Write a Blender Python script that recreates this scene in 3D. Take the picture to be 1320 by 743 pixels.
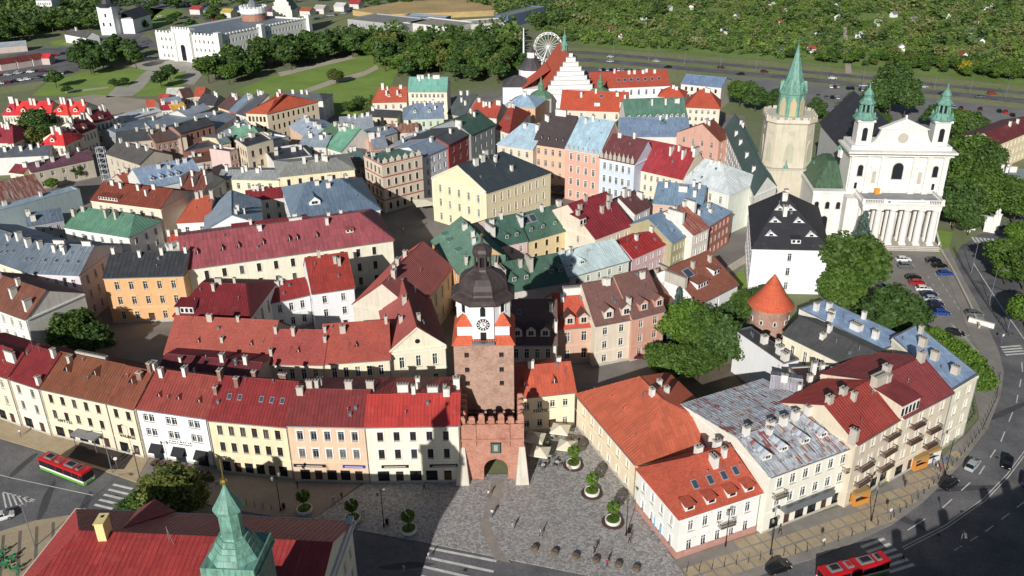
import bpy, math, random, time
import numpy as np
from mathutils import Vector, Matrix
T0 = time.time(); random.seed(12)
for o in list(bpy.data.objects): bpy.data.objects.remove(o)
scn = bpy.context.scene
COL = scn.collection
# ---------------------------------------------------------------- camera (drone above the square)
CAM_H, PITCH, ROLL, FOC = 104.0, math.radians(25.67), math.radians(-0.61), 1134.56   # FOC in pixels of a 1320 px wide picture
_f = Vector((0, math.cos(PITCH), -math.sin(PITCH))); _r0 = Vector((1, 0, 0)); _u0 = _r0.cross(_f)
_r = _r0*math.cos(ROLL) + _u0*math.sin(ROLL); _u = _u0*math.cos(ROLL) - _r0*math.sin(ROLL)
CAM = Vector((0, 0, CAM_H))
cd = bpy.data.cameras.new('camera'); cam = bpy.data.objects.new('camera', cd); COL.objects.link(cam)
cd.sensor_width = 36; cd.lens = 36*FOC/1320; cd.clip_end = 6000; cd.clip_start = 1
cam.matrix_world = Matrix(((_r.x, _u.x, -_f.x, 0), (_r.y, _u.y, -_f.y, 0), (_r.z, _u.z, -_f.z, CAM_H), (0, 0, 0, 1)))
scn.camera = cam
# ---------------------------------------------------------------- daylight
SUN_AZ, SUN_EL = math.radians(19), math.radians(24.5)      # azimuth the shadows fall towards, clockwise from +Y
w = bpy.data.worlds.new('World'); scn.world = w; w.use_nodes = True
nt = w.node_tree; bgn = nt.nodes['Background']; sky = nt.nodes.new('ShaderNodeTexSky')
sky.sky_type = 'NISHITA'; sky.sun_disc = False; sky.sun_elevation = SUN_EL; sky.sun_rotation = SUN_AZ + math.pi
sky.altitude = 200; sky.air_density = 1.0; sky.dust_density = 0.6
nt.links.new(sky.outputs[0], bgn.inputs[0]); bgn.inputs[1].default_value = 0.052
sl = bpy.data.lights.new('sun', 'SUN'); sl.energy = 5.0; sl.angle = math.radians(0.5); sl.color = (1.0, 0.97, 0.92)
so = bpy.data.objects.new('sun', sl); COL.objects.link(so)
sd = Vector((math.sin(SUN_AZ)*math.cos(SUN_EL), math.cos(SUN_AZ)*math.cos(SUN_EL), -math.sin(SUN_EL)))
so.rotation_euler = sd.to_track_quat('-Z', 'Y').to_euler(); so.location = (-60, -120, 200)
vs = scn.view_settings; vs.view_transform = 'Standard'; vs.look = 'None'; vs.exposure = -0.02; vs.gamma = 1; vs.use_curve_mapping = False

# ---------------------------------------------------------------- surveying: where a sight line meets a horizontal plane
def at(px, py, z=0.0):
    d = _f + (px-660)/FOC*_r - (py-371.5)/FOC*_u
    return CAM + d*((z-CAM_H)/d.z)
def ray(px, py): return _f + (px-660)/FOC*_r - (py-371.5)/FOC*_u
def V2(v): return Vector((v[0], v[1]))

# ---------------------------------------------------------------- materials
MATS = {}
def newmat(key):
    m = bpy.data.materials.new(key); m.use_nodes = True
    return m, m.node_tree, m.node_tree.nodes['Principled BSDF']
def N(nt, t, **kw):
    n = nt.nodes.new('ShaderNode'+t)
    for k, v in kw.items(): setattr(n, k, v)
    return n
def lin(c):      # sRGB 0-255 -> linear
    return tuple(((v/255)/12.92 if v/255 <= .04045 else ((v/255+.055)/1.055)**2.4) for v in c)
def mixc(nt, fac, a, b, mode='MIX'):
    n = nt.nodes.new('ShaderNodeMix'); n.data_type = 'RGBA'; n.blend_type = mode
    def put(sock, v):
        if isinstance(v, (tuple, list)): sock.default_value = (*v[:3], 1)
        elif isinstance(v, (int, float)): sock.default_value = v
        else: nt.links.new(v, sock)
    put(n.inputs[0], fac); put(n.inputs[6], a); put(n.inputs[7], b)
    return n.outputs[2]
def ramp(nt, x, lo, hi, a=0.0, b=1.0):
    n = N(nt, 'MapRange'); n.inputs[1].default_value = lo; n.inputs[2].default_value = hi
    n.inputs[3].default_value = a; n.inputs[4].default_value = b; nt.links.new(x, n.inputs[0]); return n.outputs[0]
def coords(nt, kind='UV', scale=(1, 1, 1)):
    if kind == 'POS': o = N(nt, 'NewGeometry').outputs['Position']
    else: o = N(nt, 'TexCoord').outputs[kind]
    mp = N(nt, 'Mapping'); mp.inputs['Scale'].default_value = scale; nt.links.new(o, mp.inputs[0]); return mp.outputs[0]
def noise(nt, vec, scale, detail=4.0, rough=.6):
    n = N(nt, 'TexNoise'); n.inputs['Scale'].default_value = scale; n.inputs['Detail'].default_value = detail
    n.inputs['Roughness'].default_value = rough; nt.links.new(vec, n.inputs['Vector']); return n.outputs['Fac']
def bump(nt, bs, h, strength=.3, dist=.05):
    b = N(nt, 'Bump'); b.inputs['Strength'].default_value = strength; b.inputs['Distance'].default_value = dist
    nt.links.new(h, b.inputs['Height']); nt.links.new(b.outputs[0], bs.inputs['Normal'])
def desat(c, k, g=1.0):
    L = .3*c[0]+.6*c[1]+.1*c[2]; return tuple(min(.82, (v*(1-k)+L*k)*g) for v in c)
def sc(c, k): return tuple(min(1, v*k) for v in c)

def plain(key, c, rough=.7, metal=0.0, spec=.5):
    if key in MATS: return MATS[key]
    m, nt, bs = newmat(key); bs.inputs['Base Color'].default_value = (*c, 1); bs.inputs['Roughness'].default_value = rough
    bs.inputs['Metallic'].default_value = metal; MATS[key] = m; return m
def wallm(c, dirt=.5):
    key = 'stucco_%d_%d_%d' % tuple(int(v) for v in c) + ('_%d' % (dirt*10))
    if key in MATS: return MATS[key]
    m, nt, bs = newmat(key); c = desat(lin(c), .32, 1.0)
    p = coords(nt, 'POS'); uv = coords(nt, 'UV', (1.6, .12, 1))
    n1 = noise(nt, p, .35, 5); n2 = noise(nt, uv, 1.0, 4); n3 = noise(nt, p, 6, 3)
    k = mixc(nt, ramp(nt, n1, .38, .72, 0, dirt*.55), c, sc((c[0]*.62, c[1]*.58, c[2]*.52), 1))
    k = mixc(nt, ramp(nt, n2, .5, .76, 0, dirt*.85), k, (c[0]*.5, c[1]*.47, c[2]*.43))
    k = mixc(nt, ramp(nt, n3, .35, .65, 0, .12), k, (c[0]*.7, c[1]*.7, c[2]*.7))
    nt.links.new(k, bs.inputs['Base Color']); bs.inputs['Roughness'].default_value = .9
    MATS[key] = m; return m
def roofm(c, kind='metal', wear=.3, wc=None, wstr=1.0):
    """kind metal: standing seam sheet; tile: small tiles.  wear: amount of a second colour showing in streaks"""
    key = 'roof_%s_%d_%d_%d_%d' % ((kind,)+tuple(int(v) for v in c)+(int(wear*10),)) + ('' if wc is None else '_%d_%d_%d' % tuple(wc))
    if key in MATS: return MATS[key]
    m, nt, bs = newmat(key); c = desat(lin(c), .1, 1.3); wcl = lin(wc) if wc else (min(1, c[0]*1.35+.05), min(1, c[1]*1.35+.05), min(1, c[2]*1.35+.05))
    p = coords(nt, 'POS'); uv = coords(nt, 'UV'); st = coords(nt, 'UV', (1.5, .16, 1))
    n1 = noise(nt, p, .22, 4); n2 = noise(nt, st, 1.0, 5, .65); n3 = noise(nt, p, 3.0, 3)
    k = mixc(nt, ramp(nt, n1, .35, .7, 0, .5), c, (c[0]*.6, c[1]*.6, c[2]*.62))
    lo = .72-.42*wear
    k = mixc(nt, ramp(nt, n2, lo, lo+.2, 0, min(1, wear*1.7)), k, wcl)
    k = mixc(nt, ramp(nt, n3, .3, .7, 0, .3), k, (c[0]*.55, c[1]*.55, c[2]*.55))
    n4 = noise(nt, p, .7, 6, .72); n5 = noise(nt, coords(nt, 'UV', (.5, .9, 1)), .6, 5, .7)
    k = mixc(nt, ramp(nt, n4, .53, .7, 0, .5), k, (c[0]*.42+.012, c[1]*.42+.012, c[2]*.42+.012))
    k = mixc(nt, ramp(nt, n5, .56, .7, 0, .45), k, (c[0]*.7+.09, c[1]*.7+.085, c[2]*.7+.08))
    b = N(nt, 'TexBrick'); b.offset = .5 if kind == 'tile' else .35
    nt.links.new(uv, b.inputs['Vector']); b.inputs['Scale'].default_value = 1
    b.inputs['Color1'].default_value = (1, 1, 1, 1); b.inputs['Color2'].default_value = (.7, .7, .7, 1); b.inputs['Mortar'].default_value = (.4, .4, .4, 1)
    b.inputs['Mortar Smooth'].default_value = .3
    if kind == 'tile':
        b.inputs['Brick Width'].default_value = .34; b.inputs['Row Height'].default_value = .36; b.inputs['Mortar Size'].default_value = .03
        bs.inputs['Roughness'].default_value = .85
    else:
        b.inputs['Brick Width'].default_value = .64; b.inputs['Row Height'].default_value = 2.1; b.inputs['Mortar Size'].default_value = .02
        bs.inputs['Roughness'].default_value = .55
    if kind == 'patch':      # sheets replaced one by one over the years
        sn = N(nt, 'VectorMath', operation='SNAP'); sn.inputs[1].default_value = (.64, 1.7, 1); nt.links.new(uv, sn.inputs[0])
        wn = N(nt, 'TexWhiteNoise'); wn.noise_dimensions = '3D'; nt.links.new(sn.outputs[0], wn.inputs['Vector'])
        big = noise(nt, p, .13, 2)
        ad = N(nt, 'Math', operation='ADD'); nt.links.new(ramp(nt, wn.outputs['Value'], 0, 1, -.22, .22), ad.inputs[0]); nt.links.new(big, ad.inputs[1])
        cr = N(nt, 'ValToRGB'); cr.color_ramp.interpolation = 'CONSTANT'; e = cr.color_ramp.elements
        e[0].position = 0; e[0].color = (*lin((150, 96, 90)), 1); e[1].position = .3; e[1].color = (*lin((180, 186, 192)), 1)
        for ps, cc in ((.42, (200, 206, 212)), (.55, (160, 168, 178)), (.66, (164, 118, 92)), (.72, (196, 190, 186))): q = e.new(ps); q.color = (*lin(cc), 1)
        nt.links.new(ad.outputs[0], cr.inputs[0]); k = mixc(nt, ramp(nt, n2, .54, .72, 0, .35), cr.outputs[0], lin((150, 100, 76)))
    k = mixc(nt, .8, k, b.outputs['Color'], 'MULTIPLY')
    nt.links.new(k, bs.inputs['Base Color'])
    if kind == 'tile': bump(nt, bs, b.outputs['Fac'], -.5, .05)
    MATS[key] = m; return m
def brickm(c, c2, key, bw=.28, bh=.1, mortar=(.32, .3, .27)):
    if key in MATS: return MATS[key]
    m, nt, bs = newmat(key); c = lin(c); c2 = lin(c2); uv = coords(nt, 'UV'); p = coords(nt, 'POS')
    b = N(nt, 'TexBrick'); nt.links.new(uv, b.inputs['Vector']); b.inputs['Scale'].default_value = 1
    b.inputs['Brick Width'].default_value = bw; b.inputs['Row Height'].default_value = bh; b.inputs['Mortar Size'].default_value = bh*.14
    b.inputs['Color1'].default_value = (*c, 1); b.inputs['Color2'].default_value = (*c2, 1); b.inputs['Mortar'].default_value = (*mortar, 1)
    n1 = noise(nt, p, .5, 5, .7); n2 = noise(nt, p, 2.5, 4)
    k = mixc(nt, ramp(nt, n1, .45, .7, 0, .6), b.outputs['Color'], sc(c2, .55))
    k = mixc(nt, ramp(nt, n2, .5, .75, 0, .55), k, (.42, .36, .3))
    nt.links.new(k, bs.inputs['Base Color']); bs.inputs['Roughness'].default_value = .9
    bump(nt, bs, b.outputs['Fac'], -.4, .03); MATS[key] = m; return m
def coppm(key='verdigris_copper', c=(116, 164, 148), d=(66, 88, 80)):
    if key in MATS: return MATS[key]
    m, nt, bs = newmat(key); c = lin(c); d = lin(d); st = coords(nt, 'UV', (1.2, .2, 1)); p = coords(nt, 'POS')
    n1 = noise(nt, st, 1.2, 5, .7); n2 = noise(nt, p, 1.1, 4); uv = coords(nt, 'UV')
    k = mixc(nt, ramp(nt, n1, .42, .66, 0, .85), c, d); k = mixc(nt, ramp(nt, n2, .4, .7, 0, .35), k, sc(c, 1.3))
    b = N(nt, 'TexBrick'); nt.links.new(uv, b.inputs['Vector']); b.inputs['Scale'].default_value = 1
    b.inputs['Brick Width'].default_value = .7; b.inputs['Row Height'].default_value = 1.6; b.inputs['Mortar Size'].default_value = .025
    b.inputs['Color1'].default_value = (1, 1, 1, 1); b.inputs['Color2'].default_value = (.85, .85, .85, 1); b.inputs['Mortar'].default_value = (.5, .5, .5, 1)
    k = mixc(nt, .8, k, b.outputs['Color'], 'MULTIPLY')
    nt.links.new(k, bs.inputs['Base Color']); bs.inputs['Roughness'].default_value = .6; MATS[key] = m; return m
def groundm(key, c, c2, s1=.08, s2=1.5, fine=.3, rough=.9):
    if key in MATS: return MATS[key]
    m, nt, bs = newmat(key); c = lin(c); c2 = lin(c2); p = coords(nt, 'POS')
    n1 = noise(nt, p, s1, 6, .65); n2 = noise(nt, p, s2, 4)
    k = mixc(nt, ramp(nt, n1, .38, .64), c, c2); k = mixc(nt, ramp(nt, n2, .35, .7, 0, fine), k, sc(c, .5))
    nt.links.new(k, bs.inputs['Base Color']); bs.inputs['Roughness'].default_value = rough; MATS[key] = m; return m
def cobblem():
    m, nt, bs = newmat('granite_setts'); p = coords(nt, 'POS')
    v = N(nt, 'TexVoronoi'); v.inputs['Scale'].default_value = 2.9; nt.links.new(p, v.inputs['Vector'])
    v2 = N(nt, 'TexVoronoi'); v2.feature = 'DISTANCE_TO_EDGE'; v2.inputs['Scale'].default_value = 2.9; nt.links.new(p, v2.inputs['Vector'])
    n1 = noise(nt, p, .12, 5); n2 = noise(nt, p, .05, 3)
    sep = N(nt, 'SeparateColor'); nt.links.new(v.outputs['Color'], sep.inputs[0])
    k = mixc(nt, ramp(nt, sep.outputs[0], 0, 1), lin((132, 129, 127)), lin((184, 181, 178)))
    k = mixc(nt, ramp(nt, n1, .52, .7, 0, .35), k, lin((170, 156, 140)))
    k = mixc(nt, ramp(nt, v2.outputs['Distance'], .0, .07, .7, 0), k, lin((60, 56, 52)))
    nt.links.new(k, bs.inputs['Base Color']); bs.inputs['Roughness'].default_value = .75
    bump(nt, bs, ramp(nt, v2.outputs['Distance'], 0, .12), .5, .04); MATS['cobble'] = m; return m
def leafm(key, c, c2):
    if key in MATS: return MATS[key]
    m, nt, bs = newmat(key); p = coords(nt, 'POS')
    oi = N(nt, 'ObjectInfo')
    n1 = noise(nt, p, .45, 3); n2 = noise(nt, p, 2.2, 2)
    k = mixc(nt, ramp(nt, n1, .35, .65), c, c2); k = mixc(nt, ramp(nt, n2, .4, .7, 0, .5), k, sc(c2, 1.35))
    k = mixc(nt, ramp(nt, oi.outputs['Random'], 0, 1, 0, .45), k, sc(c, .6))
    nt.links.new(k, bs.inputs['Base Color']); bs.inputs['Roughness'].default_value = .6
    tr = N(nt, 'BsdfTranslucent'); nt.links.new(k, tr.inputs[0]); mx = N(nt, 'MixShader'); mx.inputs[0].default_value = .35
    nt.links.new(bs.outputs[0], mx.inputs[1]); nt.links.new(tr.outputs[0], mx.inputs[2])
    nt.links.new(mx.outputs[0], nt.nodes['Material Output'].inputs[0]); MATS[key] = m; return m
GLASS = plain('window_glass', (.018, .022, .028), .08)
SKYGLASS = plain('skylight_glass', (.05, .07, .1), .12)
CURT = plain('curtained_glass', (.13, .13, .125), .12)
DARK = plain('dark_interior', (.012, .011, .01), .9)
WHITE = plain('white_paint', (.75, .74, .71), .6)
BROWNF = plain('brown_frame', (.075, .035, .025), .6)
GREYF = plain('grey_frame', (.3, .3, .3), .6)
STONE = wallm((188, 178, 162), .6)
IRON = plain('black_iron', (.012, .012, .013), .5, .4)
ZINC = plain('zinc_sheet', (.25, .27, .3), .5, .5)
CHW = wallm((225, 220, 210), .5); CHC = wallm((196, 184, 166), .7); CHB = brickm((150, 82, 62), (118, 60, 46), 'chimney_brick')
FRAMES = {'white': WHITE, 'brown': BROWNF, 'grey': GREYF}

# ---------------------------------------------------------------- mesh builder
class MB:
    def __init__(s): s.v = []; s.f = []; s.m = []
    def face(s, pts, m=0):
        i = len(s.v); s.v.extend((p[0], p[1], p[2]) for p in pts); s.f.append(tuple(range(i, i+len(pts)))); s.m.append(m)
    def box(s, c, sx, sy, sz, m=0, rot=0.0, bottom=True, taper=1.0):
        """c = centre of the base"""
        ca, sa = math.cos(rot), math.sin(rot)
        def P(x, y, z): return (c[0]+x*ca-y*sa, c[1]+x*sa+y*ca, c[2]+z)
        a, b = sx/2, sy/2; ta, tb = a*taper, b*taper
        lo = [P(-a, -b, 0), P(a, -b, 0), P(a, b, 0), P(-a, b, 0)]; hi = [P(-ta, -tb, sz), P(ta, -tb, sz), P(ta, tb, sz), P(-ta, tb, sz)]
        s.hull(lo, hi, m, bottom)
    def hull(s, lo, hi, m=0, bottom=True, top=True):
        i = len(s.v); n = len(lo); s.v.extend(tuple(p) for p in lo); s.v.extend(tuple(p) for p in hi)
        for k in range(n):
            j = (k+1) % n; s.f.append((i+k, i+j, i+n+j, i+n+k)); s.m.append(m)
        if top: s.f.append(tuple(range(i+n, i+2*n))); s.m.append(m)
        if bottom: s.f.append(tuple(range(i+n-1, i-1, -1))); s.m.append(m)
    def prism(s, poly, z0, z1, m=0, bottom=True):
        s.hull([(p[0], p[1], z0) for p in poly], [(p[0], p[1], z1) for p in poly], m, bottom)
    def lathe(s, c, prof, n=12, m=0, rot=0.0, cap=True):
        """prof: list of (radius, z[, material])"""
        i0 = len(s.v)
        for pr in prof:
            for k in range(n):
                a = rot+2*math.pi*k/n; s.v.append((c[0]+pr[0]*math.cos(a), c[1]+pr[0]*math.sin(a), c[2]+pr[1]))
        for q in range(len(prof)-1):
            mm = prof[q+1][2] if len(prof[q+1]) > 2 else m
            for k in range(n):
                j = (k+1) % n; s.f.append((i0+q*n+k, i0+q*n+j, i0+(q+1)*n+j, i0+(q+1)*n+k)); s.m.append(mm)
        if cap:
            s.f.append(tuple(range(i0+(len(prof)-1)*n, i0+len(prof)*n))); s.m.append(prof[-1][2] if len(prof[-1]) > 2 else m)
            s.f.append(tuple(range(i0+n-1, i0-1, -1))); s.m.append(m)
    def tube(s, a, b, r, n=6, m=0, r2=None):
        a = Vector(a); b = Vector(b); d = (b-a)
        if d.length < 1e-6: return
        d.normalize(); x = d.orthogonal().normalized(); y = d.cross(x); r2 = r if r2 is None else r2
        lo = [a+(x*math.cos(2*math.pi*k/n)+y*math.sin(2*math.pi*k/n))*r for k in range(n)]
        hi = [b+(x*math.cos(2*math.pi*k/n)+y*math.sin(2*math.pi*k/n))*r2 for k in range(n)]
        s.hull(lo, hi, m)
    def sphere(s, c, r, n=8, rings=5, m=0, sz=1.0):
        s.lathe(c, [(max(.001, r*math.sin(math.pi*k/rings)), -r*sz*math.cos(math.pi*k/rings)) for k in range(rings+1)], n, m)
    def mesh(s, name, mats, smooth=False, uv=True):
        me = bpy.data.meshes.new(name); me.from_pydata(s.v, [], s.f)
        for mt in (mats if isinstance(mats, (list, tuple)) else [mats]): me.materials.append(mt)
        if any(s.m): me.polygons.foreach_set('material_index', s.m)
        if smooth: me.polygons.foreach_set('use_smooth', [True]*len(s.f))
        if uv: autouv(me)
        return me
    def build(s, name, mats, parent=None, loc=None, rz=0.0, smooth=False):
        return obj(name, s.mesh(name, mats, smooth), parent, loc, rz)
def autouv(me):
    n = len(me.polygons)
    if not n: return
    lay = me.uv_layers.new(name='UVMap')
    co = np.empty(len(me.vertices)*3); me.vertices.foreach_get('co', co); co = co.reshape(-1, 3)
    nm = np.empty(n*3); me.polygons.foreach_get('normal', nm); nm = nm.reshape(-1, 3)
    ls = np.empty(n, int); me.polygons.foreach_get('loop_start', ls); lt = np.empty(n, int); me.polygons.foreach_get('loop_total', lt)
    vi = np.empty(len(me.loops), int); me.loops.foreach_get('vertex_index', vi)
    fi = np.repeat(np.arange(n), lt)
    u = np.stack([-nm[:, 1], nm[:, 0], np.zeros(n)], 1); l = np.linalg.norm(u, axis=1); flat = l < .02
    u[flat] = (1, 0, 0); l[flat] = 1; u /= l[:, None]; v = np.cross(nm, u)
    P = co[vi]; uv = np.stack([(P*u[fi]).sum(1), (P*v[fi]).sum(1)], 1)
    lay.data.foreach_set('uv', uv.ravel().astype(np.float32))
def obj(name, me, parent=None, loc=None, rz=0.0, **kw):
    o = bpy.data.objects.new(name, me); COL.objects.link(o)
    if parent is not None: o.parent = parent
    if loc is not None: o.location = loc
    if rz: o.rotation_euler = (0, 0, rz)
    for k, v in kw.items(): o[k] = v
    return o
def tag(o, label, cat, group=None):
    o['label'] = label; o['category'] = cat
    if group: o['group'] = group
    return o
def thing(name, label, cat, loc=(0, 0, 0), rz=0.0, group=None):
    return tag(obj(name, None, None, loc, rz), label, cat, group)
def struct(name, me): o = obj(name, me); o['kind'] = 'structure'; return o
def copy_tree(o, parent=None):
    c = o.copy(); COL.objects.link(c)
    if parent is not None: c.parent = parent
    for ch in KIDS.get(o.name, ()): copy_tree(ch, c)
    return c
KIDS = {}
def remember(root):
    for ch in bpy.data.objects:
        if ch.parent is not None: KIDS.setdefault(ch.parent.name, [])
    def rec(o):
        ks = [c for c in bpy.data.objects if c.parent == o]; KIDS[o.name] = ks
        for k in ks: rec(k)
    rec(root)
def textmesh(s, size, mat, ext=.03):
    cu = bpy.data.curves.new('lettering', 'FONT'); cu.body = s; cu.size = size; cu.extrude = ext; cu.align_x = 'CENTER'; cu.space_character = 1.25; cu.offset = .03
    t = bpy.data.objects.new('lettering', cu); COL.objects.link(t)
    dg = bpy.context.evaluated_depsgraph_get(); me = bpy.data.meshes.new_from_object(t.evaluated_get(dg))
    bpy.data.objects.remove(t); me.materials.clear(); me.materials.append(mat)
    me.transform(Matrix.Rotation(math.pi/2, 4, 'X')); return me

# ---------------------------------------------------------------- windows and doors (facing local -Y, origin at the centre of the opening)
WCACHE = {}
def win_mesh(w, h, fr, kind):
    gv = random.choice((0, 0, 0, 1)) if kind in 'wf' else 0
    key = (round(w, 2), round(h, 2), fr, kind, gv)
    if key in WCACHE: return WCACHE[key]
    b = MB(); F = FRAMES[fr]; t = .09
    if kind in ('w', 'p', 'f'):
        def bar(x0, x1, z0, z1, y=-.03, d=.09): b.box(((x0+x1)/2, y, z0), x1-x0, d, z1-z0, 0)
        bar(-w/2, -w/2+t, -h/2, h/2); bar(w/2-t, w/2, -h/2, h/2); bar(-w/2+t, w/2-t, h/2-t, h/2); bar(-w/2+t, w/2-t, -h/2, -h/2+t)
        bar(-.04, .04, -h/2+t, h/2-t, -.035)
        if h > 1.2: bar(-w/2+t, -.04, h*.18, h*.18+.07, -.035); bar(.04, w/2-t, h*.18, h*.18+.07, -.035)
        if kind != 'f': b.box((0, -.26, -h/2-.1), w+.24, .2, .09, 2)
        if kind != 'p': b.face([(-w/2, 0, -h/2), (w/2, 0, -h/2), (w/2, 0, h/2), (-w/2, 0, h/2)], 1)
        me = b.mesh('window', [F, GLASS if not gv else CURT, STONE])
    elif kind == 's':      # shop front
        b.face([(-w/2, 0, -h/2), (w/2, 0, -h/2), (w/2, 0, h/2), (-w/2, 0, h/2)], 1)
        for x in (-w/2+.05, 0, w/2-.05): b.box((x, -.03, -h/2), .1, .1, h, 0)
        b.box((0, -.04, h*.22), w-.02, .1, .1, 0); b.box((0, -.05, -h/2), w-.02, .12, .35, 0)
        me = b.mesh('shop_window', [IRON, GLASS])
    else:                  # door
        b.box((0, 0, -h/2), w, .08, h*.8, 0); b.face([(-w/2, .02, h*.3), (w/2, .02, h*.3), (w/2, .02, h/2), (-w/2, .02, h/2)], 1)
        b.box((0, -.02, h*.28), w, .12, .1, 0); b.box((0, -.05, -h/2+.02), .06, .06, h*.77, 0)
        for sx in (-1, 1): b.box((sx*w*.25, -.045, -h/2+.2), w*.32, .04, h*.25, 0); b.box((sx*w*.25, -.045, -h/2+.2+h*.32), w*.32, .04, h*.25, 0)
        me = b.mesh('door', [BROWNF, GLASS])
    WCACHE[key] = me; return me
PCACHE = {}
GLASS2 = plain('window_glass_blue', (.03, .045, .06), .05)
def pane_mesh(w, h):
    v = random.choice((0, 0, 1, 2)); key = (round(w, 2), round(h, 2), v)
    if key not in PCACHE:
        b = MB(); b.box((0, .02, -h/2+.02), w-.04, .02, h-.04, 0); PCACHE[key] = b.mesh('pane', [(GLASS, CURT, GLASS2)[v]])
    return PCACHE[key]

def facade(mb, p0, p1, z0, z1, ops, m=0, rev=.2, mrev=0):
    """vertical wall between two plan points with real recessed openings; outside is to the right of p0->p1"""
    p0 = V2(p0); p1 = V2(p1); L = (p1-p0).length; u = (p1-p0)/L; n = Vector((u.y, -u.x))
    us = sorted({0.0, L} | {x for o in ops for x in (o[0]-o[2]/2, o[0]+o[2]/2)}); zs = sorted({z0, z1} | {z for o in ops for z in (o[1]-o[3]/2, o[1]+o[3]/2)})
    def P(a, z, dn=0.0): q = p0+u*a+n*dn; return (q.x, q.y, z)
    def inside(a, z): return any(abs(a-o[0]) < o[2]/2 and abs(z-o[1]) < o[3]/2 for o in ops)
    for j in range(len(zs)-1):
        run = None
        for i in range(len(us)-1):
            ins = inside((us[i]+us[i+1])/2, (zs[j]+zs[j+1])/2)
            if not ins and run is None: run = us[i]
            if ins and run is not None: mb.face([P(run, zs[j]), P(us[i], zs[j]), P(us[i], zs[j+1]), P(run, zs[j+1])], m); run = None
        if run is not None: mb.face([P(run, zs[j]), P(L, zs[j]), P(L, zs[j+1]), P(run, zs[j+1])], m)
    for o in ops:
        a0, a1, b0, b1 = o[0]-o[2]/2, o[0]+o[2]/2, o[1]-o[3]/2, o[1]+o[3]/2
        for q in (((a0, b0), (a0, b1)), ((a1, b1), (a1, b0)), ((a0, b1), (a1, b1)), ((a1, b0), (a0, b0))):
            mb.face([P(*q[0]), P(*q[1]), P(*q[1], -rev), P(*q[0], -rev)], mrev)
def put_windows(root, p0, p1, ops, fr, near, rev=.2, sill=False):
    p0 = V2(p0); p1 = V2(p1); u = (p1-p0).normalized(); n = Vector((u.y, -u.x)); rz = math.atan2(u.y, u.x)
    for o in ops:
        q = p0+u*o[0]-n*rev; k = o[4]
        nm = {'w': 'window', 's': 'shop_window', 'd': 'door'}[k]
        if near and k == 'w':
            x = obj(nm, win_mesh(o[2], o[3], fr, 'p'), root, (q.x, q.y, o[1]), rz); obj('pane', pane_mesh(o[2], o[3]), x)
        else: obj(nm, win_mesh(o[2], o[3], fr, k if (near or sill or k != 'w') else 'f'), root, (q.x, q.y, o[1]), rz)
def layout(L, h, fl, nc, gk=None, gh=None, ww=1.05, wh=None, top=.5, marg=.06, cols=None):
    ops = []
    if nc <= 0 or L < 2: return ops
    gh = gh or (h-top)/fl; fh = (h-top-gh)/max(1, fl-1) if fl > 1 else 0
    sp = L*(1-2*marg)/nc; w_ = min(ww, sp*.62)
    for f in range(fl):
        b0 = 0 if f == 0 else gh+(f-1)*fh; H = gh if f == 0 else fh
        hh = min(wh or H*.55, H*.72)
        for c in range(len(cols) if cols else nc):
            x = L*cols[c] if cols else L*marg+sp*(c+.5)
            if f == 0 and gk:
                if gk == 'shop':
                    if c % 3 == 1: ops.append((x, 1.35, min(1.4, sp*.6), 2.7, 'd'))
                    else: ops.append((x, 1.65, min(2.4, sp*.72), min(2.3, gh*.62), 's'))
                elif gk == 'door' and c == nc//2: ops.append((x, 1.3, min(1.5, sp*.7), 2.6, 'd'))
                elif gk == 'none': pass
                else: ops.append((x, b0+H*.5, w_, hh, 'w'))
            else: ops.append((x, b0+H*.53, w_, hh, 'w'))
    return ops

# ---------------------------------------------------------------- roofs
def slab(mb, pts, m=0, t=.16):
    i = len(mb.v); n = len(pts); mb.v.extend(tuple(p) for p in pts); mb.v.extend((p[0], p[1], p[2]-t) for p in pts)
    mb.f.append(tuple(range(i, i+n))); mb.m.append(m); mb.f.append(tuple(range(i+2*n-1, i+n-1, -1))); mb.m.append(m)
    for k in range(n):
        j = (k+1) % n; mb.f.append((i+k, i+n+k, i+n+j, i+j)); mb.m.append(m)
def seams(mb, pts, m=0, sp=.7, hgt=.06, wd=.07):
    """standing seams: ribs running up the slope, clipped to the plane's outline"""
    P = [Vector(p) for p in pts]; nrm = Vector((0, 0, 0))
    for k in range(len(P)): nrm += P[k].cross(P[(k+1) % len(P)])
    if nrm.length < 1e-6: return
    nrm.normalize()
    if nrm.z < 0: nrm = -nrm
    u = Vector((-nrm.y, nrm.x, 0))
    if u.length < .05: return
    u.normalize(); v = nrm.cross(u)
    q = [(p.dot(u), p.dot(v)) for p in P]; c0 = P[0].dot(nrm)
    a = min(x for x, _ in q)+.35; b = max(x for x, _ in q)-.2
    while a < b:
        ys = []
        for k in range(len(q)):
            (x0, y0), (x1, y1) = q[k], q[(k+1) % len(q)]
            if (x0-a)*(x1-a) < 0: ys.append(y0+(y1-y0)*(a-x0)/(x1-x0))
        if len(ys) >= 2 and max(ys)-min(ys) > .4:
            def W(x, y, z): return u*x+v*y+nrm*(c0+z)
            lo, hi = min(ys)+.03, max(ys)-.03
            A = [W(a-wd/2, lo, 0), W(a-wd/2, hi, 0), W(a, hi, hgt), W(a, lo, hgt), W(a+wd/2, lo, 0), W(a+wd/2, hi, 0)]
            mb.face([A[1], A[0], A[3], A[2]], m); mb.face([A[3], A[4], A[5], A[2]], m)
        a += sp

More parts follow.
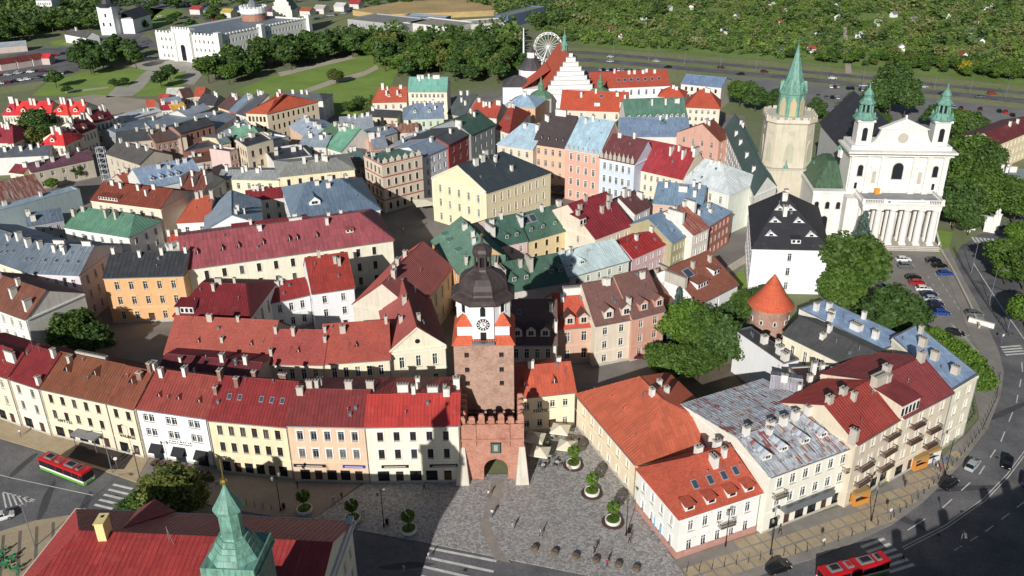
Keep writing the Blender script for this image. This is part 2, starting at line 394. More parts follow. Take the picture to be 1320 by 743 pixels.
def house(label, A, B, h, rp=None, sl=36, d=None, Cr=None, Cl=None, roof='gable', rc=(140, 50, 40), rk='metal', wear=.25, wcol=None,
          wc=(226, 214, 188), wd=.5, wc2=None, fl=3, nc=4, ns=0, nl=None, gk=None, gh=None, ww=1.05, wh=None, fr='white', hl=0.0, hr=0.0, rh=None,
          chim=(), cmat=None, dorm=(), sky=(), oh=.35, cat='house', name='town_house', group=None, trim=True, par=.7, plinth=True, tc=None, near=None, base=0.0, rpos=None, backw=0, cols=None, vents=2, surr=1, dw=None, dr=None):
    """A, B: sighted ends of the front eave (left, right); rp: a sighted point of the ridge; depth from d, Cr or Cl"""
    a = at(*A, h); b = at(*B, h); a2, b2 = V2(a), V2(b); u = (b2-a2).normalized(); n = Vector((-u.y, u.x)); L = (b2-a2).length
    dist = ((a+b)/2-CAM).length
    if near is None: near = dist < 215
    sb = None
    if rp is not None:          # ray against the front roof plane
        tn = math.tan(math.radians(sl)); r = ray(*rp)
        # z - h = tn * ((p-a).n)
        nx = Vector((-tn*n.x, -tn*n.y, 1)); t = nx.dot(Vector((a.x, a.y, h))-CAM)/nx.dot(r); p = CAM+r*t
        sb = (V2(p)-a2).dot(n); rh = p.z
    if Cr: dv = V2(at(*Cr, h))-b2
    elif Cl: dv = V2(at(*Cl, h))-a2
    else: dv = n*(d if d else (2*sb if sb else 10))
    dep = dv.dot(n)
    if rpos is None: rpos = min(1, max(.05, sb/dep)) if sb else .5
    FLc, FRc, BRc, BLc = a2, b2, b2+dv, a2+dv
    cen = (FLc+FRc+BRc+BLc)/4
    root = thing(name, label, cat, (cen.x, cen.y, base), 0, group)
    FLc, FRc, BRc, BLc = FLc-cen, FRc-cen, BRc-cen, BLc-cen
    wm = wallm(wc, wd); cm = wallm(tc, .3) if tc else wallm(tuple(min(255, v+10) for v in wc), .3)
    if roof == 'gabley':
        c4 = [FRc, BRc, BLc, FLc]; wdt = L
        if rh is None: rh = h+math.tan(math.radians(sl))*L/2
        rpos = .5
    else:
        c4 = [FLc, FRc, BRc, BLc]
        if rh is None: rh = h+math.tan(math.radians(sl))*dep*rpos
    if HOUSELOG is not None: HOUSELOG.append('%-60s L%5.1f d%5.1f h%5.1f rh%5.1f sb%s Y%6.1f' % (label[:60], L, dep, h, rh, '%5.1f' % sb if sb else '  -  ', cen.y))
    # walls
    mb = MB(); nl = ns if nl is None else nl
    sides = [(FLc, FRc, nc, gk), (FRc, BRc, ns, None), (BRc, BLc, backw, None), (BLc, FLc, nl, None)]
    ztop = h + (par if roof == 'flat' else 0)
    for i, (p, q, k, g) in enumerate(sides):
        ops = layout((q-p).length, h, fl, k, g, gh, ww, wh, cols=cols if i == 0 else None)
        if i == 3 and k: pass
        facade(mb, p, q, 0, ztop, ops, 0); put_windows(root, p, q, ops, fr, near and i == 0, sill=dist < 330)
        if surr and trim and ((near and i in (0, 1, 3)) or (dist < 300 and i in (0, 1))):
            uu = (q-p).normalized()
            for o_ in ops:
                if o_[4] == 'w': c_ = p+uu*o_[0]; obj('window_surround', surround_mesh(o_[2], o_[3], cm, surr), root, (c_.x, c_.y, o_[1]), math.atan2(uu.y, uu.x))
    # roof
    C = [Vector((p.x, p.y, h)) for p in c4]; along = (c4[1]-c4[0]).normalized(); al3 = Vector((along.x, along.y, 0))
    RL = C[0].lerp(C[3], rpos)+al3*hl; RR = C[1].lerp(C[2], rpos)-al3*hr; RL.z = RR.z = rh
    planes = []; rmb = MB(); rm = roofm(rc, rk, wear, wcol)
    mid_n = (C[3]-C[0]).normalized()
    if roof == 'flat':
        ins = .3; cc = (C[0]+C[1]+C[2]+C[3])/4; q = [p+(cc-p).normalized()*ins*1.4 for p in C]
        slab(rmb, [Vector((p.x, p.y, h+.12)) for p in q], 0, .3)
        pw = MB(); o4 = [(p+(p-cc).normalized()*.12) for p in C]
        for k in range(4):
            j = (k+1) % 4; pw.hull([(*V2(o4[k]), ztop), (*V2(o4[j]), ztop), (*V2(q[j]), ztop), (*V2(q[k]), ztop)], [(*V2(o4[k]), ztop+.12), (*V2(o4[j]), ztop+.12), (*V2(q[j]), ztop+.12), (*V2(q[k]), ztop+.12)], 0)
            mb.face([(*V2(q[j]), h), (*V2(q[k]), h), (*V2(q[k]), ztop), (*V2(q[j]), ztop)], 0)
        pw.build('parapet_coping', ZINC, root)
        planes = [[Vector((p.x, p.y, h+.12)) for p in q]]
        frontplane = (planes[0][0], planes[0][1], planes[0][2], planes[0][3]); v1 = 2.0
    else:
        hs = rh-h; s1 = hs/max(.1, dep*rpos if roof != 'gabley' else (C[3]-C[0]).length*rpos)
        bd = (C[3]-C[0]).length*(1-rpos); s2 = hs/bd if bd > .3 else 0
        ohl = oh if hl > 0 else .18; ohr = oh if hr > 0 else .18
        f0 = C[0]-mid_n*oh-al3*ohl; f1 = C[1]-mid_n*oh+al3*ohr; f0.z = f1.z = h-s1*oh
        rl = RL-al3*(.18 if hl == 0 else 0); rr = RR+al3*(.18 if hr == 0 else 0)
        up = Vector((0, 0, .16))
        planes.append([f0+up, f1+up, rr+up, rl+up])
        if bd > .3:
            b1 = C[2]+mid_n*oh+al3*ohr; b0 = C[3]+mid_n*oh-al3*ohl; b0.z = b1.z = h-s2*oh
            planes.append([b1+up, b0+up, rl+up, rr+up])
        else: b1, b0 = C[2], C[3]
        if hl > 0: planes.append([b0+up, f0+up, rl+up])
        else: mb.face([C[3], C[0], RL], 0)
        if hr > 0: planes.append([f1+up, b1+up, rr+up])
        else: mb.face([C[1], C[2], RR], 0)
        if bd <= .3: mb.face([C[2], C[3], RL, RR], 0)
        for pl in planes: slab(rmb, pl)
        if rk in ('metal', 'patch') and dist < 330:
            for pl in planes: seams(rmb, pl, sp=.65 if dist < 230 else 1.1, hgt=.07)
        # ridge cap
        rmb.tube(rl+up*1.1, rr+up*1.1, .11, 6)
        frontplane = (f0+up, f1+up, rr+up, rl+up); v1 = 1
    mb.build('wall', wm if wc2 is None else [wm, wallm(wc2, wd)], root)
    ro = rmb.build('roof', rm, root)
    fp = planes[0]; bp = planes[1] if len(planes) > 1 and len(planes[1]) == 4 else None
    def onroof(uu, vv):
        if vv <= 1 or bp is None:
            l = fp[0].lerp(fp[3], min(vv, 1)); r_ = fp[1].lerp(fp[2], min(vv, 1)); return l.lerp(r_, uu)
        l = bp[1].lerp(bp[2], 2-vv); r_ = bp[0].lerp(bp[3], 2-vv); return l.lerp(r_, uu)
    eu = (fp[1]-fp[0]).normalized(); ev = (((fp[3]+fp[2])-(fp[0]+fp[1]))/2); ev = (ev-eu*ev.dot(eu)).normalized(); slp = ev.z/max(.05, math.hypot(ev.x, ev.y))
    rz = math.atan2(eu.y, eu.x); hn = Vector((ev.x, ev.y, 0)).normalized()
    for ch in chim:
        p = onroof(ch[0], ch[1]); cw, cd_, hh = (ch[2:5] if len(ch) >= 5 else (.7, .9, 1.8))
        cb = MB(); cb.box((0, 0, -1.2), cw, cd_, 1.2+hh, 0); cb.box((0, 0, hh), cw+.2, cd_+.2, .14, 1)
        k = max(1, int(max(cw, cd_)/.45))
        for i in range(k):
            t_ = (i+.5)/k-.5; cb.box((t_*cw if cw >= cd_ else 0, t_*cd_ if cd_ > cw else 0, hh+.14), .2, .2, .18, 2)
        cb.build('chimney', [cmat or CHW, STONE, DARK], ro, p, rz)
    rv = random.Random(len(bpy.data.objects))
    if dist < 430 and vents:
        for _ in range(2 if not chim else (1 if dist < 215 else 2)): chim_auto(ro, onroof(.1+.8*rv.random(), .75+.25*rv.random()), rz, cmat, rv)
    if dist < 300:
        for _ in range(vents+1):
            p = onroof(.06+.88*rv.random(), .25+.7*rv.random()); vb = MB(); t_ = rv.random()
            if t_ < .45: vb.tube((0, 0, -.3), (0, 0, .75), .09, 6); vb.lathe((0, 0, .75), [(.18, 0), (.05, .16)], 7, 0); vb.build('vent_pipe', ZINC, ro, p)
            elif t_ < .75: vb.box((0, 0, -.3), .5, .6, .75, 0); vb.box((0, 0, .45), .62, .72, .06, 0); vb.build('roof_hatch', ZINC, ro, p, rz)
            else:
                vb.tube((0, 0, -.3), (0, 0, 2.0), .03, 4)
                for z_ in (1.3, 1.6, 1.9): vb.tube((-.45, 0, z_), (.45, 0, z_), .02, 4)
                vb.build('aerial', ZINC, ro, p, rv.random()*3)
    for dm in dorm:
        make_dormer(ro, onroof(dm[0], dm[1]), rz, slp, roofm(dr, 'metal', .1) if dr else rm, rm if dw == 'roof' else wm, dm[2] if len(dm) > 2 else 'gable', *(dm[3:5] if len(dm) > 4 else (1.3, 1.5)))
    for sk in sky:
        p = onroof(sk[0], sk[1]); sw, sh = (sk[2:4] if len(sk) > 3 else (.8, 1.2))
        sb_ = MB(); nn = eu.cross(ev).normalized()
        def Q(x, y, z): return eu*x+ev*y+nn*z
        lo = [Q(-sw/2, -sh/2, .0), Q(sw/2, -sh/2, .0), Q(sw/2, sh/2, .0), Q(-sw/2, sh/2, .0)]; hi = [q+nn*.14 for q in lo]
        sb_.hull(lo, hi, 0); k = .82; sb_.face([q*k+nn*.02*(1-k)+nn*.15 for q in [v-nn*.0 for v in lo]], 1)
        sb_.build('skylight', [GREYF, SKYGLASS], ro, p)
    # trim
    if trim and dist < 300:
        t = MB()
        def band(p, q, z, hh, pr):
            uu = (q-p).normalized(); nn = Vector((uu.y, -uu.x)); e = .0
            t.hull([(*(p-uu*e), z), (*(p-uu*e+nn*pr), z), (*(q+uu*e+nn*pr), z), (*(q+uu*e), z)][::-1], [(*(p-uu*e), z+hh), (*(p-uu*e+nn*pr), z+hh), (*(q+uu*e+nn*pr), z+hh), (*(q+uu*e), z+hh)][::-1], 0)
        for (p, q, k, g) in (sides[0], sides[1], sides[3]): band(p, q, h-.55, .38, .22)
        t.build('cornice', cm, root)
        if dist < 240:
            g_ = gh or h/fl; t = MB()
            band(FLc, FRc, g_-.05, .22, .12)
            t.build('string_course', cm, root)
            t = MB(); band(FLc, FRc, 0, .6, .06); t.build('plinth', STONE, root)
            t = MB(); q = FLc+u*.25; q2 = FRc-u*.2
            nn = Vector((u.y, -u.x)); pb = FRc-u*.15+nn*.14
            t.tube((pb.x, pb.y, .3), (pb.x, pb.y, h-.2), .07, 6); t.build('downpipe', ZINC, root)
            if roof in ('gable',):
                t = MB(); e0 = FLc+nn*(oh+.08); e1 = FRc+nn*(oh+.08); t.tube((e0.x, e0.y, h-s1*oh-.02), (e1.x, e1.y, h-s1*oh-.02), .1, 6); t.build('gutter', ZINC, root)
    H = dict(root=root, roof=ro, FL=FLc, FR=FRc, BR=BRc, BL=BLc, u=u, n=n, L=L, dep=dep, h=h, rh=rh, cen=cen, on=onroof, rz=math.atan2(u.y, u.x), wm=wm, rm=rm)
    return H
HOUSELOG = []
def rake(H, col=(238, 228, 200)):
    """mouldings of a front pediment"""
    b = MB(); h, rh = H['h'], H['rh']; p, q = H['FL'], H['FR']; n = Vector((H['u'].y, -H['u'].x)); m = (p+q)/2
    def bar(a, za, c, zc, t, pr):
        b.hull([(*a, za), (*(a+n*pr), za), (*(a+n*pr), za+t), (*a, za+t)], [(*c, zc), (*(c+n*pr), zc), (*(c+n*pr), zc+t), (*c, zc+t)])
    bar(p, h-.3, q, h-.3, .4, .4); bar(p, h+.1, m, rh-.35, .35, .35); bar(m, rh-.35, q, h+.1, .35, .35)
    b.build('pediment_moulding', wallm(col, .4), H['root'])
def pilasters(H, n, z0, z1, col):
    b = MB(); nn = Vector((H['u'].y, -H['u'].x))
    for i in range(n+1):
        c = H['FL'].lerp(H['FR'], .012+.976*i/n)+nn*.07; b.box((c.x, c.y, z0), .7, .2, z1-z0, 0, H['rz'])
    b.build('pilaster', wallm(col, .4), H['root'])
SCACHE = {}
def surround_mesh(w_, h_, m, style):
    key = (round(w_, 2), round(h_, 2), m.name, style)
    if key not in SCACHE:
        b = MB(); t = .17
        b.box((-w_/2-t/2, -.03, -h_/2), t, .08, h_+t, 0); b.box((w_/2+t/2, -.03, -h_/2), t, .08, h_+t, 0); b.box((0, -.03, h_/2), w_, .08, t, 0)
        if style == 2: b.box((0, -.09, h_/2+t+.1), w_+.8, .26, .13, 0)
        SCACHE[key] = b.mesh('window_surround', [m])
    return SCACHE[key]
def chim_auto(ro, p, rz, cmat, rv):
    cb = MB(); cw, cd_, hh = rv.choice([(.7, .9, 1.5), (1.2, .7, 1.4), (.8, .8, 1.7)]); cb.box((0, 0, -1.2), cw, cd_, 1.2+hh, 0); cb.box((0, 0, hh), cw+.2, cd_+.2, .14, 1); cb.box((0, 0, hh+.14), .2, .2, .16, 2)
    cb.build('chimney', [cmat or CHW, STONE, DARK], ro, p, rz)
def make_dormer(ro, p, rz, slp, rm, wm, kind, w, hh):
    b = MB()
    # local: x along the eave, y up the slope (horizontal), origin on the slope
    if kind == 'gable':
        rise = w*.42; dw = hh/slp; dr = (hh+rise)/slp
        b.face([(-w/2, 0, -.1), (w/2, 0, -.1), (w/2, 0, hh), (0, 0, hh+rise), (-w/2, 0, hh)], 1)
        b.face([(-w/2, 0, -.1), (-w/2, 0, hh), (-w/2, dw, hh)], 1); b.face([(w/2, 0, -.1), (w/2, dw, hh), (w/2, 0, hh)], 1)
        e = .25
        for s in (-1, 1):
            x = s*(w/2+e); zz = hh-e*rise/(w/2)
            slab(b, [(x, -e, zz+.08), (0, -e, hh+rise+.08), (0, dr, hh+rise+.08), (x, max(.3, zz/slp), zz+.08)][::s], 0, .08)
        b.box((0, -.04, .25), w*.66, .06, hh*.8, 2); b.box((0, -.06, .33), w*.52, .05, hh*.66, 3); b.box((0, -.08, .33), .06, .05, hh*.66, 2)
    elif kind == 'shed':
        dr = hh/max(.15, slp-.12)
        b.face([(-w/2, 0, -.1), (w/2, 0, -.1), (w/2, 0, hh), (-w/2, 0, hh)], 1)
        zt = hh+dr*.12
        b.face([(-w/2, 0, -.1), (-w/2, 0, hh), (-w/2, dr, zt)], 1); b.face([(w/2, 0, -.1), (w/2, dr, zt), (w/2, 0, hh)], 1)
        slab(b, [(-w/2-.2, -.25, hh+.06), (w/2+.2, -.25, hh+.06), (w/2+.2, dr+.1, zt+.08), (-w/2-.2, dr+.1, zt+.08)], 0, .08)
        k = max(1, int(w/1.0))
        for i in range(k):
            x = -w/2+w*(i+.5)/k; b.box((x, -.04, .2), w/k*.8, .06, hh*.75, 2); b.box((x, -.06, .28), w/k*.62, .05, hh*.6, 3)
    elif kind == 'wtri':   # white plastered triangular dormer
        dr = hh/slp
        b.face([(-w/2, 0, 0), (w/2, 0, 0), (0, 0, hh)], 1); b.box((0, -.03, .1), w*.3, .06, hh*.45, 3)
        for s in (-1, 1): slab(b, [(s*(w/2+.1), -.15, 0), (0, -.15, hh+.08), (0, dr, hh+.08)][::s], 2, .06)
    else:   # triangular hatch
        dr = hh/slp
        b.face([(-w/2, 0, 0), (w/2, 0, 0), (0, 0, hh)], 3)
        for s in (-1, 1): slab(b, [(s*(w/2+.15), -.2, -.02), (0, -.2, hh+.1), (0, dr, hh+.1)][::s], 0, .06)
        b.box((0, -.03, .05), .12, .06, hh*.8, 2)
    b.build('dormer', [rm, wm, WHITE, GLASS], ro, p, rz)
# ================================================================ ground, roads, pavements
def flat(name, pts, z, mat, parent=None, thick=0.0):
    b = MB(); P = [at(*p) for p in pts]
    if sum(P[i].x*P[(i+1) % len(P)].y-P[(i+1) % len(P)].x*P[i].y for i in range(len(P))) < 0: P = P[::-1]
    if thick: b.prism([(p.x, p.y) for p in P], z-thick, z, 0, bottom=False)
    else: b.face([(p.x, p.y, z) for p in P], 0)
    me = b.mesh(name, [mat])
    if parent is not None: return obj(name, me, parent)
    return struct(name, me)
COB = cobblem()
ASPH = groundm('asphalt', (92, 92, 97), (124, 122, 121), .11, 2.2, .5); PAVE = groundm('grey_paving', (150, 144, 136), (128, 122, 116), .12, 1.2, .35)
OLDP = groundm('old_town_paving', (138, 132, 126), (116, 112, 108), .1, 2.5, .4); SAND = groundm('sand_paving', (168, 150, 122), (180, 164, 136), .3, 2.5, .3)
BRWN = groundm('brown_paving', (150, 138, 128), (134, 124, 116), .12, 1.8, .35); LAWN = groundm('lawn_grass', (118, 146, 60), (140, 162, 76), .06, .8, .4)
MEAD = groundm('rough_grass', (126, 134, 84), (146, 146, 104), .03, .4, .5); CONC = groundm('pale_concrete', (178, 172, 160), (160, 154, 144), .1, 1.5, .3)
PAINT = groundm('road_paint', (220, 218, 212), (190, 188, 184), .6, 3, .25); PATH = groundm('park_path', (190, 178, 160), (176, 164, 146), .1, 1.5, .3)
GRND = groundm('earth', (130, 130, 102), (110, 126, 76), .02, .3, .45)
b = MB(); b.face([(-3000, -400, 0), (3000, -400, 0), (3000, 5000, 0), (-3000, 5000, 0)]); struct('ground', b.mesh('ground', [GRND]))
Z1, Z2, Z3 = .02, .04, .06; ZP = .14
flat('old_town_paving', [(-60, 560), (-60, 300), (60, 200), (200, 165), (300, 130), (480, 130), (640, 120), (960, 150), (990, 330), (950, 420), (900, 540), (700, 560)], Z1, OLDP)
flat('court_paving', [(655, 560), (668, 548), (748, 545), (762, 560), (735, 620), (660, 620)], Z2, COB)
# left street
ROADL = flat('street', [(-90, 540), (0, 566), (60, 584), (140, 610), (186, 630), (260, 650), (330, 663), (442, 681), (547, 700), (660, 723), (760, 743), (900, 770), (900, 900), (-90, 900)], Z2, ASPH)
PLAZA = flat('cobbled_square', [(400, 673), (470, 624), (592, 621), (600, 612), (690, 612), (700, 560), (762, 548), (815, 642), (868, 722), (905, 775), (760, 743), (660, 723), (547, 700), (442, 681)], ZP, COB, thick=.14)
flat('row_pavement', [(175, 622), (195, 588), (275, 600), (378, 618), (470, 621), (400, 673), (330, 663), (260, 650), (186, 630)], ZP, BRWN, thick=.14)
flat('sand_pavement', [(-90, 540), (-90, 515), (0, 541), (66, 558), (195, 586), (175, 622), (140, 610), (60, 584), (0, 566)], ZP, SAND, thick=.14)
flat('bus_bay', [(88, 590), (104, 571), (172, 588), (160, 606), (140, 606)], ZP+.02, groundm('dark_paving', (70, 60, 54), (62, 54, 50), .2, 2, .3))
SWC = flat('corner_pavement', [(-90, 720), (0, 686), (45, 672), (88, 665), (150, 669), (200, 690), (200, 900), (-90, 900)], ZP, SAND, thick=.14)
for i, (a, b_) in enumerate([((622, 716), (640, 745)), ((638, 640), (622, 700))]): pass
flat('stone_strip', [(634, 618), (650, 618), (641, 660), (628, 668), (646, 712), (660, 728), (638, 722), (618, 680), (628, 650)], ZP+.01, groundm('tan_setts', (164, 154, 142), (140, 134, 128), .5, 5, .55))
# crossings
def stripe(parent, p, q, wid, z=Z3, name='crossing_stripe'):
    a, c = at(*p), at(*q); u = (c-a).normalized(); n = Vector((-u.y, u.x, 0))*wid/2; b = MB()
    b.face([(v.x, v.y, z) for v in (a-n, c-n, c+n, a+n)]); obj(name, b.mesh(name, [PAINT]), parent)
for i in range(5):     # by the bus
    t = i/4; stripe(ROADL, (146-24*t, 625+30*t-4*t), (171-24*t, 631+26*t), .55)
for i in range(5):     # square to the town hall
    t = i/4; stripe(ROADL, (553-14*t, 707+48*t), (640-14*t, 724+54*t), .55)
stripe(ROADL, (17, 617), (120, 639), .18, name='lane_line'); stripe(ROADL, (-40, 603), (17, 617), .18, name='lane_line')
for i in range(6): stripe(ROADL, (4+i*6, 636+i*1.0), (8+i*7, 655-i*1.6), .3, name='hatch_line')
stripe(ROADL, (4, 635), (45, 645), .25, name='hatch_line'); stripe(ROADL, (8, 658), (45, 645), .25, name='hatch_line')
# boulevard on the right
ROADR = flat('boulevard', [(905, 775), (990, 738), (1045, 722), (1100, 700), (1150, 677), (1190, 648), (1240, 598), (1272, 556), (1290, 510), (1294, 480), (1288, 455), (1262, 396), (1241, 358), (1230, 335), (1238, 318), (1262, 303), (1290, 290), (1330, 268), (1420, 330), (1420, 900), (905, 900)], Z2, ASPH)
SAND_PTS = [(868, 722), (972, 688), (992, 682), (1094, 650), (1114, 642), (1160, 614), (1216, 588), (1245, 560), (1262, 540), (1270, 557), (1240, 598), (1190, 648), (1150, 677), (1100, 700), (1045, 722), (990, 738), (905, 775)]
PAVR = flat('boulevard_pavement', SAND_PTS, ZP, PAVE, thick=.14)
flat('upper_pavement', [(1262, 540), (1250, 480), (1262, 455), (1245, 420), (1222, 360), (1208, 330), (1222, 318), (1230, 335), (1241, 358), (1262, 396), (1288, 455), (1294, 480), (1290, 510), (1272, 556)], ZP, PAVE, thick=.14)
PARK = flat('car_park', [(1118, 314), (1205, 322), (1222, 360), (1245, 420), (1262, 455), (1250, 490), (1200, 470), (1130, 410)], Z2, groundm('car_park_paving', (142, 136, 128), (126, 120, 114), .1, 1, .3))
flat('verge', [(1205, 296), (1228, 300), (1222, 330), (1208, 330)], Z3, LAWN)
def inpoly(p, poly):
    c = False
    for i in range(len(poly)):
        a, b_ = poly[i], poly[i-1]
        if (a[1] > p[1]) != (b_[1] > p[1]) and p[0] < (b_[0]-a[0])*(p[1]-a[1])/(b_[1]-a[1])+a[0]: c = not c
    return c
def edge_dist(p, poly):
    best = 1e9; p = Vector(p)
    for i in range(len(poly)):
        a, b_ = Vector(poly[i-1]), Vector(poly[i]); ab = b_-a; t = max(0, min(1, (p-a).dot(ab)/max(1e-9, ab.length_squared))); best = min(best, (a+ab*t-p).length)
    return best
poly = [tuple(V2(at(*p))) for p in SAND_PTS]; o0 = V2(at(868, 722)); du = (V2(at(1094, 650))-o0).normalized(); dn = Vector((-du.y, du.x)); b = MB(); S_ = 2.3
b.box((0, 0, 0), 1.95, 1.95, .015, 0, bottom=False); PM = b.mesh('paving_panel', [SAND])
for i in range(-2, 34):
    for j in range(-16, 8):
        c = o0+du*(i+.5)*S_+dn*(j+.5)*S_
        if inpoly(c, poly) and edge_dist(c, poly) > 1.25: obj('paving_panel', PM, PAVR, (c.x, c.y, ZP+.002), math.atan2(du.y, du.x))
poly2 = [tuple(V2(at(*p))) for p in [(-60, 712), (0, 688), (45, 674), (88, 667), (100, 690), (60, 743), (-60, 743)]]; o1 = V2(at(0, 690))
du1 = (V2(at(88, 667))-o1).normalized(); dn1 = Vector((-du1.y, du1.x))
GR = groundm('grey_band_paving', (120, 112, 100), (108, 100, 92), .3, 2, .3); b = MB(); b.box((0, 0, 0), .5, 14, .012, 0, bottom=False); BM_ = b.mesh('paving_band', [GR])
for i in range(0, 5):
    c = o1+du1*(i*2.6-2)-dn1*7.5; obj('paving_band', BM_, SWC, (c.x, c.y, ZP+.002), math.atan2(du1.y, du1.x))
# boulevard markings
for i in range(6):
    t = i/5; stripe(ROADR, (1140-28*t+t*36, 703+12*t), (1112+18*t+t*12, 708+10*t), .5) if False else None
for i in range(6): t = i/5; stripe(ROADR, (1110+36*t, 706+32*t), (1140+38*t, 695+33*t), .6)
def polyline_marks(parent, pts, wid, dash=0, gap=0, name='lane_line'):
    P = [V2(at(*p)) for p in pts]; seg = []
    for a, b_ in zip(P, P[1:]):
        L = (b_-a).length; n = max(1, int(L/(dash+gap))) if dash else 1
        for k in range(n):
            s = a.lerp(b_, k/n); e = s+(b_-a)/n*(dash/(dash+gap) if dash else 1); seg.append((s, e))
    for s, e in seg:
        u = (e-s).normalized(); n = Vector((-u.y, u.x))*wid/2; b = MB(); b.face([(*(s-n), Z3), (*(e-n), Z3), (*(e+n), Z3), (*(s+n), Z3)]); obj(name, b.mesh(name, [PAINT]), parent)
polyline_marks(ROADR, [(1165, 709), (1220, 681), (1270, 646), (1300, 615), (1330, 575)], .16); polyline_marks(ROADR, [(1163, 706), (1218, 678), (1268, 643), (1298, 612), (1328, 572)], .16)
polyline_marks(ROADR, [(1170, 684), (1215, 655), (1262, 612), (1290, 570), (1310, 520), (1318, 480), (1316, 455)], .2, 3, 3)
polyline_marks(ROADR, [(1230, 710), (1270, 686), (1330, 640)], .2, 2, 2)
polyline_marks(ROADR, [(1322, 440), (1290, 395), (1265, 356), (1255, 340)], .25)
for i in range(6): t = i/5; stripe(ROADR, (1253+26*t, 306+2*t), (1258+24*t, 313+2*t), .7)
for i in range(4): t = i/3; stripe(ROADR, (1290+6*t, 448+10*t), (1316+6*t, 446+10*t), .6)
polyline_marks(PARK, [(1222, 414), (1262, 455)], .15, name='bay_line'); polyline_marks(PARK, [(1222, 414), (1250, 440)], .15, name='bay_line')
polyline_marks(PARK, [(1262, 428), (1228, 440)], .15, name='bay_line'); polyline_marks(PARK, [(1205, 352), (1240, 404)], .15, 1.5, 2, 'bay_line'); polyline_marks(PARK, [(1196, 356), (1228, 412)], .15, 1.5, 3, 'bay_line')
# monastery street, garden plot
flat('monastery_street', [(940, 175), (952, 172), (980, 262), (972, 320), (962, 352), (935, 350), (945, 290), (948, 250)], Z2, OLDP)
flat('garden_lawn', [(930, 372), (958, 345), (964, 372), (950, 392)], Z3, LAWN)
flat('yard_earth', [(860, 500), (900, 470), (960, 470), (1000, 520), (960, 560), (900, 540)], Z2, groundm('yard_soil', (112, 100, 84), (92, 84, 70), .2, 1, .4))
# park, castle hill and the ground beyond
flat('park_lawn', [(300, 118), (380, 88), (470, 70), (520, 78), (500, 120), (470, 150), (400, 150), (350, 130)], Z2, LAWN)
flat('park_path', [(391, 116), (425, 104), (470, 92), (485, 84), (488, 89), (470, 98), (428, 109), (394, 121)], Z3, PATH)
flat('park_path', [(358, 94), (400, 84), (455, 72), (460, 75), (405, 88), (362, 99)], Z3, PATH)
flat('castle_lawn', [(40, 124), (60, 108), (110, 92), (200, 88), (240, 90), (236, 112), (200, 124), (150, 124)], Z2, LAWN)
flat('castle_forecourt', [(168, 86), (190, 73), (300, 76), (268, 88), (250, 110), (235, 108), (240, 92), (206, 95)], Z3, CONC)
flat('castle_steps', [(188, 92), (204, 92), (180, 118), (170, 124), (136, 126), (150, 112), (166, 112)], Z3, CONC)
flat('castle_square', [(60, 132), (120, 122), (200, 130), (215, 142), (150, 160), (80, 150)], Z3, groundm('square_paving', (176, 164, 146), (160, 150, 136), .1, 1, .3))
flat('castle_path', [(84, 118), (140, 112), (140, 114), (84, 121)], Z3, PATH)
flat('riverside_road', [(-60, 108), (0, 112), (60, 104), (100, 92), (120, 70), (180, 50), (200, 20), (230, 0), (180, 0), (160, 40), (100, 54), (0, 84), (-60, 90)], Z2, ASPH)
flat('riverside_verge', [(-60, 130), (0, 122), (45, 116), (60, 104), (0, 113), (-60, 116)], Z2, MEAD)
flat('island_lawn', [(64, 54), (80, 51), (102, 55), (88, 60), (68, 59)], Z3, LAWN)
flat('hill_meadow', [(160, 22), (190, 10), (235, 14), (215, 34), (180, 38)], Z2, LAWN)
flat('forecourt_meadow', [(400, 32), (470, 14), (520, 8), (500, 26), (440, 38)], Z3, MEAD)
MALLR = flat('mall_roof_meadow', [(455, 20), (520, 8), (640, 5), (700, 14), (650, 20), (560, 24), (490, 26)], 4.0, groundm('dry_roof_meadow', (196, 168, 116), (170, 146, 100), .03, .3, .4), thick=4)
flat('highway_verge', [(660, 62), (760, 62), (1000, 80), (1700, 150), (1700, 188), (1000, 118), (760, 98), (660, 92)], Z1, MEAD)
HW = flat('carriageway', [(690, 64), (760, 66.5), (1000, 87), (1700, 156), (1700, 160), (1000, 91), (760, 70.5), (690, 68)], Z2, ASPH)
HW2 = flat('carriageway', [(690, 72), (760, 75), (1000, 96), (1700, 165), (1700, 172), (1000, 101.5), (760, 80), (690, 77)], Z2, ASPH)
flat('coach_park', [(740, 86), (800, 88), (860, 92), (860, 98), (770, 98), (740, 96)], Z3, ASPH)
flat('lower_car_park', [(930, 98), (1000, 104), (1130, 118), (1330, 142), (1330, 175), (1200, 168), (1080, 150), (960, 130)], Z2, groundm('worn_asphalt', (134, 132, 132), (118, 116, 114), .06, .6, .35))
flat('allotment_lane', [(1087, 35), (1091, 35), (1098, 95), (1090, 95)], Z3, PATH)
flat('allotment_ground', [(560, -20), (700, 40), (760, 60), (1000, 79), (1340, 113), (1700, 150), (1700, -20)], .01, groundm('garden_grass', (104, 130, 56), (130, 150, 78), .05, .5, .4))
flat('allotment_lane', [(1012, 70), (1026, 30), (1028, 30), (1016, 70)], Z3, MEAD)

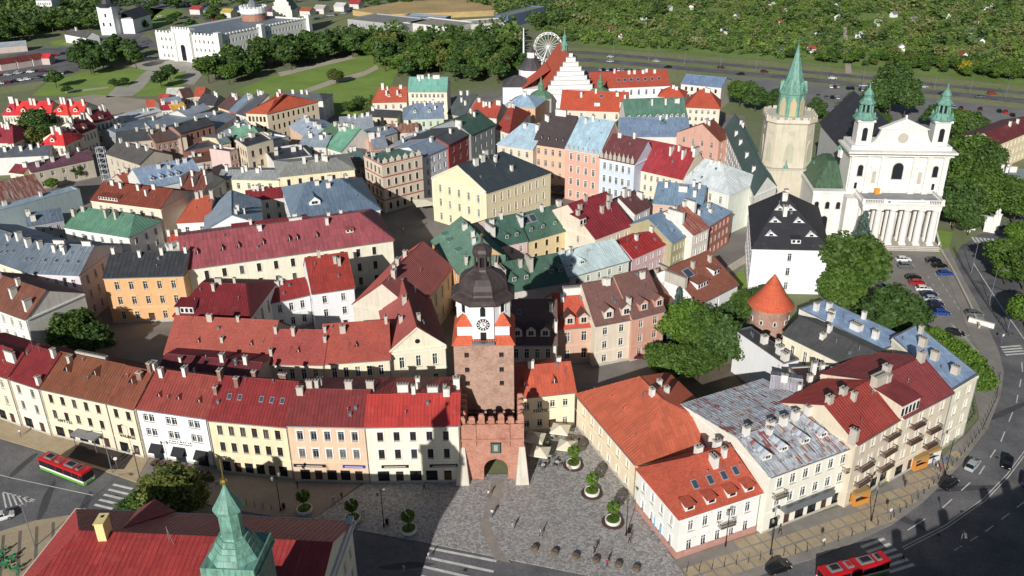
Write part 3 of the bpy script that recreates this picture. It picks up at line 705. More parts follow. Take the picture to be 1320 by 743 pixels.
# wear on the carriageways: patches and covers
TAR = groundm('tar_patch', (70, 70, 74), (82, 81, 82), .5, 3, .4); rp_ = random.Random(9)
b = MB(); b.lathe((0, 0, 0), [(.38, 0), (.38, .012)], 14, 0); MHM = b.mesh('manhole_cover', [plain('cast_iron', (.06, .055, .05), .6, .4)])
for par_, pts in ((ROADL, [(30, 600), (150, 640), (60, 645), (480, 705), (520, 730), (600, 735), (110, 650)]), (ROADR, [(1170, 672), (1210, 690), (1250, 630), (1285, 590), (1300, 530), (1305, 430), (1280, 370), (1240, 660)])):
    for k, q in enumerate(pts):
        p = at(*q)
        if k % 2: obj('manhole_cover', MHM, par_, (p.x, p.y, Z2+.004))
        else:
            a = rp_.random()*3; L_ = 3+rp_.random()*5; b = MB(); n_ = 9
            b.face([(L_*(.8+.3*rp_.random())*math.cos(6.283*i/n_), .8*(.8+.4*rp_.random())*math.sin(6.283*i/n_), 0) for i in range(n_)]); obj('asphalt_patch', b.mesh('asphalt_patch', [TAR]), par_, (p.x, p.y, Z2+.006), a)
flat('bus_square', [(100, 84), (110, 62), (190, 48), (205, 60), (170, 66), (140, 74)], Z3, ASPH)
flat('upper_street', [(60, 100), (100, 90), (118, 66), (60, 62), (-40, 80), (-40, 104)], .05, ASPH)
flat('hill_road', [(186, 0), (240, -6), (300, 30), (276, 34), (236, 10)], Z3, ASPH)
flat('far_side_lawn', [(1425, 330), (1345, 275), (1340, 180), (1700, 200), (1700, 700), (1425, 640)], Z1, LAWN)
# ================================================================ houses
RED = (150, 48, 40); DRED = (120, 36, 36); ORANGE = (205, 88, 48); BROWN = (122, 70, 52); BURG = (128, 50, 58); SLATE = (62, 64, 68)
GREY = (120, 130, 142); LBLUE = (165, 190, 205); GREEN = (66, 98, 84); RUST = (128, 62, 40); BLUEG = (96, 116, 136)
CREAM = (232, 214, 180); WHITEW = (236, 232, 222); YEL = (238, 216, 160); PEACH = (226, 172, 132); PINKW = (222, 190, 180)
LETTER = plain('dark_lettering', (.03, .025, .02), .6)
def lettering(H, s, uu, z, size):
    q = H['FL'].lerp(H['FR'], uu)+Vector((H['u'].y, -H['u'].x))*.06
    obj('lettering', textmesh(s, size, LETTER), H['root'], (q.x, q.y, z), H['rz'])
def surround(H, uu, z, w_, h_, c, name='window_surround'):
    """flat plaster frame standing proud of the wall round an opening"""
    b = MB(); t = .22
    b.box((-w_/2-t/2, -.04, -h_/2-t), t, .1, h_+2*t, 0); b.box((w_/2+t/2, -.04, -h_/2-t), t, .1, h_+2*t, 0); b.box((0, -.04, h_/2), w_, .1, t, 0); b.box((0, -.06, h_/2+t), w_+.7, .2, .12, 0)
    q = H['FL'].lerp(H['FR'], uu); obj(name, b.mesh(name, [c]), H['root'], (q.x, q.y, z), H['rz'])
# ---- the long street front left of the gate
G1 = None
house('cream corner house with dark iron balconies at the end of the street row', (-62, 462), (10, 486), 12.2, (0, 446), 34, d=12, rc=(140, 40, 40), wc=CREAM, fl=3, nc=5, gk='shop', chim=[(.9, .6, 2.6, .6, 2.2)])
house('narrow cream house with dark red metal roof next to the balcony house', (10, 486), (50, 499), 11.9, (62, 452), 34, d=13, rc=(128, 34, 38), wc=(230, 218, 196), fl=3, nc=2, gk='shop', gh=4, fr='grey', chim=[(.95, .12, .8, .8, 1.6)])
H = house('wide cream house with brown tin roof and the word ANTYKI on its front', (50, 499), (137, 518), 11.7, (120, 463), 34, d=14, rc=(126, 72, 46), wear=.2, wcol=(150, 84, 56), wc=(232, 212, 172), fl=3, nc=5, gk='shop', gh=3.9, fr='brown', dorm=[(.28, .55, 'tri', 1.9, 1.3), (.68, .6, 'tri', 1.9, 1.3)], chim=[(.45, 1.12, 7.5, .7, .8)], cmat=CHC)
lettering(H, 'ANTYKI', .27, 4.25, .9)
b = MB(); q = H['FL'].lerp(H['FR'], .63); b.box((0, -1.1, 3.2), 6, 2.2, .35, 0); b.box((-2.6, -1.9, 0), .12, .12, 3.2, 0); b.box((2.6, -1.9, 0), .12, .12, 3.2, 0); obj('entrance_canopy', b.mesh('entrance_canopy', [ZINC]), H['root'], (q.x, q.y, 0), H['rz'])
H = house('narrow cream house with GALERIA lettering under the same brown roof', (137, 518), (173, 526), 11.8, (180, 476), 34, d=14, rc=(132, 70, 48), wear=.2, wc=(232, 212, 172), fl=3, nc=2, gk='shop', gh=3.9, fr='brown', dorm=[(.55, .6, 'tri', 1.9, 1.3)], chim=[(.9, 1.0, .8, .8, 1.7)], cmat=CHB)
lettering(H, 'GALERIA', .5, 4.2, .8)
H = house('white house with AMABILIS lettering, black awnings and a reddish tin roof', (174, 525), (266, 538), 11.6, (243, 482), 34, d=14, rc=(146, 60, 50), wear=.2, wc=(240, 238, 232), wd=.2, fl=3, nc=6, cols=[.13, .21, .45, .53, .77, .85], gk='none', gh=4.6, fr='white', ww=1.15, dorm=[(.28, .35, 'tri', 1.1, .8), (.55, .35, 'tri', 1.1, .8), (.83, .35, 'tri', 1.1, .8)], chim=[(.5, .98, .7, 1.3, 1.5), (.05, 1.0, 1.2, 1.2, 1.4)])
lettering(H, 'AMABILIS', .55, 4.3, 1.0)
for uu in (.2, .52, .84):
    q = H['FL'].lerp(H['FR'], uu); nn = Vector((H['u'].y, -H['u'].x)); b = MB()
    slab(b, [(-1.3, -1.3, 2.5), (1.3, -1.3, 2.5), (1.3, -.02, 3.6), (-1.3, -.02, 3.6)], 0, .05); b.box((0, -1.32, 2.2), 2.6, .04, .32, 0)
    obj('awning', b.mesh('awning', [plain('black_canvas', (.02, .02, .022), .9)]), H['root'], (q.x, q.y, 0), H['rz'])
    b = MB(); b.box((0, -.06, 0), 2.2, .1, 2.7, 0); obj('shop_door', b.mesh('shop_door', [GLASS]), H['root'], (q.x, q.y, 0), H['rz'])
H = house('pale yellow house with dark red roof beside the white shop house', (268, 540), (370, 549), 12.2, (330, 489), 35, d=15, rc=(134, 32, 34), wear=.1, wc=(238, 214, 160), fl=3, nc=6, gk='shop', gh=4.2, fr='brown', sky=[(.2, .55), (.33, .55), (.6, .55), (.73, .55), (.86, .55)], chim=[(.02, .95, .7, 1.2, 1.8), (.02, .6, .7, .7, 1.4), (.4, 1.15, .8, .7, 1.5), (.75, 1.2, 1.4, .7, 1.4)], cmat=CHB)
P5 = house('peach house with white window surrounds beside the bright red roof', (370, 547), (471, 549), 12.9, (430, 503), 33, d=16, rc=(124, 42, 42), wear=.15, wc=(232, 188, 142), fl=3, nc=5, gk='shop', gh=4.6, fr='grey', surr=0, chim=[(.22, 1.03, 1.1, .7, 1.7), (.31, 1.05, .7, .7, 1.7), (.72, 1.03, 1.3, .8, 1.7), (.3, 1.3, .9, .6, 1.6), (.98, 1.1, 1.4, .6, 1.6)], cmat=CHC)
for f_, zz in ((0, 6.55), (1, 10.45)):
    for c in range(5): surround(P5, .06+.88*(c+.5)/5, zz, 1.1, 2.1, WHITE)
H = house('cream house with bright red roof and white chimneys beside the brick gate', (471, 549), (592, 547), 13.0, (530, 509), 33, d=16, rc=(182, 48, 40), wear=.1, wc=(238, 226, 196), fl=3, nc=5, gk='shop', gh=4.6, fr='brown', surr=0, chim=[(.38, 1.12, 2.0, .8, 1.7), (.5, 1.02, .7, .7, 1.7), (.53, 1.3, .8, .8, 2.4), (.7, 1.08, 1.9, .7, 1.2), (.83, 1.1, .5, .6, 1.4), (.95, 1.25, 1.2, 1.0, 2.4)])
for c in range(5):
    for zz in (6.65, 10.5): surround(H, .06+.88*(c+.5)/5, zz, 1.1, 2.1, WHITE)
def shop_sign(H, uu, w_, z, m, hh=.6):
    b = MB(); b.box((0, -.1, 0), w_, .14, hh, 0); b.box((0, -.19, hh*.3), w_*.8, .04, hh*.35, 1); q = H['FL'].lerp(H['FR'], uu); obj('shop_sign', b.mesh('shop_sign', [m, plain('sign_lettering_pale', (.5, .5, .48), .6)]), H['root'], (q.x, q.y, z), H['rz'])
NAVY = plain('sign_navy', (.015, .02, .08), .5); BLKS = plain('sign_black', (.012, .012, .012), .5); LIMEG = plain('sign_lime', (.12, .5, .03), .5)
shop_sign(P5, .22, 6.0, 3.5, BLKS); shop_sign(P5, .8, 4.2, 3.5, plain('sign_blue_bright', (.02, .04, .4), .5)); shop_sign(H, .28, 5.0, 3.6, BLKS); shop_sign(H, .82, 5.5, 3.6, BLKS)
# ---- second row behind the street front
house('low wing with maroon tin roof squeezed behind the street row', (205, 474), (330, 486), 10.5, (270, 462), 20, d=9, rc=(112, 46, 50), wc=CREAM, fl=2, nc=0, trim=False, chim=[(.6, .9, .8, 1.2, 1.6), (.2, .5, .5, .5, 1.2)], cmat=CHW)
house('long courtyard wing with weathered red tile roof and small vent dormers', (212, 456), (347, 463), 10.0, (290, 411), 36, rc=(170, 78, 62), rk='tile', wear=.35, wcol=(170, 84, 62), wc=CREAM, fl=2, nc=8, dorm=[(.3, .35, 'tri', .9, .8), (.8, .35, 'tri', .9, .8)], chim=[(.52, .4, .6, .6, 1.0), (.62, .95, .6, .6, 1.0)], cmat=CHC)
house('middle courtyard wing with plain red tile roof between two parapets', (348, 468), (417, 469), 10.0, (390, 426), 35, rc=(166, 70, 62), rk='tile', wear=.2, wc=CREAM, fl=2, nc=4, dorm=[(.5, .35, 'tri', .9, .8)], chim=[(.02, .25, .6, .6, 1.4), (.03, .9, .6, .6, 1.4)], cmat=CHC)
house('courtyard wing with orange-red tile roof adjoining the pediment house', (417, 468), (503, 462), 10.0, (462, 416), 36, rc=(172, 74, 58), rk='tile', wear=.35, wcol=(172, 76, 52), wc=(236, 220, 180), fl=2, nc=5, dorm=[(.5, .38, 'tri', .9, .8)], chim=[(.04, .55, .6, .6, 1.2), (.04, .8, .6, .6, 1.2), (.95, .95, .6, .9, 1.4)], cmat=CHC)
PED = house('cream pediment house with red and dark slopes beside the lane to the gate', (502, 455), (575, 446), 10.6, d=24, sl=42, roof='gabley', rc=(156, 62, 54), rk='metal', wear=.15, wc=(238, 224, 188), fl=2, nc=3, ns=4, gk=None, chim=[(.55, 1.15, 1.0, 1.0, 1.6), (.3, 1.4, .8, .8, 1.3)], cmat=CHC)
b = MB(); q = PED['FL'].lerp(PED['FR'], .5); b.lathe((0, 0, 0), [(.55, 0), (.55, .1)], 12, 0); me = b.mesh('round_window', [GLASS]); me.transform(Matrix.Rotation(math.pi/2, 4, 'X')); obj('round_window', me, PED['root'], (q.x, q.y, 12.6), PED['rz'])
house('red roofed house with gilt and maroon slopes along the lane', (455, 392), (536, 402), 11.5, d=26, sl=38, roof='gabley', rc=(140, 58, 52), rk='metal', wear=.4, wcol=(150, 96, 60), wc=(214, 200, 176), fl=2, nc=0, ns=5, chim=[(.2, .9, 1.2, 1.0, 1.8), (.45, 1.1, 1.4, .9, 1.8), (.7, 1.2, 1.0, 1.0, 1.6)], cmat=CHC)
house('white courtyard house with red tin roof and barred windows', (402, 378), (457, 370), 11.5, (455, 325), 34, rc=(158, 52, 42), wear=.45, wcol=(140, 76, 50), wc=(240, 238, 232), wd=.25, fl=3, nc=2, ns=3, chim=[(.75, .7, .7, 1.1, 1.6)], cmat=CHC)
house('low white link wing with red roof in the courtyard', (333, 393), (400, 379), 8.5, (360, 365), 30, rc=(150, 44, 44), wc=(238, 236, 230), fl=2, nc=4, chim=[(.55, .9, .5, .5, .9)])
house('dark red hipped house with a white box dormer beside the courtyard', (224, 407), (321, 410), 11.5, (280, 366), 30, d=20, hl=4, hr=3, rc=(122, 30, 36), wear=.1, wc=(228, 222, 210), fl=2, nc=0, ns=4, dorm=[(.14, .1, 'shed', 4.2, 1.7)], chim=[(.05, .1, .9, .9, 1.6), (.4, 1.0, 1.6, .7, 1.2), (.75, 1.02, .6, .6, 1.4)], cmat=CHC)
house('long burgundy roofed house with cream and yellow wall and seven hatch dormers', (236, 347), (507, 309), 13.0, (420, 281), 33, d=26, rc=(158, 78, 84), wear=.15, wc=(238, 228, 196), fl=3, nc=11, ns=4, hr=7, fr='brown', chim=[(.62, 1.2, 3.4, .7, .8), (.8, 1.25, .8, .8, 1.0), (.85, 1.5, .8, .8, 1.0)], dorm=[(.08, .4, 'tri', 1.1, 1.2), (.2, .4, 'tri', 1.1, 1.2), (.28, .42, 'tri', 1.1, 1.2), (.4, .42, 'tri', 1.1, 1.2), (.53, .42, 'tri', 1.1, 1.2), (.57, .42, 'tri', 1.1, 1.2), (.67, .42, 'tri', 1.1, 1.2), (.84, .42, 'shed', 2.0, .9)])
house('dark red lean-to roof behind the long burgundy house', (300, 302), (398, 291), 14.0, (350, 284), 24, rc=(128, 36, 42), wc=(214, 200, 180), fl=2, nc=0, trim=False)
OR = house('bright orange house with black roof and white framed windows', (133, 358), (237, 355), 12.8, (190, 326), 26, d=15, rc=(60, 62, 66), rk='metal', wear=.1, wc=(236, 168, 76), wd=.4, tc=(240, 190, 110), fl=3, nc=5, ns=2, gk='door', surr=2, chim=[(.05, 1.0, .8, .8, 1.4), (.95, .95, .7, .7, 1.4)])
house('grey metal roofed house with lilac side wall and four roof windows', (38, 352), (102, 355), 13.0, (90, 316), 27, d=20, rc=(118, 130, 142), wear=.15, wc=(220, 208, 214), fl=3, nc=5, ns=5, sky=[(.2, .45), (.42, .45), (.64, .45), (.85, .45)], chim=[(.5, .72, .6, 1.2, 1.6), (.3, 1.0, 3.0, .6, 1.0), (.85, 1.0, 2.4, .6, 1.0)])
house('cream house with arched openings and grey roof with many roof windows', (-60, 318), (38, 352), 12.8, (10, 300), 28, d=18, rc=(104, 116, 130), wear=.15, wc=(232, 220, 184), fl=3, nc=8, sky=[(.55, .35), (.6, .42), (.66, .5), (.85, .4), (.9, .45)], chim=[(.6, .9, 1.0, 1.4, 2.0), (.75, .8, 1.0, 1.4, 2.0), (.88, .85, .8, 1.2, 1.8)])
house('brown roofed corner house with bare blue-grey side wall', (-40, 384), (34, 411), 12.0, (38, 368), 36, d=15, rc=(124, 76, 58), wear=.15, wc=(232, 226, 212), fl=3, nc=6, wd=.6, chim=[(.62, .55, .7, 1.6, 2.0), (.93, .35, .8, 1.8, 2.2)])
# ---- left middle field
house('white house with patched green copper roof in the rear courtyard', (83, 293), (166, 306), 11.0, (135, 272), 26, d=13, hr=3.5, rc=(96, 142, 116), wear=.15, wcol=(120, 160, 136), wc=WHITEW, fl=3, nc=6, ns=3, chim=[(.02, .6, 1.1, 1.1, 1.8), (.55, .75, .7, 1.3, 2.0), (.72, .75, .7, 1.3, 2.0)], cmat=CHC)
house('cream house with rusty ribbed roof and loft windows', (117, 258), (207, 269), 13.5, (170, 239), 28, d=16, rc=(132, 62, 46), wear=.5, wcol=(160, 84, 54), wc=CREAM, fl=3, nc=6, ns=0, dorm=[(.25, .1, 'shed', 7, 1.1)], chim=[(.3, .8, .9, .8, 1.6), (.55, .8, .9, .8, 1.6), (.7, .6, .6, 1.0, 1.6)], cmat=CHW)
house('orange tiled hip roof house with white wall in the rear yards', (228, 287), (271, 285), 11.0, (262, 253), 36, d=16, hl=5, rc=(176, 76, 46), rk='tile', wear=.1, wc=WHITEW, fl=2, nc=2, chim=[(.1, .95, 1.0, 1.2, 1.6), (.95, .95, 1.0, 1.2, 1.8)], cmat=CHC)
house('white gabled house with steel-blue roof behind the burgundy roof', (264, 298), (338, 290), 12.0, d=22, sl=26, roof='gabley', rc=(120, 136, 150), wear=.1, wc=(244, 244, 240), wd=.1, fl=2, nc=0, ns=0, chim=[(.2, .6, .6, .6, 1.6)])
house('white walled house with big blue-grey hipped metal roof beside the lane', (378, 284), (490, 270), 14.0, (420, 233), 27, d=30, hl=6, hr=9, rc=(100, 120, 140), wear=.2, wcol=(128, 146, 160), wc=(236, 236, 232), fl=3, nc=0, ns=4, dorm=[(.25, .35, 'gable', 3.2, 1.2)], chim=[(.3, .9, 1.2, .7, 1.2)])
house('yellow house with beige-grey hip roof near the lane', (358, 228), (457, 218), 13.0, (415, 206), 26, d=18, hl=5, hr=5, rc=(140, 140, 134), wear=.1, wc=(240, 224, 170), fl=3, nc=6, ns=3, fr='brown', chim=[(.3, .85, 1.0, .9, 2.2), (.55, .9, 1.0, .9, 2.2), (.7, 1.0, .9, .9, 2.0)], cmat=CHW)
house('long yellow house with light grey roof joined to the hip roofed one', (281, 231), (359, 232), 12.0, (320, 220), 22, d=12, rc=(150, 154, 154), wear=.1, wc=(242, 230, 176), fl=3, nc=5, ns=0, chim=[(.1, .95, .9, .9, 1.8), (.42, .95, .9, .9, 1.8), (.65, .95, .9, .9, 1.8)], cmat=CHW)
house('small dark red roofed shed house below the yellow houses', (318, 259), (368, 254), 8.0, (342, 244), 32, rc=(130, 34, 40), wc=(220, 214, 200), fl=2, nc=3, chim=[(.45, .9, .7, .7, 1.4)])
house('dark red roofed annex by the lane corner', (440, 247), (474, 243), 10.0, (455, 229), 34, hr=3, rc=(140, 40, 44), wc=(210, 196, 180), fl=2, nc=2)
house('brown roofed row house with tall white chimney slabs', (232, 248), (262, 250), 12.0, (252, 222), 34, d=14, rc=(116, 62, 48), wear=.3, wc=(200, 190, 178), fl=2, nc=2, ns=2, chim=[(.02, .6, .5, 5, 1.6), (.5, .6, .5, 5, 1.6), (.98, .7, .5, 4, 1.6)])
house('steel-blue roofed house with round top dormers', (186, 244), (262, 228), 12.0, (225, 208), 26, d=17, rc=(140, 160, 184), wear=.15, wc=(226, 222, 214), fl=2, nc=4, dorm=[(.2, .3, 'gable', 1.1, 1.0), (.35, .3, 'gable', 1.1, 1.0), (.5, .3, 'gable', 1.1, 1.0), (.62, .3, 'gable', 1.1, 1.0)], chim=[(.4, .8, 1.0, .7, 1.4), (.55, .7, .8, .6, 1.2)])
house('orange-brown shed roof beside the scaffolded house', (160, 236), (198, 226), 8.0, (180, 218), 26, rc=(160, 76, 52), wear=.3, wc=(205, 188, 166), fl=2, nc=2)
SCAF = house('large grey roofed stone-coloured house with scaffolding at its corner', (136, 198), (180, 212), 14.0, (170, 187), 28, d=16, Cr=(222, 200), rc=(92, 88, 84), wear=.2, wc=(204, 188, 160), fl=3, nc=5, ns=4, chim=[(.6, .95, 1.0, .9, 1.6), (.85, .95, 1.0, .9, 1.6)])
house('dark slate roofed house behind the scaffolded one', (150, 184), (240, 176), 11.5, (200, 166), 24, d=14, rc=(74, 76, 78), wear=.15, wc=(196, 176, 150), fl=3, nc=5, chim=[(.3, .9, .9, .7, 1.4), (.7, .95, .9, .7, 1.4)], cmat=CHC)
house('brick walled house with dark roof and five windows', (232, 172), (276, 160), 13.0, (250, 156), 24, d=13, rc=(70, 72, 76), wear=.1, wc=(172, 112, 88), fl=3, nc=5, ns=0, fr='brown')
house('brown roofed brick house adjoining the dark roofs', (200, 184), (232, 178), 11.0, (212, 168), 26, d=12, rc=(96, 74, 66), wear=.2, wc=(176, 128, 104), fl=3, nc=4)
house('rust brown bare brick wall house with dark flat roof', (236, 198), (284, 188), 12.5, roof='flat', Cr=(300, 176), rc=(74, 76, 80), wc=(170, 100, 66), fl=3, nc=0, par=.4)
house('pale yellow narrow house end beside the brick wall', (284, 186), (297, 183), 13.0, (288, 176), 34, d=14, rc=(104, 120, 116), wc=(232, 208, 152), fl=3, nc=3)
house('tall cream tenement with black roof and paired windows', (318, 192), (352, 182), 16.5, roof='flat', Cl=(304, 182), rc=(58, 60, 64), wc=(226, 204, 168), fl=4, nc=3, nl=4, ww=1.3, fr='brown', chim=[(.6, .9, 1.6, .8, 1.6)])
house('pink narrow tenement next to the tall cream one', (296, 198), (306, 194), 14, roof='flat', d=9, rc=(60, 60, 64), wc=(222, 186, 176), fl=4, nc=2)
house('long grey sheet roofed hall across the middle', (200, 172), (262, 150), 8.5, roof='flat', Cl=(186, 158), rc=(128, 140, 152), wc=(210, 210, 206), fl=2, nc=0, par=.2)
house('slanting zinc roofed house row stepping down to the lane', (278, 167), (304, 150), 10.0, (280, 146), 20, d=20, rc=(140, 150, 160), wear=.2, wc=(204, 198, 186), fl=3, nc=3)
house('light zinc roofed house with rooftop boxes', (292, 182), (326, 164), 11.5, roof='flat', Cl=(282, 172), rc=(165, 178, 188), wc=(220, 216, 206), fl=3, nc=0, par=.3, chim=[(.3, .5, 1.2, 1.0, 1.4), (.6, .5, 1.0, 1.0, 1.2), (.8, .3, 1.2, 1.0, 1.4)])
house('green copper corner roof house beside the zinc roofs', (300, 178), (336, 176), 12.5, (322, 162), 30, d=10, hr=3, rc=(110, 158, 130), wc=(206, 196, 176), fl=3, nc=2)
house('jumbled grey flat roofed house with white chimney blocks', (338, 190), (372, 178), 12.0, roof='flat', d=14, rc=(120, 134, 148), wc=(222, 220, 214), fl=3, nc=3, chim=[(.2, .4, 1.6, 1.0, 1.6), (.5, .6, 1.4, 1.0, 1.6), (.8, .5, 1.4, 1.0, 1.6)])
house('black flat roofed house with white parapet ends', (352, 210), (402, 203), 12.5, roof='flat', d=16, rc=(58, 62, 68), wc=(228, 226, 220), fl=3, nc=0, chim=[(.7, .6, 1.6, .8, 1.8), (.9, .7, 1.4, .8, 1.8), (.2, .5, 1.2, .8, 1.6)])
house('grey zinc roofed house between the black roof and the green roofs', (385, 188), (420, 190), 11.5, (400, 174), 24, d=15, rc=(140, 152, 162), wc=(214, 206, 192), fl=3, nc=3, chim=[(.3, .8, 1.4, 1.0, 1.4), (.7, .7, 1.4, 1.0, 1.4)])
house('orange hip roofed cream palace beside the lawn', (317, 146), (344, 147), 12.5, roof='hip', Cr=(410, 131), rh=18.0, rpos=.5, hl=6, hr=6, rc=(196, 84, 48), rk='tile', wear=.05, wc=(236, 214, 168), fl=3, nc=5, ns=9, fr='brown')
house('grey roofed white house behind the orange palace', (352, 128), (416, 130), 9.5, (388, 120), 24, d=13, hr=3, rc=(96, 100, 104), wc=(228, 226, 220), fl=3, nc=6, ns=2, chim=[(.1, .9, 1.2, 1, 1.6), (.4, .9, 1.2, 1, 1.6), (.6, .9, 1.2, 1, 1.6)])
for i, (lab, A_, B_, rp_, c_, w_) in enumerate([
    ('yellow street house with brown tin roof on the castle lane', (281, 138), (294, 142), (296, 122), (98, 70, 66), (236, 206, 128)),
    ('red street house with blue-grey roof on the castle lane', (294, 141), (304, 146), (307, 117), (120, 136, 152), (196, 70, 52)),
    ('white street house with black roof on the castle lane', (304, 146), (318, 150), (322, 116), (84, 86, 90), (224, 216, 202))]):
    house(lab, A_, B_, 10.5, rp_, 30, d=12, rc=c_, wc=w_, fl=3, nc=3, chim=[(.5, .95, 1.4, 1.0, 1.4)])
house('peach house with light steel roof and skylights on the lane', (373, 163), (401, 181), 11.0, (392, 152), 24, d=15, rc=(164, 176, 192), wear=.1, wc=(230, 182, 136), fl=3, nc=6, sky=[(.5, .6, 1.6, 1.2), (.62, .62, 1.6, 1.2)], chim=[(.3, .85, 1.2, 1.2, 1.8), (.6, .9, 1.4, 1.0, 1.6), (.8, .9, 1.2, 1.0, 1.6)])
house('house with dark and bright green copper slopes', (402, 181), (420, 190), 11.0, (424, 158), 30, d=16, rc=(86, 118, 88), wear=.3, wc=(216, 202, 178), fl=3, nc=3, chim=[(.9, .85, 1.2, 1.4, 1.8)])
house('house with mint green copper roof and white gable', (420, 190), (440, 196), 11.0, (456, 164), 34, d=18, rc=(104, 158, 132), wear=.2, wc=(226, 220, 206), fl=3, nc=3, chim=[(.2, .9, 1.2, 1.2, 1.6), (.6, .95, 1.0, .8, 1.4)])
house('zinc roofed low house behind the green copper roofs', (440, 168), (482, 165), 9.5, (460, 150), 22, d=14, rc=(150, 156, 166), wear=.2, wc=(206, 190, 168), fl=2, nc=4, chim=[(.3, .9, .9, .9, 1.4), (.7, .9, .9, .9, 1.4)])
house('black lean-to roofed house behind the zinc roofs', (472, 150), (512, 152), 9.0, (490, 142), 22, d=8, rc=(70, 70, 74), wc=(216, 196, 160), fl=2, nc=4)
house('pale green house with blue-grey hip roof', (520, 154), (572, 152), 12.5, (545, 134), 26, d=18, hl=5, rc=(126, 142, 164), wear=.1, wc=(196, 214, 176), fl=3, nc=5, ns=0, dorm=[(.2, .4, 'gable', 1.2, 1.0), (.6, .4, 'gable', 1.2, 1.0)], chim=[(.75, .6, .7, .7, 1.4)])
house('cream house with orange mansard roof and chimneys beside the park', (480, 132), (524, 131), 8.0, (504, 113), 40, d=13, hl=3, rc=(184, 78, 50), rk='tile', wear=.05, wc=(228, 214, 186), fl=2, nc=4, chim=[(.15, .9, 1.2, 1.0, 2.6), (.35, .5, .8, .8, 2), (.7, .5, .8, .8, 2)], dorm=[(.45, .35, 'gable', 1.2, 1.0), (.8, .35, 'gable', 1.2, 1.0)])
house('cream house with turquoise copper roof and white parapets beside the park', (526, 118), (576, 118), 13.5, (552, 100), 40, d=14, rc=(110, 168, 152), wear=.15, wc=(232, 220, 190), fl=4, nc=8, ns=0, chim=[(.3, .95, 3, 1, 1.2), (.7, .95, 3, 1, 1.2)])
house('beige walled house with rusted brown roof panel', (498, 172), (540, 170), 9.0, (520, 160), 22, d=11, rc=(140, 84, 62), wear=.6, wcol=(176, 168, 160), wc=(222, 210, 192), fl=2, nc=3, chim=[(.1, .5, .8, .8, 1.2)])
house('salmon brick house with grey tin roof behind the attic house', (482, 192), (500, 190), 12.0, (488, 176), 30, d=14, rc=(126, 134, 144), wc=(202, 138, 106), fl=3, nc=3, ns=3, chim=[(.1, .9, 2, 1, 2)])
house('orange brick gable end behind the attic house', (500, 190), (534, 194), 13.0, d=14, sl=20, roof='gabley', rc=(120, 134, 150), wc=(206, 132, 98), fl=3, nc=0)
house('dark grey roofed house below the green house', (486, 178), (512, 170), 10.0, (500, 165), 25, d=12, rc=(128, 140, 156), wc=(200, 186, 168), fl=2, nc=2)
# ---- the market square
U = house('beige renaissance house with red bands and ornate attic on the square', (492, 213), (544, 201), 16.6, roof='flat', Cl=(469, 201), rc=(84, 116, 96), wc=(216, 200, 172), wd=.7, fl=4, nc=5, nl=4, fr='brown', par=.3)
REDB = plain('red_band', (.42, .1, .06), .8)
b = MB()
for (p, q) in ((U['FL'], U['FR']), (U['BL'], U['FL'])):
    uu = (q-p).normalized(); nn = Vector((uu.y, -uu.x))
    for zz in (4.3, 8.2, 12.2, 16.4): b.hull([(*(p), zz), (*(p+nn*.16), zz), (*(q+nn*.16), zz), (*q, zz)][::-1], [(*(p), zz+.32), (*(p+nn*.16), zz+.32), (*(q+nn*.16), zz+.32), (*q, zz+.32)][::-1], 0)
b.build('red_string_course', REDB, U['root'])
def crest(H, p, q, z, n, hgt=2.0, wid=1.4, mat=None):
    b = MB(); L = (q-p).length; rz = math.atan2((q-p).y, (q-p).x)
    for i in range(n):
        c = p.lerp(q, (i+.5)/n); wv = min(wid, L/n*.7)
        b.box((c.x, c.y, z), wv, .3, hgt*.55, 0, rz); b.box((c.x, c.y, z+hgt*.55), wv*.6, .28, hgt*.25, 0, rz, taper=.5); b.sphere((c.x, c.y, z+hgt*.88), .16, 6, 4)
    b.build('attic_crest', mat or STONE, H['root'])
crest(U, U['FL'], U['FR'], 17.0, 6, 2.0, 1.6, wallm((226, 214, 190), .5)); crest(U, U['BL'], U['FL'], 17.0, 3, 1.6, 1.0)
house('white and pale blue house with orange band on the square', (545, 203), (578, 189), 15.2, (550, 181), 24, d=16, rc=(118, 132, 150), wear=.15, wc=(226, 230, 234), wd=.4, fl=4, nc=4)
house('deep red house with black roof on the square', (578, 187), (607, 172), 16.0, (586, 166), 22, d=16, rc=(58, 62, 68), wc=(170, 52, 44), wd=.3, tc=(212, 80, 52), fl=4, nc=3)
house('grey pilastered house with dark green roof on the square', (607, 174), (638, 160), 16.0, (606, 146), 30, d=18, rc=(62, 92, 78), wear=.15, wc=(140, 146, 146), fl=4, nc=4, chim=[(.02, .7, 1, 2.4, 1.4)])
house('white house with red tiled hip roof behind the square', (640, 166), (656, 172), 12.0, roof='hip', Cr=(684, 146), rh=18, rpos=.5, hl=2, hr=4, rc=(170, 62, 42), rk='tile', wear=.1, wc=(236, 228, 212), fl=3, nc=3, ns=5, chim=[(.2, .95, 1.2, 1, 2)], sky=[(.3, .5), (.5, .5), (.7, .5)])
house('long red tiled house with two white chimneys behind the square', (594, 148), (640, 152), 11.0, (618, 131), 36, d=14, hl=4, rc=(172, 66, 44), rk='tile', wear=.1, wc=(226, 214, 194), fl=3, nc=5, chim=[(.45, .7, .9, .9, 2), (.65, .7, .9, .9, 2), (.9, .9, 2, 1, 1.6)])
house('dark grey roofed house with dormers left of the red tiles', (577, 146), (598, 150), 11.0, (590, 118), 38, d=13, rc=(78, 84, 84), wc=(190, 180, 168), fl=2, nc=0, chim=[(.4, .6, .8, .8, 1.6), (.7, .5, .8, .8, 1.6)])
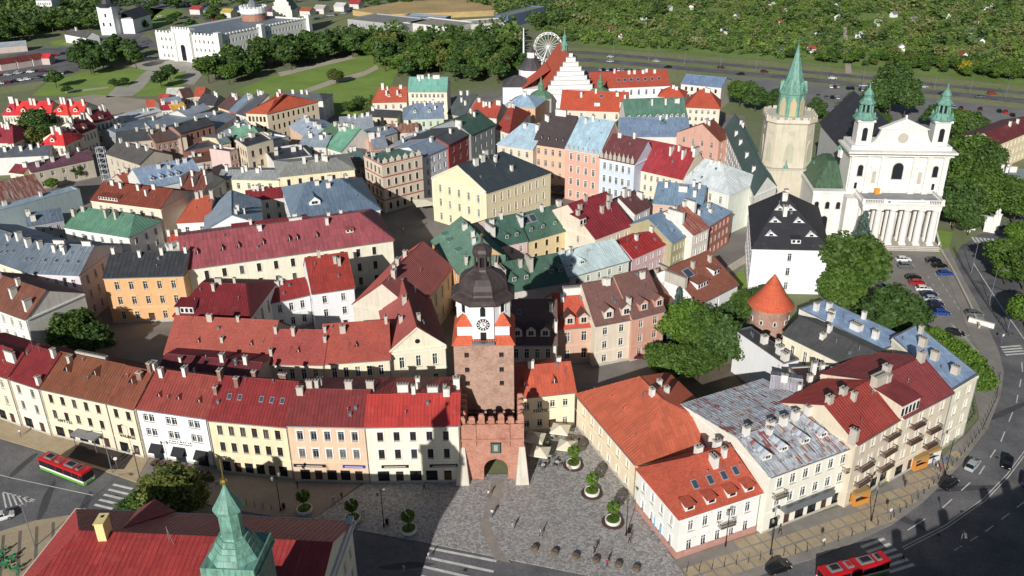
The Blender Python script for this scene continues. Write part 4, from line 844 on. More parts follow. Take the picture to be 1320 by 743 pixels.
house('house with light blue pyramid roof and orange wall', (650, 136), (690, 139), 10.0, (672, 122), 26, d=16, hl=6, hr=6, rc=(150, 178, 200), wc=(224, 166, 112), fl=2, nc=3)
house('white convent building with dark hipped roof beside the wheel', (648, 112), (684, 112), 8.5, (668, 98), 34, d=15, hl=5, hr=5, rc=(78, 74, 76), wc=(240, 240, 236), fl=2, nc=0)
TRB = house('pale yellow town tribunal with pediment and dark hipped roof on the square', (557, 230), (627, 249), 14.4, Cr=(710, 222), sl=30, roof='gabley', hr=9, rc=(56, 66, 72), wear=.12, wc=(238, 216, 160), tc=(240, 226, 186), wd=.25, fl=3, nc=5, ns=8, gk='door', cat='public building', name='tribunal', chim=[(.28, .85, 1.6, 1.0, 2.0), (.45, .9, 1.6, 1.0, 2.0), (.6, 1.0, 1.6, 1.0, 2.0), (.62, .4, .8, .8, 1.6)])
rake(TRB); rake(PED); pilasters(TRB, 5, 4.8, 13.8, (240, 226, 186))
house('cream house with pale blue hip roof at the corner of the square', (641, 186), (687, 193), 15.5, (676, 159), 30, d=16, hl=5, rc=(168, 192, 206), wear=.2, wc=(222, 206, 176), fl=4, nc=4, chim=[(.8, .75, 1.2, 1.6, 2.2)])
house('peach house with steep dark brown roof on the square', (687, 185), (729, 191), 16.8, (722, 148), 42, d=15, rc=(74, 62, 64), rk='tile', wear=.1, wc=(226, 176, 134), wd=.3, tc=(230, 186, 150), fl=4, nc=4, dorm=[(.22, .2, 'tri', 1.2, .9), (.42, .2, 'tri', 1.2, .9), (.65, .2, 'tri', 1.2, .9), (.85, .2, 'tri', 1.2, .9)], chim=[(.5, 1.0, 4, 1.2, 1.6)])
H = house('salmon and white house with steep pale blue roof and crest on the square', (729, 191), (773, 199), 18.0, (772, 154), 42, d=15, rc=(160, 188, 204), wear=.25, wc=(228, 160, 128), wd=.3, tc=(240, 226, 210), fl=4, nc=4)
crest(H, H['FL'], H['FR'], 17.9, 7, 1.5, 1.0)
H = house('pale blue house with ornate white crest and maroon roof on the square', (773, 203), (818, 212), 17.6, (812, 177), 36, d=13, rc=(112, 60, 62), wear=.1, wc=(198, 214, 236), wd=.3, tc=(232, 234, 238), fl=4, nc=5)
crest(H, H['FL'], H['FR'], 17.5, 8, 3.0, 1.3)
house('cream house with broad crimson roof on the square', (817, 217), (880, 231), 14.5, (866, 187), 40, d=16, rc=(158, 46, 54), wear=.1, wc=(236, 214, 180), wd=.3, fl=4, nc=7, ww=.9, chim=[(.55, .75, .6, 2.2, 2), (.8, .72, .6, 2.2, 2), (.98, .9, .8, 3, 1.6)])
house('pale green house with white hipped tin roof on the square corner', (880, 234), (940, 251), 13.5, (906, 205), 34, d=20, hl=1.5, hr=9, rc=(200, 212, 222), wear=.4, wcol=(150, 160, 170), wc=(222, 230, 214), fl=3, nc=4, ns=0)
# ---- block between square and gate
house('orange-yellow house with red bands and green roof along the gate lane', (557, 310), (593, 353), 12.5, (610, 296), 33, d=15, rc=(92, 128, 108), wear=.15, wc=(234, 176, 78), wd=.3, tc=(206, 92, 56), fl=3, nc=6, dw='roof', dorm=[(.12, .3, 'shed', 1.5, .8), (.3, .3, 'shed', 1.5, .8), (.6, .3, 'shed', 1.5, .8), (.8, .3, 'shed', 1.5, .8)], chim=[(.3, .85, 1.2, 1.2, 1.4)])
house('green roofed house directly behind the gate tower', (593, 372), (650, 372), 12.0, (628, 330), 33, d=15, rc=(92, 128, 104), wear=.2, wc=(226, 198, 140), fl=3, nc=0, chim=[(.8, .6, .8, 4, 2.4)], dw='roof', dorm=[(.4, .4, 'tri', 1.1, .9)], cmat=CHC)
house('green roofed house with tall plaster fire wall beside the gate tower', (650, 377), (733, 362), 12.0, (690, 332), 33, d=15, rc=(72, 104, 86), wear=.15, wc=(214, 204, 190), fl=3, nc=0, chim=[(.05, .6, .8, 5, 2.2), (.5, .75, .9, 3.5, 2.4)], dw='roof', dorm=[(.2, .3, 'gable', 1.5, 1.2), (.38, .3, 'gable', 1.5, 1.2), (.78, .35, 'gable', 1.5, 1.2), (.92, .35, 'gable', 1.5, 1.2)], cmat=CHC)
house('pink walled house with green roof and two dormers in the block', (640, 318), (680, 310), 11.0, (662, 277), 38, d=18, rc=(64, 98, 84), wear=.15, wc=(224, 186, 178), fl=3, nc=3, dw='roof', dorm=[(.4, .2, 'gable', 1.5, 1.2), (.7, .22, 'gable', 1.5, 1.2)], chim=[(.02, .6, .8, 5, 1.6), (.98, .7, .8, 3, 1.6)])
house('yellow house with green roof, glazed panel and three dormers in the block', (680, 311), (743, 293), 10.5, (712, 266), 38, d=18, rc=(72, 106, 90), wear=.15, wc=(238, 206, 136), fl=3, nc=4, fr='brown', dw='roof', dorm=[(.15, .3, 'gable', 1.5, 1.2), (.38, .3, 'gable', 1.5, 1.2), (.62, .3, 'gable', 1.5, 1.2)], sky=[(.18, .75, 2.2, 2.6), (.32, .75, 2.2, 2.6)], chim=[(.9, .95, 1.2, 1.2, 1.5)])
house('burgundy roofed house with grey box dormer in the block', (767, 308), (816, 290), 11.5, (775, 250), 33, d=24, rc=(136, 36, 46), wear=.08, wc=(232, 212, 182), fl=3, nc=4, nl=2, dorm=[(-.02, .42, 'shed', 2.6, 2.0)], chim=[(-.02, .6, .9, .9, 2.4), (.55, .55, .9, .9, 1.8), (.75, .6, .9, .9, 1.8), (.85, .7, 1.4, 1, 2.4)], cmat=CHC)
house('maroon curved roof house among steel-blue roofs', (818, 276), (838, 266), 12.0, (818, 246), 32, d=12, rc=(96, 52, 52), wear=.2, wc=(220, 214, 206), fl=3, nc=2, chim=[(.9, .6, .8, 2, 1.6), (.3, .95, 1.4, 1, 2.4)])
house('broad steel-blue roofed house with white rooftop boxes in the block', (842, 262), (905, 268), 12.0, (862, 236), 26, d=14, rc=(116, 142, 164), wear=.2, wc=(214, 170, 140), fl=3, nc=4, chim=[(.2, .8, 1, 1, 1.6), (.55, .7, 2.6, 1.4, 1.4), (.8, .5, 1, 1, 1.8)])
house('house with pale weathered tin roof and two ridged dormers', (733, 357), (811, 335), 10.0, (760, 317), 27, d=14, rc=(190, 208, 216), wear=.5, wcol=(214, 220, 220), wc=(216, 224, 204), fl=3, nc=5, dorm=[(.12, .35, 'gable', 1.8, .8), (.3, .35, 'gable', 1.8, .8)])
house('pink house with scarlet tin roof in the block', (815, 333), (866, 311), 9.5, (828, 304), 33, d=11, rc=(160, 32, 32), wear=.05, wc=(228, 186, 186), fl=3, nc=5, chim=[(.35, .9, .8, .8, 1.4)])
house('olive house with steel-blue roof near the white monastery', (866, 313), (893, 300), 10.5, (856, 274), 30, d=17, rc=(104, 128, 152), wear=.1, wc=(176, 166, 112), fl=3, nc=6, ww=.7, dorm=[(.35, .3, 'tri', 1.0, 1.0), (.75, .3, 'tri', 1.0, 1.0)])
house('cream house with rust streaked roof near the white monastery', (893, 303), (914, 293), 11.5, (884, 262), 30, d=16, rc=(150, 70, 48), wear=.55, wcol=(196, 184, 176), wc=(236, 222, 206), fl=3, nc=3, chim=[(.02, .7, 1, 5, 2), (.98, .8, 1, 3.5, 2.2)])
house('brick red house with steel-blue roof at the monastery street', (914, 291), (943, 273), 10.2, (917, 262), 26, d=13, hr=3, rc=(120, 146, 170), wear=.15, wc=(182, 100, 74), fl=3, nc=5, ns=3, chim=[(.5, .6, 1, 1, 1)])
house('cream house with dark brown roof and three dormers behind the restaurant', (640, 443), (718, 443), 9.5, (688, 387), 44, d=17, rc=(104, 78, 74), rk='tile', wear=.1, wc=(230, 214, 184), fl=2, nc=5, dorm=[(.35, .18, 'gable', 2.1, 1.7), (.57, .18, 'gable', 2.1, 1.7), (.8, .18, 'gable', 2.1, 1.7)], sky=[(.38, .72)], chim=[(.97, .35, .6, 1.4, 2)])
house('peach house with bright orange roof and two dormers', (718, 423), (767, 419), 9.7, (728, 378), 42, d=15, rc=(192, 74, 46), rk='tile', wear=.05, wc=(218, 166, 132), fl=2, nc=2, ww=1.2, dr=(84, 58, 52), dorm=[(.35, .1, 'gable', 2.3, 1.9), (.7, .1, 'gable', 2.3, 1.9)], chim=[(.6, 1.0, 5.5, 1.2, 1.2)])
house('cream house with purple-brown roof and two dormers', (767, 419), (815, 410), 11.0, (782, 361), 42, d=16, rc=(122, 84, 76), rk='tile', wear=.1, wc=(226, 206, 176), fl=3, nc=2, ww=1.2, dorm=[(.4, .12, 'gable', 2.3, 1.9), (.85, .12, 'gable', 2.3, 1.9)])
house('salmon house with purple-brown roof and two dormers', (815, 410), (857, 399), 11.4, (818, 350), 42, d=16, rc=(122, 84, 76), rk='tile', wear=.1, wc=(220, 152, 118), fl=3, nc=2, ww=1.2, dorm=[(.4, .12, 'gable', 2.3, 1.9), (.85, .12, 'gable', 2.3, 1.9)], chim=[(.05, .3, .6, 1.3, 2)])
house('brown roofed house with white cheeks beside the spruce', (855, 392), (880, 383), 8.5, (852, 345), 36, d=15, rc=(126, 82, 64), rk='tile', wear=.1, wc=(206, 158, 120), fl=2, nc=2, chim=[(.9, .8, .9, 5, 1.6)], cmat=CHC)
house('large brown tiled house with white end wall and glazed dormers', (900, 392), (951, 366), 10.0, (892, 333), 32, d=18, rc=(146, 84, 62), rk='tile', wear=.1, wc=(242, 236, 230), wd=.2, fl=2, nc=1, ns=0, dorm=[(.32, .3, 'shed', 4.2, 1.4), (.75, .42, 'shed', 2.4, 1.4)], sky=[(.28, .72, 2.6, 2.6)], chim=[(-.02, .7, 1, 6, 1.4)], cmat=CHC)
# ---- restaurant court and corner house right of the gate
H = house('restaurant wing with orange tin roof, two hatch dormers and TINTO lettering', (666, 512), (742, 504), 8.8, (715, 469), 36, d=13, rc=(192, 84, 54), wear=.1, wc=(240, 214, 166), wd=.2, fl=2, nc=4, gk='door', wh=1.7, dorm=[(.17, .35, 'tri', 1.3, 1.2), (.66, .35, 'tri', 1.3, 1.2)], chim=[(.8, 1.05, .9, .7, 1.2)])
lettering(H, 'TINTO', .4, 4.7, .85)
LONG = house('long orange hip roofed wing with white framed windows facing the court', (744, 508), (821, 598), 8.0, (838, 500), 34, d=21, hl=8, hr=8, rc=(188, 90, 58), rk='metal', wear=.1, wc=(240, 216, 170), wd=.2, fl=2, nc=6, ww=1.1, wh=1.9, chim=[(.3, 1.3, .8, .8, 1.2), (.5, 1.3, .8, .8, 1.2)], dorm=[(.25, .45, 'tri', 1.0, .7), (.5, .45, 'tri', 1.0, .7)])
COR = house('white corner house with bright orange tiled roof, skylights and hatch dormers', (876, 668), (981, 634), 8.7, Cl=(822, 604), roof='hip', rh=13.4, rpos=.55, hl=6.5, hr=1.5, rc=(194, 82, 52), rk='tile', wear=.05, wc=(242, 236, 222), wc2=None, wd=.2, fl=2, nc=5, ns=0, nl=4, gh=4.2, ww=1.1, surr=2, dorm=[(.12, .1, 'shed', 1.8, 1.0), (.38, .1, 'shed', 1.8, 1.0), (.64, .1, 'shed', 1.8, 1.0), (.86, .1, 'shed', 1.8, 1.0)], sky=[(.16, .5, 1.1, 1.7), (.4, .5, 1.1, 1.7), (.62, .5, 1.1, 1.7), (.82, .52, 1.1, 1.7)], chim=[(.5, .75, 1, 1.6, 1.7), (.3, 1.1, 1.2, 1, 1.6), (.75, 1.15, 1.2, 1, 1.6)])
b = MB()
for (p, q) in ((COR['FL'], COR['FR']), (COR['BL'], COR['FL'])):
    uu = (q-p).normalized(); nn = Vector((uu.y, -uu.x)); p = p-uu*.1; q = q+uu*.1
    b.hull([(*(p), 0), (*(p+nn*.1), 0), (*(q+nn*.1), 0), (*q, 0)][::-1], [(*(p), 1.5), (*(p+nn*.1), 1.5), (*(q+nn*.1), 1.5), (*q, 1.5)][::-1], 0)
b.build('red_plinth', wallm((196, 128, 110), .5), COR['root'])
# ---- boulevard front right
b4 = house('cream tenement with rusted white sheet roof and grey balcony band', (992, 614), (1104, 573), 12.4, (1000, 548), 15, d=24, rc=(170, 180, 190), rk='patch', wear=.5, wcol=(150, 92, 62), wc=(240, 230, 208), wd=.25, fl=3, nc=6, gk='shop', gh=4.2, ww=1.3, dorm=[(.3, .4, 'gable', 1.8, .8), (.55, .4, 'gable', 1.8, .8), (.75, .4, 'gable', 1.8, .8), (.1, .35, 'gable', 1.8, .8)], chim=[(.1, 1.0, 1, 1, 1.6), (.35, .95, 1.2, 1, 1.6), (.5, .95, 1.2, 1, 1.6), (.65, .98, 1.2, 1, 1.6), (.8, .98, 1, 1, 1.8)], hl=0)
b = MB(); q = b4['FL'].lerp(b4['FR'], .45); b.box((0, -.9, 4.4), 11, 1.7, .3, 0); b.box((0, -1.7, 4.7), 11, .1, .9, 0); obj('balcony', b.mesh('balcony', [ZINC]), b4['root'], (q.x, q.y, 0), b4['rz'])
def balcony(H, uu, z, w_=3.0, c=None):
    b = MB(); b.box((0, -.6, 0), w_, 1.2, .18, 0)
    b.box((0, -1.17, .18), w_, .05, .12, 1); b.box((0, -1.17, 1.0), w_, .06, .08, 1)
    for i in range(int(w_/.16)+1): b.box((-w_/2+.03+i*.16, -1.17, .3), .03, .03, .7, 1)
    for s in (-1, 1): b.box((s*(w_/2-.03), -.6, .95), .06, 1.1, .08, 1); b.box((s*(w_/2-.03), -.3, .2), .03, .03, .75, 1); b.box((s*(w_/2-.03), -.8, .2), .03, .03, .75, 1)
    q = H['FL'].lerp(H['FR'], uu); obj('balcony', b.mesh('balcony', [c or STONE, IRON]), H['root'], (q.x, q.y, z), H['rz'])
balcony(COR, .57, 4.3, 3.0); balcony(b4, .12, 7.6, 2.6); balcony(b4, .93, 7.6, 2.6)
b5 = house('beige tenement with stone balconies and weathered red tin roof', (1104, 572), (1164, 536), 14.0, (1097, 504), 30, d=16, rc=(150, 52, 42), wear=.3, wcol=(170, 92, 80), wc=(222, 204, 172), fl=4, nc=4, gk='shop', ww=1.1, chim=[(.02, .15, .8, 1.4, 1.8), (.1, 1.0, 1.2, 1, 1.2), (.4, 1.02, 1.2, 1, 1.2)], cmat=CHC)
for uu, z in ((.25, 4.2), (.25, 7.6), (.75, 4.2), (.75, 7.6), (.75, 11)): balcony(b5, uu, z, 4.0, wallm((170, 140, 118), .6))
b6 = house('beige tenement with maroon hip roof and white attic dormer', (1164, 538), (1228, 505), 14.4, (1170, 470), 30, d=18, rc=(132, 52, 52), wear=.1, wc=(226, 208, 176), fl=4, nc=4, gk='shop', ww=1.1, dorm=[(.12, .05, 'shed', 5.5, 2.6)], chim=[(.05, .9, 3, 1.4, 1.6), (.25, 1.0, 1.2, 1.2, 1.8), (.9, .95, 1.2, 1.2, 1.8)], cmat=CHC)
for uu, z in ((.3, 7.6), (.7, 4.2), (.7, 7.6), (.3, 11)): balcony(b6, uu, z, 3.6, wallm((150, 110, 96), .6))
b7 = house('cream tenement end with pale blue sheet roof beside the tree row', (1228, 504), (1261, 484), 14.0, Cl=(1150, 436), roof='flat', par=.15, rc=(150, 176, 206), wear=.1, wc=(234, 222, 192), fl=4, nc=2, ww=1.0, chim=[(.5, .15, 1.2, 1.4, 1.6), (.4, .45, 1.2, 1.4, 1.8), (.5, .7, 1.2, 1.4, 1.8)], cmat=CHC)
house('long pale blue mono-pitch wing with a row of chimneys behind the court', (1137, 432), (1090, 410), 12.5, roof='flat', Cr=(1030, 385), rc=(150, 176, 206), wc=(224, 216, 200), fl=3, nc=0, par=.15, trim=False) if False else None
LW = house('cream court wing with charcoal tin roof beside the round brick tower', (1010, 430), (1106, 477), 13.0, (1080, 432), 27, d=11, rc=(78, 78, 78), wear=.15, wc=(236, 222, 186), fl=2, nc=5, trim=True, chim=[(.42, .6, .9, 1.2, 1.0)])
house('long strip building with pale blue sheet roof and white chimneys', (1030, 399), (1140, 452), 12.0, roof='flat', d=8.5, rc=(148, 174, 206), wc=(226, 218, 204), fl=3, nc=0, par=.12, trim=False, chim=[(.1, .3, 1, 1, 1.8), (.17, .6, 1, 1, 1.8), (.3, .3, 1, 1, 1.8), (.34, .1, 1, 1, 1.8), (.6, .3, 2.4, 1.6, 1.4), (.82, .3, 1.2, 1, 1.8)])
house('white blank gable building with narrow dark roof by the garden', (946, 470), (1008, 502), 8.5, (975, 436), 44, d=5, rpos=1.0, rc=(62, 60, 62), wc=(242, 242, 240), wd=.25, fl=2, nc=0, trim=False, chim=[(.45, .98, 1.2, 1.2, 1.8), (.75, .98, 1.2, 1.2, 1.8)]) if False else None
house('white blank fire wall building with narrow dark roof by the garden', (948, 427), (1010, 470), 10.4, roof='flat', d=4.0, rc=(70, 66, 66), wc=(242, 242, 240), wd=.25, fl=2, nc=0, trim=False, par=.1, chim=[(.45, .5, 1.2, 1.2, 1.8), (.78, .5, 1.2, 1.2, 1.8), (.95, .3, 1.4, 1.2, 1.8)])
house('low back building with pinkish sheet roof in the court', (992, 510), (1032, 516), 12.5, (1010, 487), 22, d=9, rc=(170, 166, 172), wear=.4, wcol=(170, 110, 90), wc=(232, 220, 190), fl=2, nc=0, trim=False, chim=[(.9, .5, .6, .6, 1.2)])
house('court house with dark brown flat roof between the chimneys', (1040, 506), (1100, 502), 12.0, roof='flat', d=9, rc=(70, 46, 40), wc=(214, 198, 172), fl=3, nc=0, par=.3, trim=False, chim=[(.4, .7, .9, .9, 2.6), (.8, .5, 1.2, 1, 2.0), (.2, .4, .9, .9, 1.4)])
# ---- right middle: white priory in front of the tower
PRI = house('white priory with black hipped roof and triangular dormers below the great tower', (970, 320), (1069, 322), 13.0, (1003, 247), 34, Cl=(966, 266), hl=8, hr=12, rc=(50, 50, 56), rk='tile', wear=.1, wc=(244, 244, 242), wd=.15, fl=3, nc=1, nl=9, name='priory', cat='building', dorm=[(.2, .22, 'wtri', 3.2, 1.1), (.2, .45, 'wtri', 3.2, 1.1), (.24, .66, 'wtri', 3.0, 1.1), (.86, .22, 'wtri', 3.2, 1.1), (.76, .45, 'wtri', 3.0, 1.1), (.66, .66, 'wtri', 3.0, 1.1), (.58, .1, 'shed', 2.4, 1.2)], chim=[(.42, .6, 1.0, 1.6, 2.2), (.36, .85, 1, 1, 2), (.6, .9, 1, 1, 2)])
house('long white monastery range with dark green roof along the street', (973, 252), (1001, 240), 13.5, Cl=(934, 166), sl=36, roof='gabley', rc=(52, 76, 72), wear=.1, wc=(236, 232, 222), fl=4, nc=0, nl=16, name='monastery_range', cat='building', chim=[(.2, 1.5, 1, 1, 1.4), (.4, 1.5, 1, 1, 1.4), (.6, 1.5, 1, 1, 1.4), (.75, 1.5, 1, 1, 1.4)])
house('salmon street house with brown roof near the monastery range', (927, 182), (941, 176), 12.0, (926, 152), 34, d=18, rc=(124, 66, 46), wear=.2, wc=(222, 158, 130), fl=3, nc=2, nl=4)
# ---- beyond the square
house('green copper roofed convent house with nine white dormers', (807, 156), (886, 153), 8.5, (846, 127), 44, d=13, rc=(82, 120, 102), wear=.4, wcol=(112, 150, 130), wc=(220, 214, 200), fl=2, nc=0, dorm=[(.06, .12, 'gable', 1.2, 1.1), (.21, .12, 'gable', 1.2, 1.1), (.3, .12, 'gable', 1.2, 1.1), (.39, .12, 'gable', 1.2, 1.1), (.51, .12, 'gable', 1.2, 1.1), (.6, .12, 'gable', 1.2, 1.1), (.74, .12, 'gable', 1.2, 1.1), (.83, .12, 'gable', 1.2, 1.1), (.93, .12, 'gable', 1.2, 1.1)], chim=[(.46, .75, .7, 1.4, 2), (.68, .75, .7, 1.4, 2)])
house('blue-grey roofed low house behind the square gardens', (800, 176), (890, 176), 7.0, (846, 152), 26, d=14, rc=(120, 140, 166), wc=(222, 214, 200), fl=2, nc=0)
house('orange tiled convent wing with white chimneys', (722, 141), (808, 144), 9.0, (766, 118), 40, d=14, rc=(190, 72, 38), rk='tile', wear=.05, wc=(226, 206, 178), fl=2, nc=5, chim=[(.3, .7, .9, .9, 2), (.95, .6, .9, .9, 2.2), (.9, .25, 1, 1, 2), (.55, .3, 2.5, 1, 1)], sky=[(.6, .75, 1.4, 1.6)])
house('long convent range with red tiled roof and skylights', (764, 114), (864, 110), 10.0, (812, 92), 38, d=16, rc=(176, 70, 46), rk='tile', wear=.05, wc=(242, 240, 234), wd=.2, fl=2, nc=9, ns=0, sky=[(.35, .45, 1.6, 1.8), (.43, .45, 1.6, 1.8), (.51, .45, 1.6, 1.8), (.6, .45, 1.6, 1.8), (.69, .45, 1.6, 1.8), (.78, .45, 1.6, 1.8), (.87, .45, 1.6, 1.8)], chim=[(.5, .85, 1.2, 1, 1.4), (.57, .85, 1.2, 1, 1.4), (.68, .85, 1.2, 1, 1.4), (.83, .85, 1.2, 1, 1.4)])
house('white house with steel-blue roof and red pilasters beyond the square', (878, 108), (930, 113), 10.5, (905, 98), 20, d=18, rc=(120, 142, 174), wc=(228, 216, 200), fl=3, nc=6, fr='brown')
house('orange hip roofed house beside the tall cream block', (848, 124), (882, 126), 8.5, (864, 113), 34, d=12, hl=4, hr=4, rc=(196, 74, 40), rk='tile', wc=(236, 230, 214), fl=2, nc=3)
house('tall cream block with orange hip roof', (884, 138), (928, 140), 12.5, (900, 116), 34, d=15, hl=5, hr=5, rc=(186, 74, 42), rk='tile', wear=.05, wc=(228, 214, 188), fl=4, nc=5, ns=0)

# ---- small houses packed between the red quarter and the lane
for lab, A_, B_, h_, rp_, sl_, c_, w_, kw in [
    ('small white house with flat pale roof at the foot of the castle steps', (214, 122), (236, 121), 8, (224, 114), 20, (206, 204, 198), (232, 228, 216), dict()),
    ('orange roofed cottage at the foot of the castle steps', (190, 138), (200, 137), 7, (195, 129), 36, (190, 78, 50), (224, 210, 186), dict()),
    ('brick red roofed cottage beside the pale flat roof', (204, 130), (216, 130), 8, (210, 122), 36, (170, 66, 46), (226, 206, 176), dict()),
    ('crimson roofed little house with mustard neighbour', (208, 142), (222, 141), 7, (215, 133), 34, (150, 30, 50), (222, 216, 204), dict()),
    ('mustard yellow roofed little house on the lane', (222, 142), (240, 139), 7, (232, 133), 30, (214, 160, 50), (226, 214, 190), dict()),
    ('steel-blue roofed little house above the mustard one', (212, 134), (234, 131), 8, (222, 126), 26, (128, 146, 164), (222, 214, 200), dict()),
    ('dark roofed little house in the castle lane bend', (236, 126), (250, 124), 8, (242, 114), 36, (84, 60, 56), (220, 200, 172), dict()),
    ('terracotta roofed little house in the castle lane bend', (250, 124), (262, 124), 8, (254, 113), 36, (176, 74, 48), (214, 190, 160), dict()),
    ('dark slate roofed long house above the castle lane', (254, 134), (276, 136), 8, (268, 122), 34, (70, 68, 72), (206, 186, 158), dict()),
    ('white walled flat hall with skylight strip', (166, 154), (208, 143), 6, (186, 144), 12, (196, 200, 204), (232, 232, 228), dict()),
    ('dark blue-grey flat hall below the white one', (150, 172), (210, 156), 7, (178, 158), 10, (104, 116, 130), (150, 156, 164), dict()),
    ('zinc roofed long house stepping along the lane', (240, 150), (272, 140), 9, (252, 136), 22, (146, 156, 166), (206, 200, 188), dict()),
    ('grey zinc house with white gable along the lane', (262, 164), (288, 156), 10, (270, 150), 22, (156, 166, 176), (228, 226, 220), dict()),
    ('brown roofed low house behind the rust brown wall', (250, 210), (286, 204), 10, (268, 196), 22, (104, 66, 52), (200, 180, 156), dict()),
    ('pale blue tin roofed small house below the brick wall', (246, 214), (262, 212), 9, (254, 204), 24, (160, 182, 206), (220, 214, 204), dict()),
    ('red tin roofed garden house by the courtyard tree', (216, 314), (232, 313), 6, (224, 303), 32, (176, 66, 44), (232, 226, 214), dict()),
    ('white flat terrace house beside the courtyard tree', (222, 330), (242, 326), 9, (232, 318), 14, (190, 186, 180), (236, 234, 228), dict()),
    ('dark teal roofed house in front of the salmon brick houses', (452, 206), (470, 204), 9, (460, 194), 28, (80, 104, 100), (180, 168, 150), dict()),
    ('olive roofed low house on the dark lane', (446, 216), (466, 214), 7, (456, 207), 26, (104, 112, 96), (190, 178, 158), dict()),
    ('peach house with zinc roof behind the white blue house', (540, 182), (560, 178), 13, (548, 168), 24, (140, 150, 164), (222, 190, 160), dict())]:
    k2 = dict(d=10, rc=c_, wc=w_, fl=2, nc=3, ns=2, vents=1); k2.update(kw)
    house(lab, A_, B_, h_, rp_, sl_, **k2)
# ================================================================ landmarks
GB = brickm((206, 124, 90), (172, 98, 72), 'gate_brick', .3, .11); TB = brickm((188, 136, 110), (150, 104, 84), 'tower_brick', .34, .14, (.42, .38, .33))
WST = wallm((240, 238, 232), .2); OTILE = roofm((206, 88, 46), 'tile', .1); HELM = roofm((70, 58, 58), 'metal', .35, (104, 86, 80)); CU = coppm()
LIME = wallm((206, 196, 176), .7); GOLD = plain('gilt', (.65, .45, .12), .3, .9)
def arch_face(mb, x0, x1, z0, z1, xc, w, hs, y, m=0, depth=.8, segs=10, both=True):
    """wall in the plane y with an arched opening; reveal runs back by depth"""
    r = w/2; pts = [(xc-r, z0), (xc-r, hs)]+[(xc-r*math.cos(math.pi*k/segs), hs+r*math.sin(math.pi*k/segs)) for k in range(1, segs)]+[(xc+r, hs), (xc+r, z0)]
    for yy in ((y, y+depth) if both else (y,)):
        mb.face([(x0, yy, z0), (xc-r, yy, z0), (xc-r, yy, z1), (x0, yy, z1)], m); mb.face([(xc+r, yy, z0), (x1, yy, z0), (x1, yy, z1), (xc+r, yy, z1)], m)
        for a, b_ in zip(pts[1:-1], pts[2:-1]): mb.face([(a[0], yy, a[1]), (b_[0], yy, b_[1]), (b_[0], yy, z1), (a[0], yy, z1)], m)
    for a, b_ in zip(pts, pts[1:]): mb.face([(a[0], y, a[1]), (a[0], y+depth, a[1]), (b_[0], y+depth, b_[1]), (b_[0], y, b_[1])], m)
def arch_window(root, loc, w, h, rz=0.0, fm=None, name='arched_window', deep=.25):
    """arched window: surround ring, mullion and glass, facing local -Y"""
    b = MB(); r = w/2; hs = h-r
    pts = [(-r, 0), (-r, hs)]+[(-r*math.cos(math.pi*k/8), hs+r*math.sin(math.pi*k/8)) for k in range(1, 8)]+[(r, hs), (r, 0)]
    b.face([(p[0], -.03, p[1]) for p in pts], 1)
    t = .16
    for a, c in zip(pts, pts[1:]):
        n = Vector((c[1]-a[1], -(c[0]-a[0]))).normalized()*-t
        o = [(a[0], a[1]), (c[0], c[1]), (c[0]-n.x*-1, c[1]-n.y*-1), (a[0]-n.x*-1, a[1]-n.y*-1)]
        b.hull([(p[0], -.0, p[1]) for p in o], [(p[0], -.14, p[1]) for p in o], 0)
    b.box((0, -.06, 0), .08, .06, h-.1, 2); b.box((0, -.06, hs), w, .06, .08, 2); b.box((0, -.1, -.15), w+.5, .25, .15, 0)
    return obj(name, b.mesh(name, [fm or STONE, GLASS, IRON]), root, loc, rz)
# ---- the city gate
GATE = thing('city_gate', 'tall brick gate tower with white clock stage, dark helm and battlemented foregate', 'gate tower', (-4.0, 133.5, 0))
gx = 4.0
def G(x): return x+gx
b = MB(); arch_face(b, G(-9.9), G(1.9), 0, 12.4, G(-3.35), 4.5, 2.4, 0, 0, 1.1)
for x0, x1 in ((-9.9, -8.8), (.8, 1.9)): b.box((G((x0+x1)/2), 1.1+8.3/2, 0), 1.1, 8.3, 12.4, 0)
for x in (-7.2, -1.0): b.box((G(x), -.12, 7.6), .7, .24, 4.8, 0)
b.box((G(-4), -.15, 9.0), 11.9, .3, .25, 0)
b.build('foregate_wall', GB, GATE)
b = MB(); b.box((0, 0, 0), 1.15, .7, 1.0, 0); b.box((0, 0, 1.0), 1.2, .75, .3, 0, taper=.6); MER = b.mesh('merlon', [GB, STONE])
for i in range(7): o_ = obj('merlon', MER, GATE, (G(-9.35+i*1.78), .5, 12.4)); o_.scale = (1, 1, 1.5 if i in (2, 4, 6) else 1)
for i in range(1, 5):
    for x in (-9.35, 1.35): obj('merlon', MER, GATE, (G(x), .5+i*1.9, 12.4))
for s, x in ((-1, -9.9), (1, 1.9)):
    b = MB(); xo = G(x); b.hull([(xo-s*1.6, -2.0, 0), (xo+s*.9, -2.0, 0), (xo+s*.9, 1.0, 0), (xo-s*1.6, 1.0, 0)][::s], [(xo-s*.9, -.15, 7.4), (xo+s*.15, -.15, 7.4), (xo+s*.15, 1.0, 7.4), (xo-s*.9, 1.0, 7.4)][::s], 0); b.build('buttress', LIME, GATE)
b = MB(); b.box((G(-3.3), -.1, 6.1), 1.9, .14, 2.3, 1); b.box((G(-3.3), -.19, 6.25), 1.6, .05, 2.0, 0); b.box((G(-3.3), -.21, 6.6), .7, .03, 1.3, 2)
me = b.mesh('gate_painting', [plain('painted_panel', (.05, .13, .14), .6), IRON, plain('painted_figure', (.4, .32, .2), .7)]); obj('gate_painting', me, GATE)
b = MB()
for x in (-8.2, -.2): b.box((G(x), 5.3, 8.6), .16, 8, .2, 0)
for y in (6.5, 8): b.box((G(-4.0), y, 8.85), 9.6, .14, .16, 0)
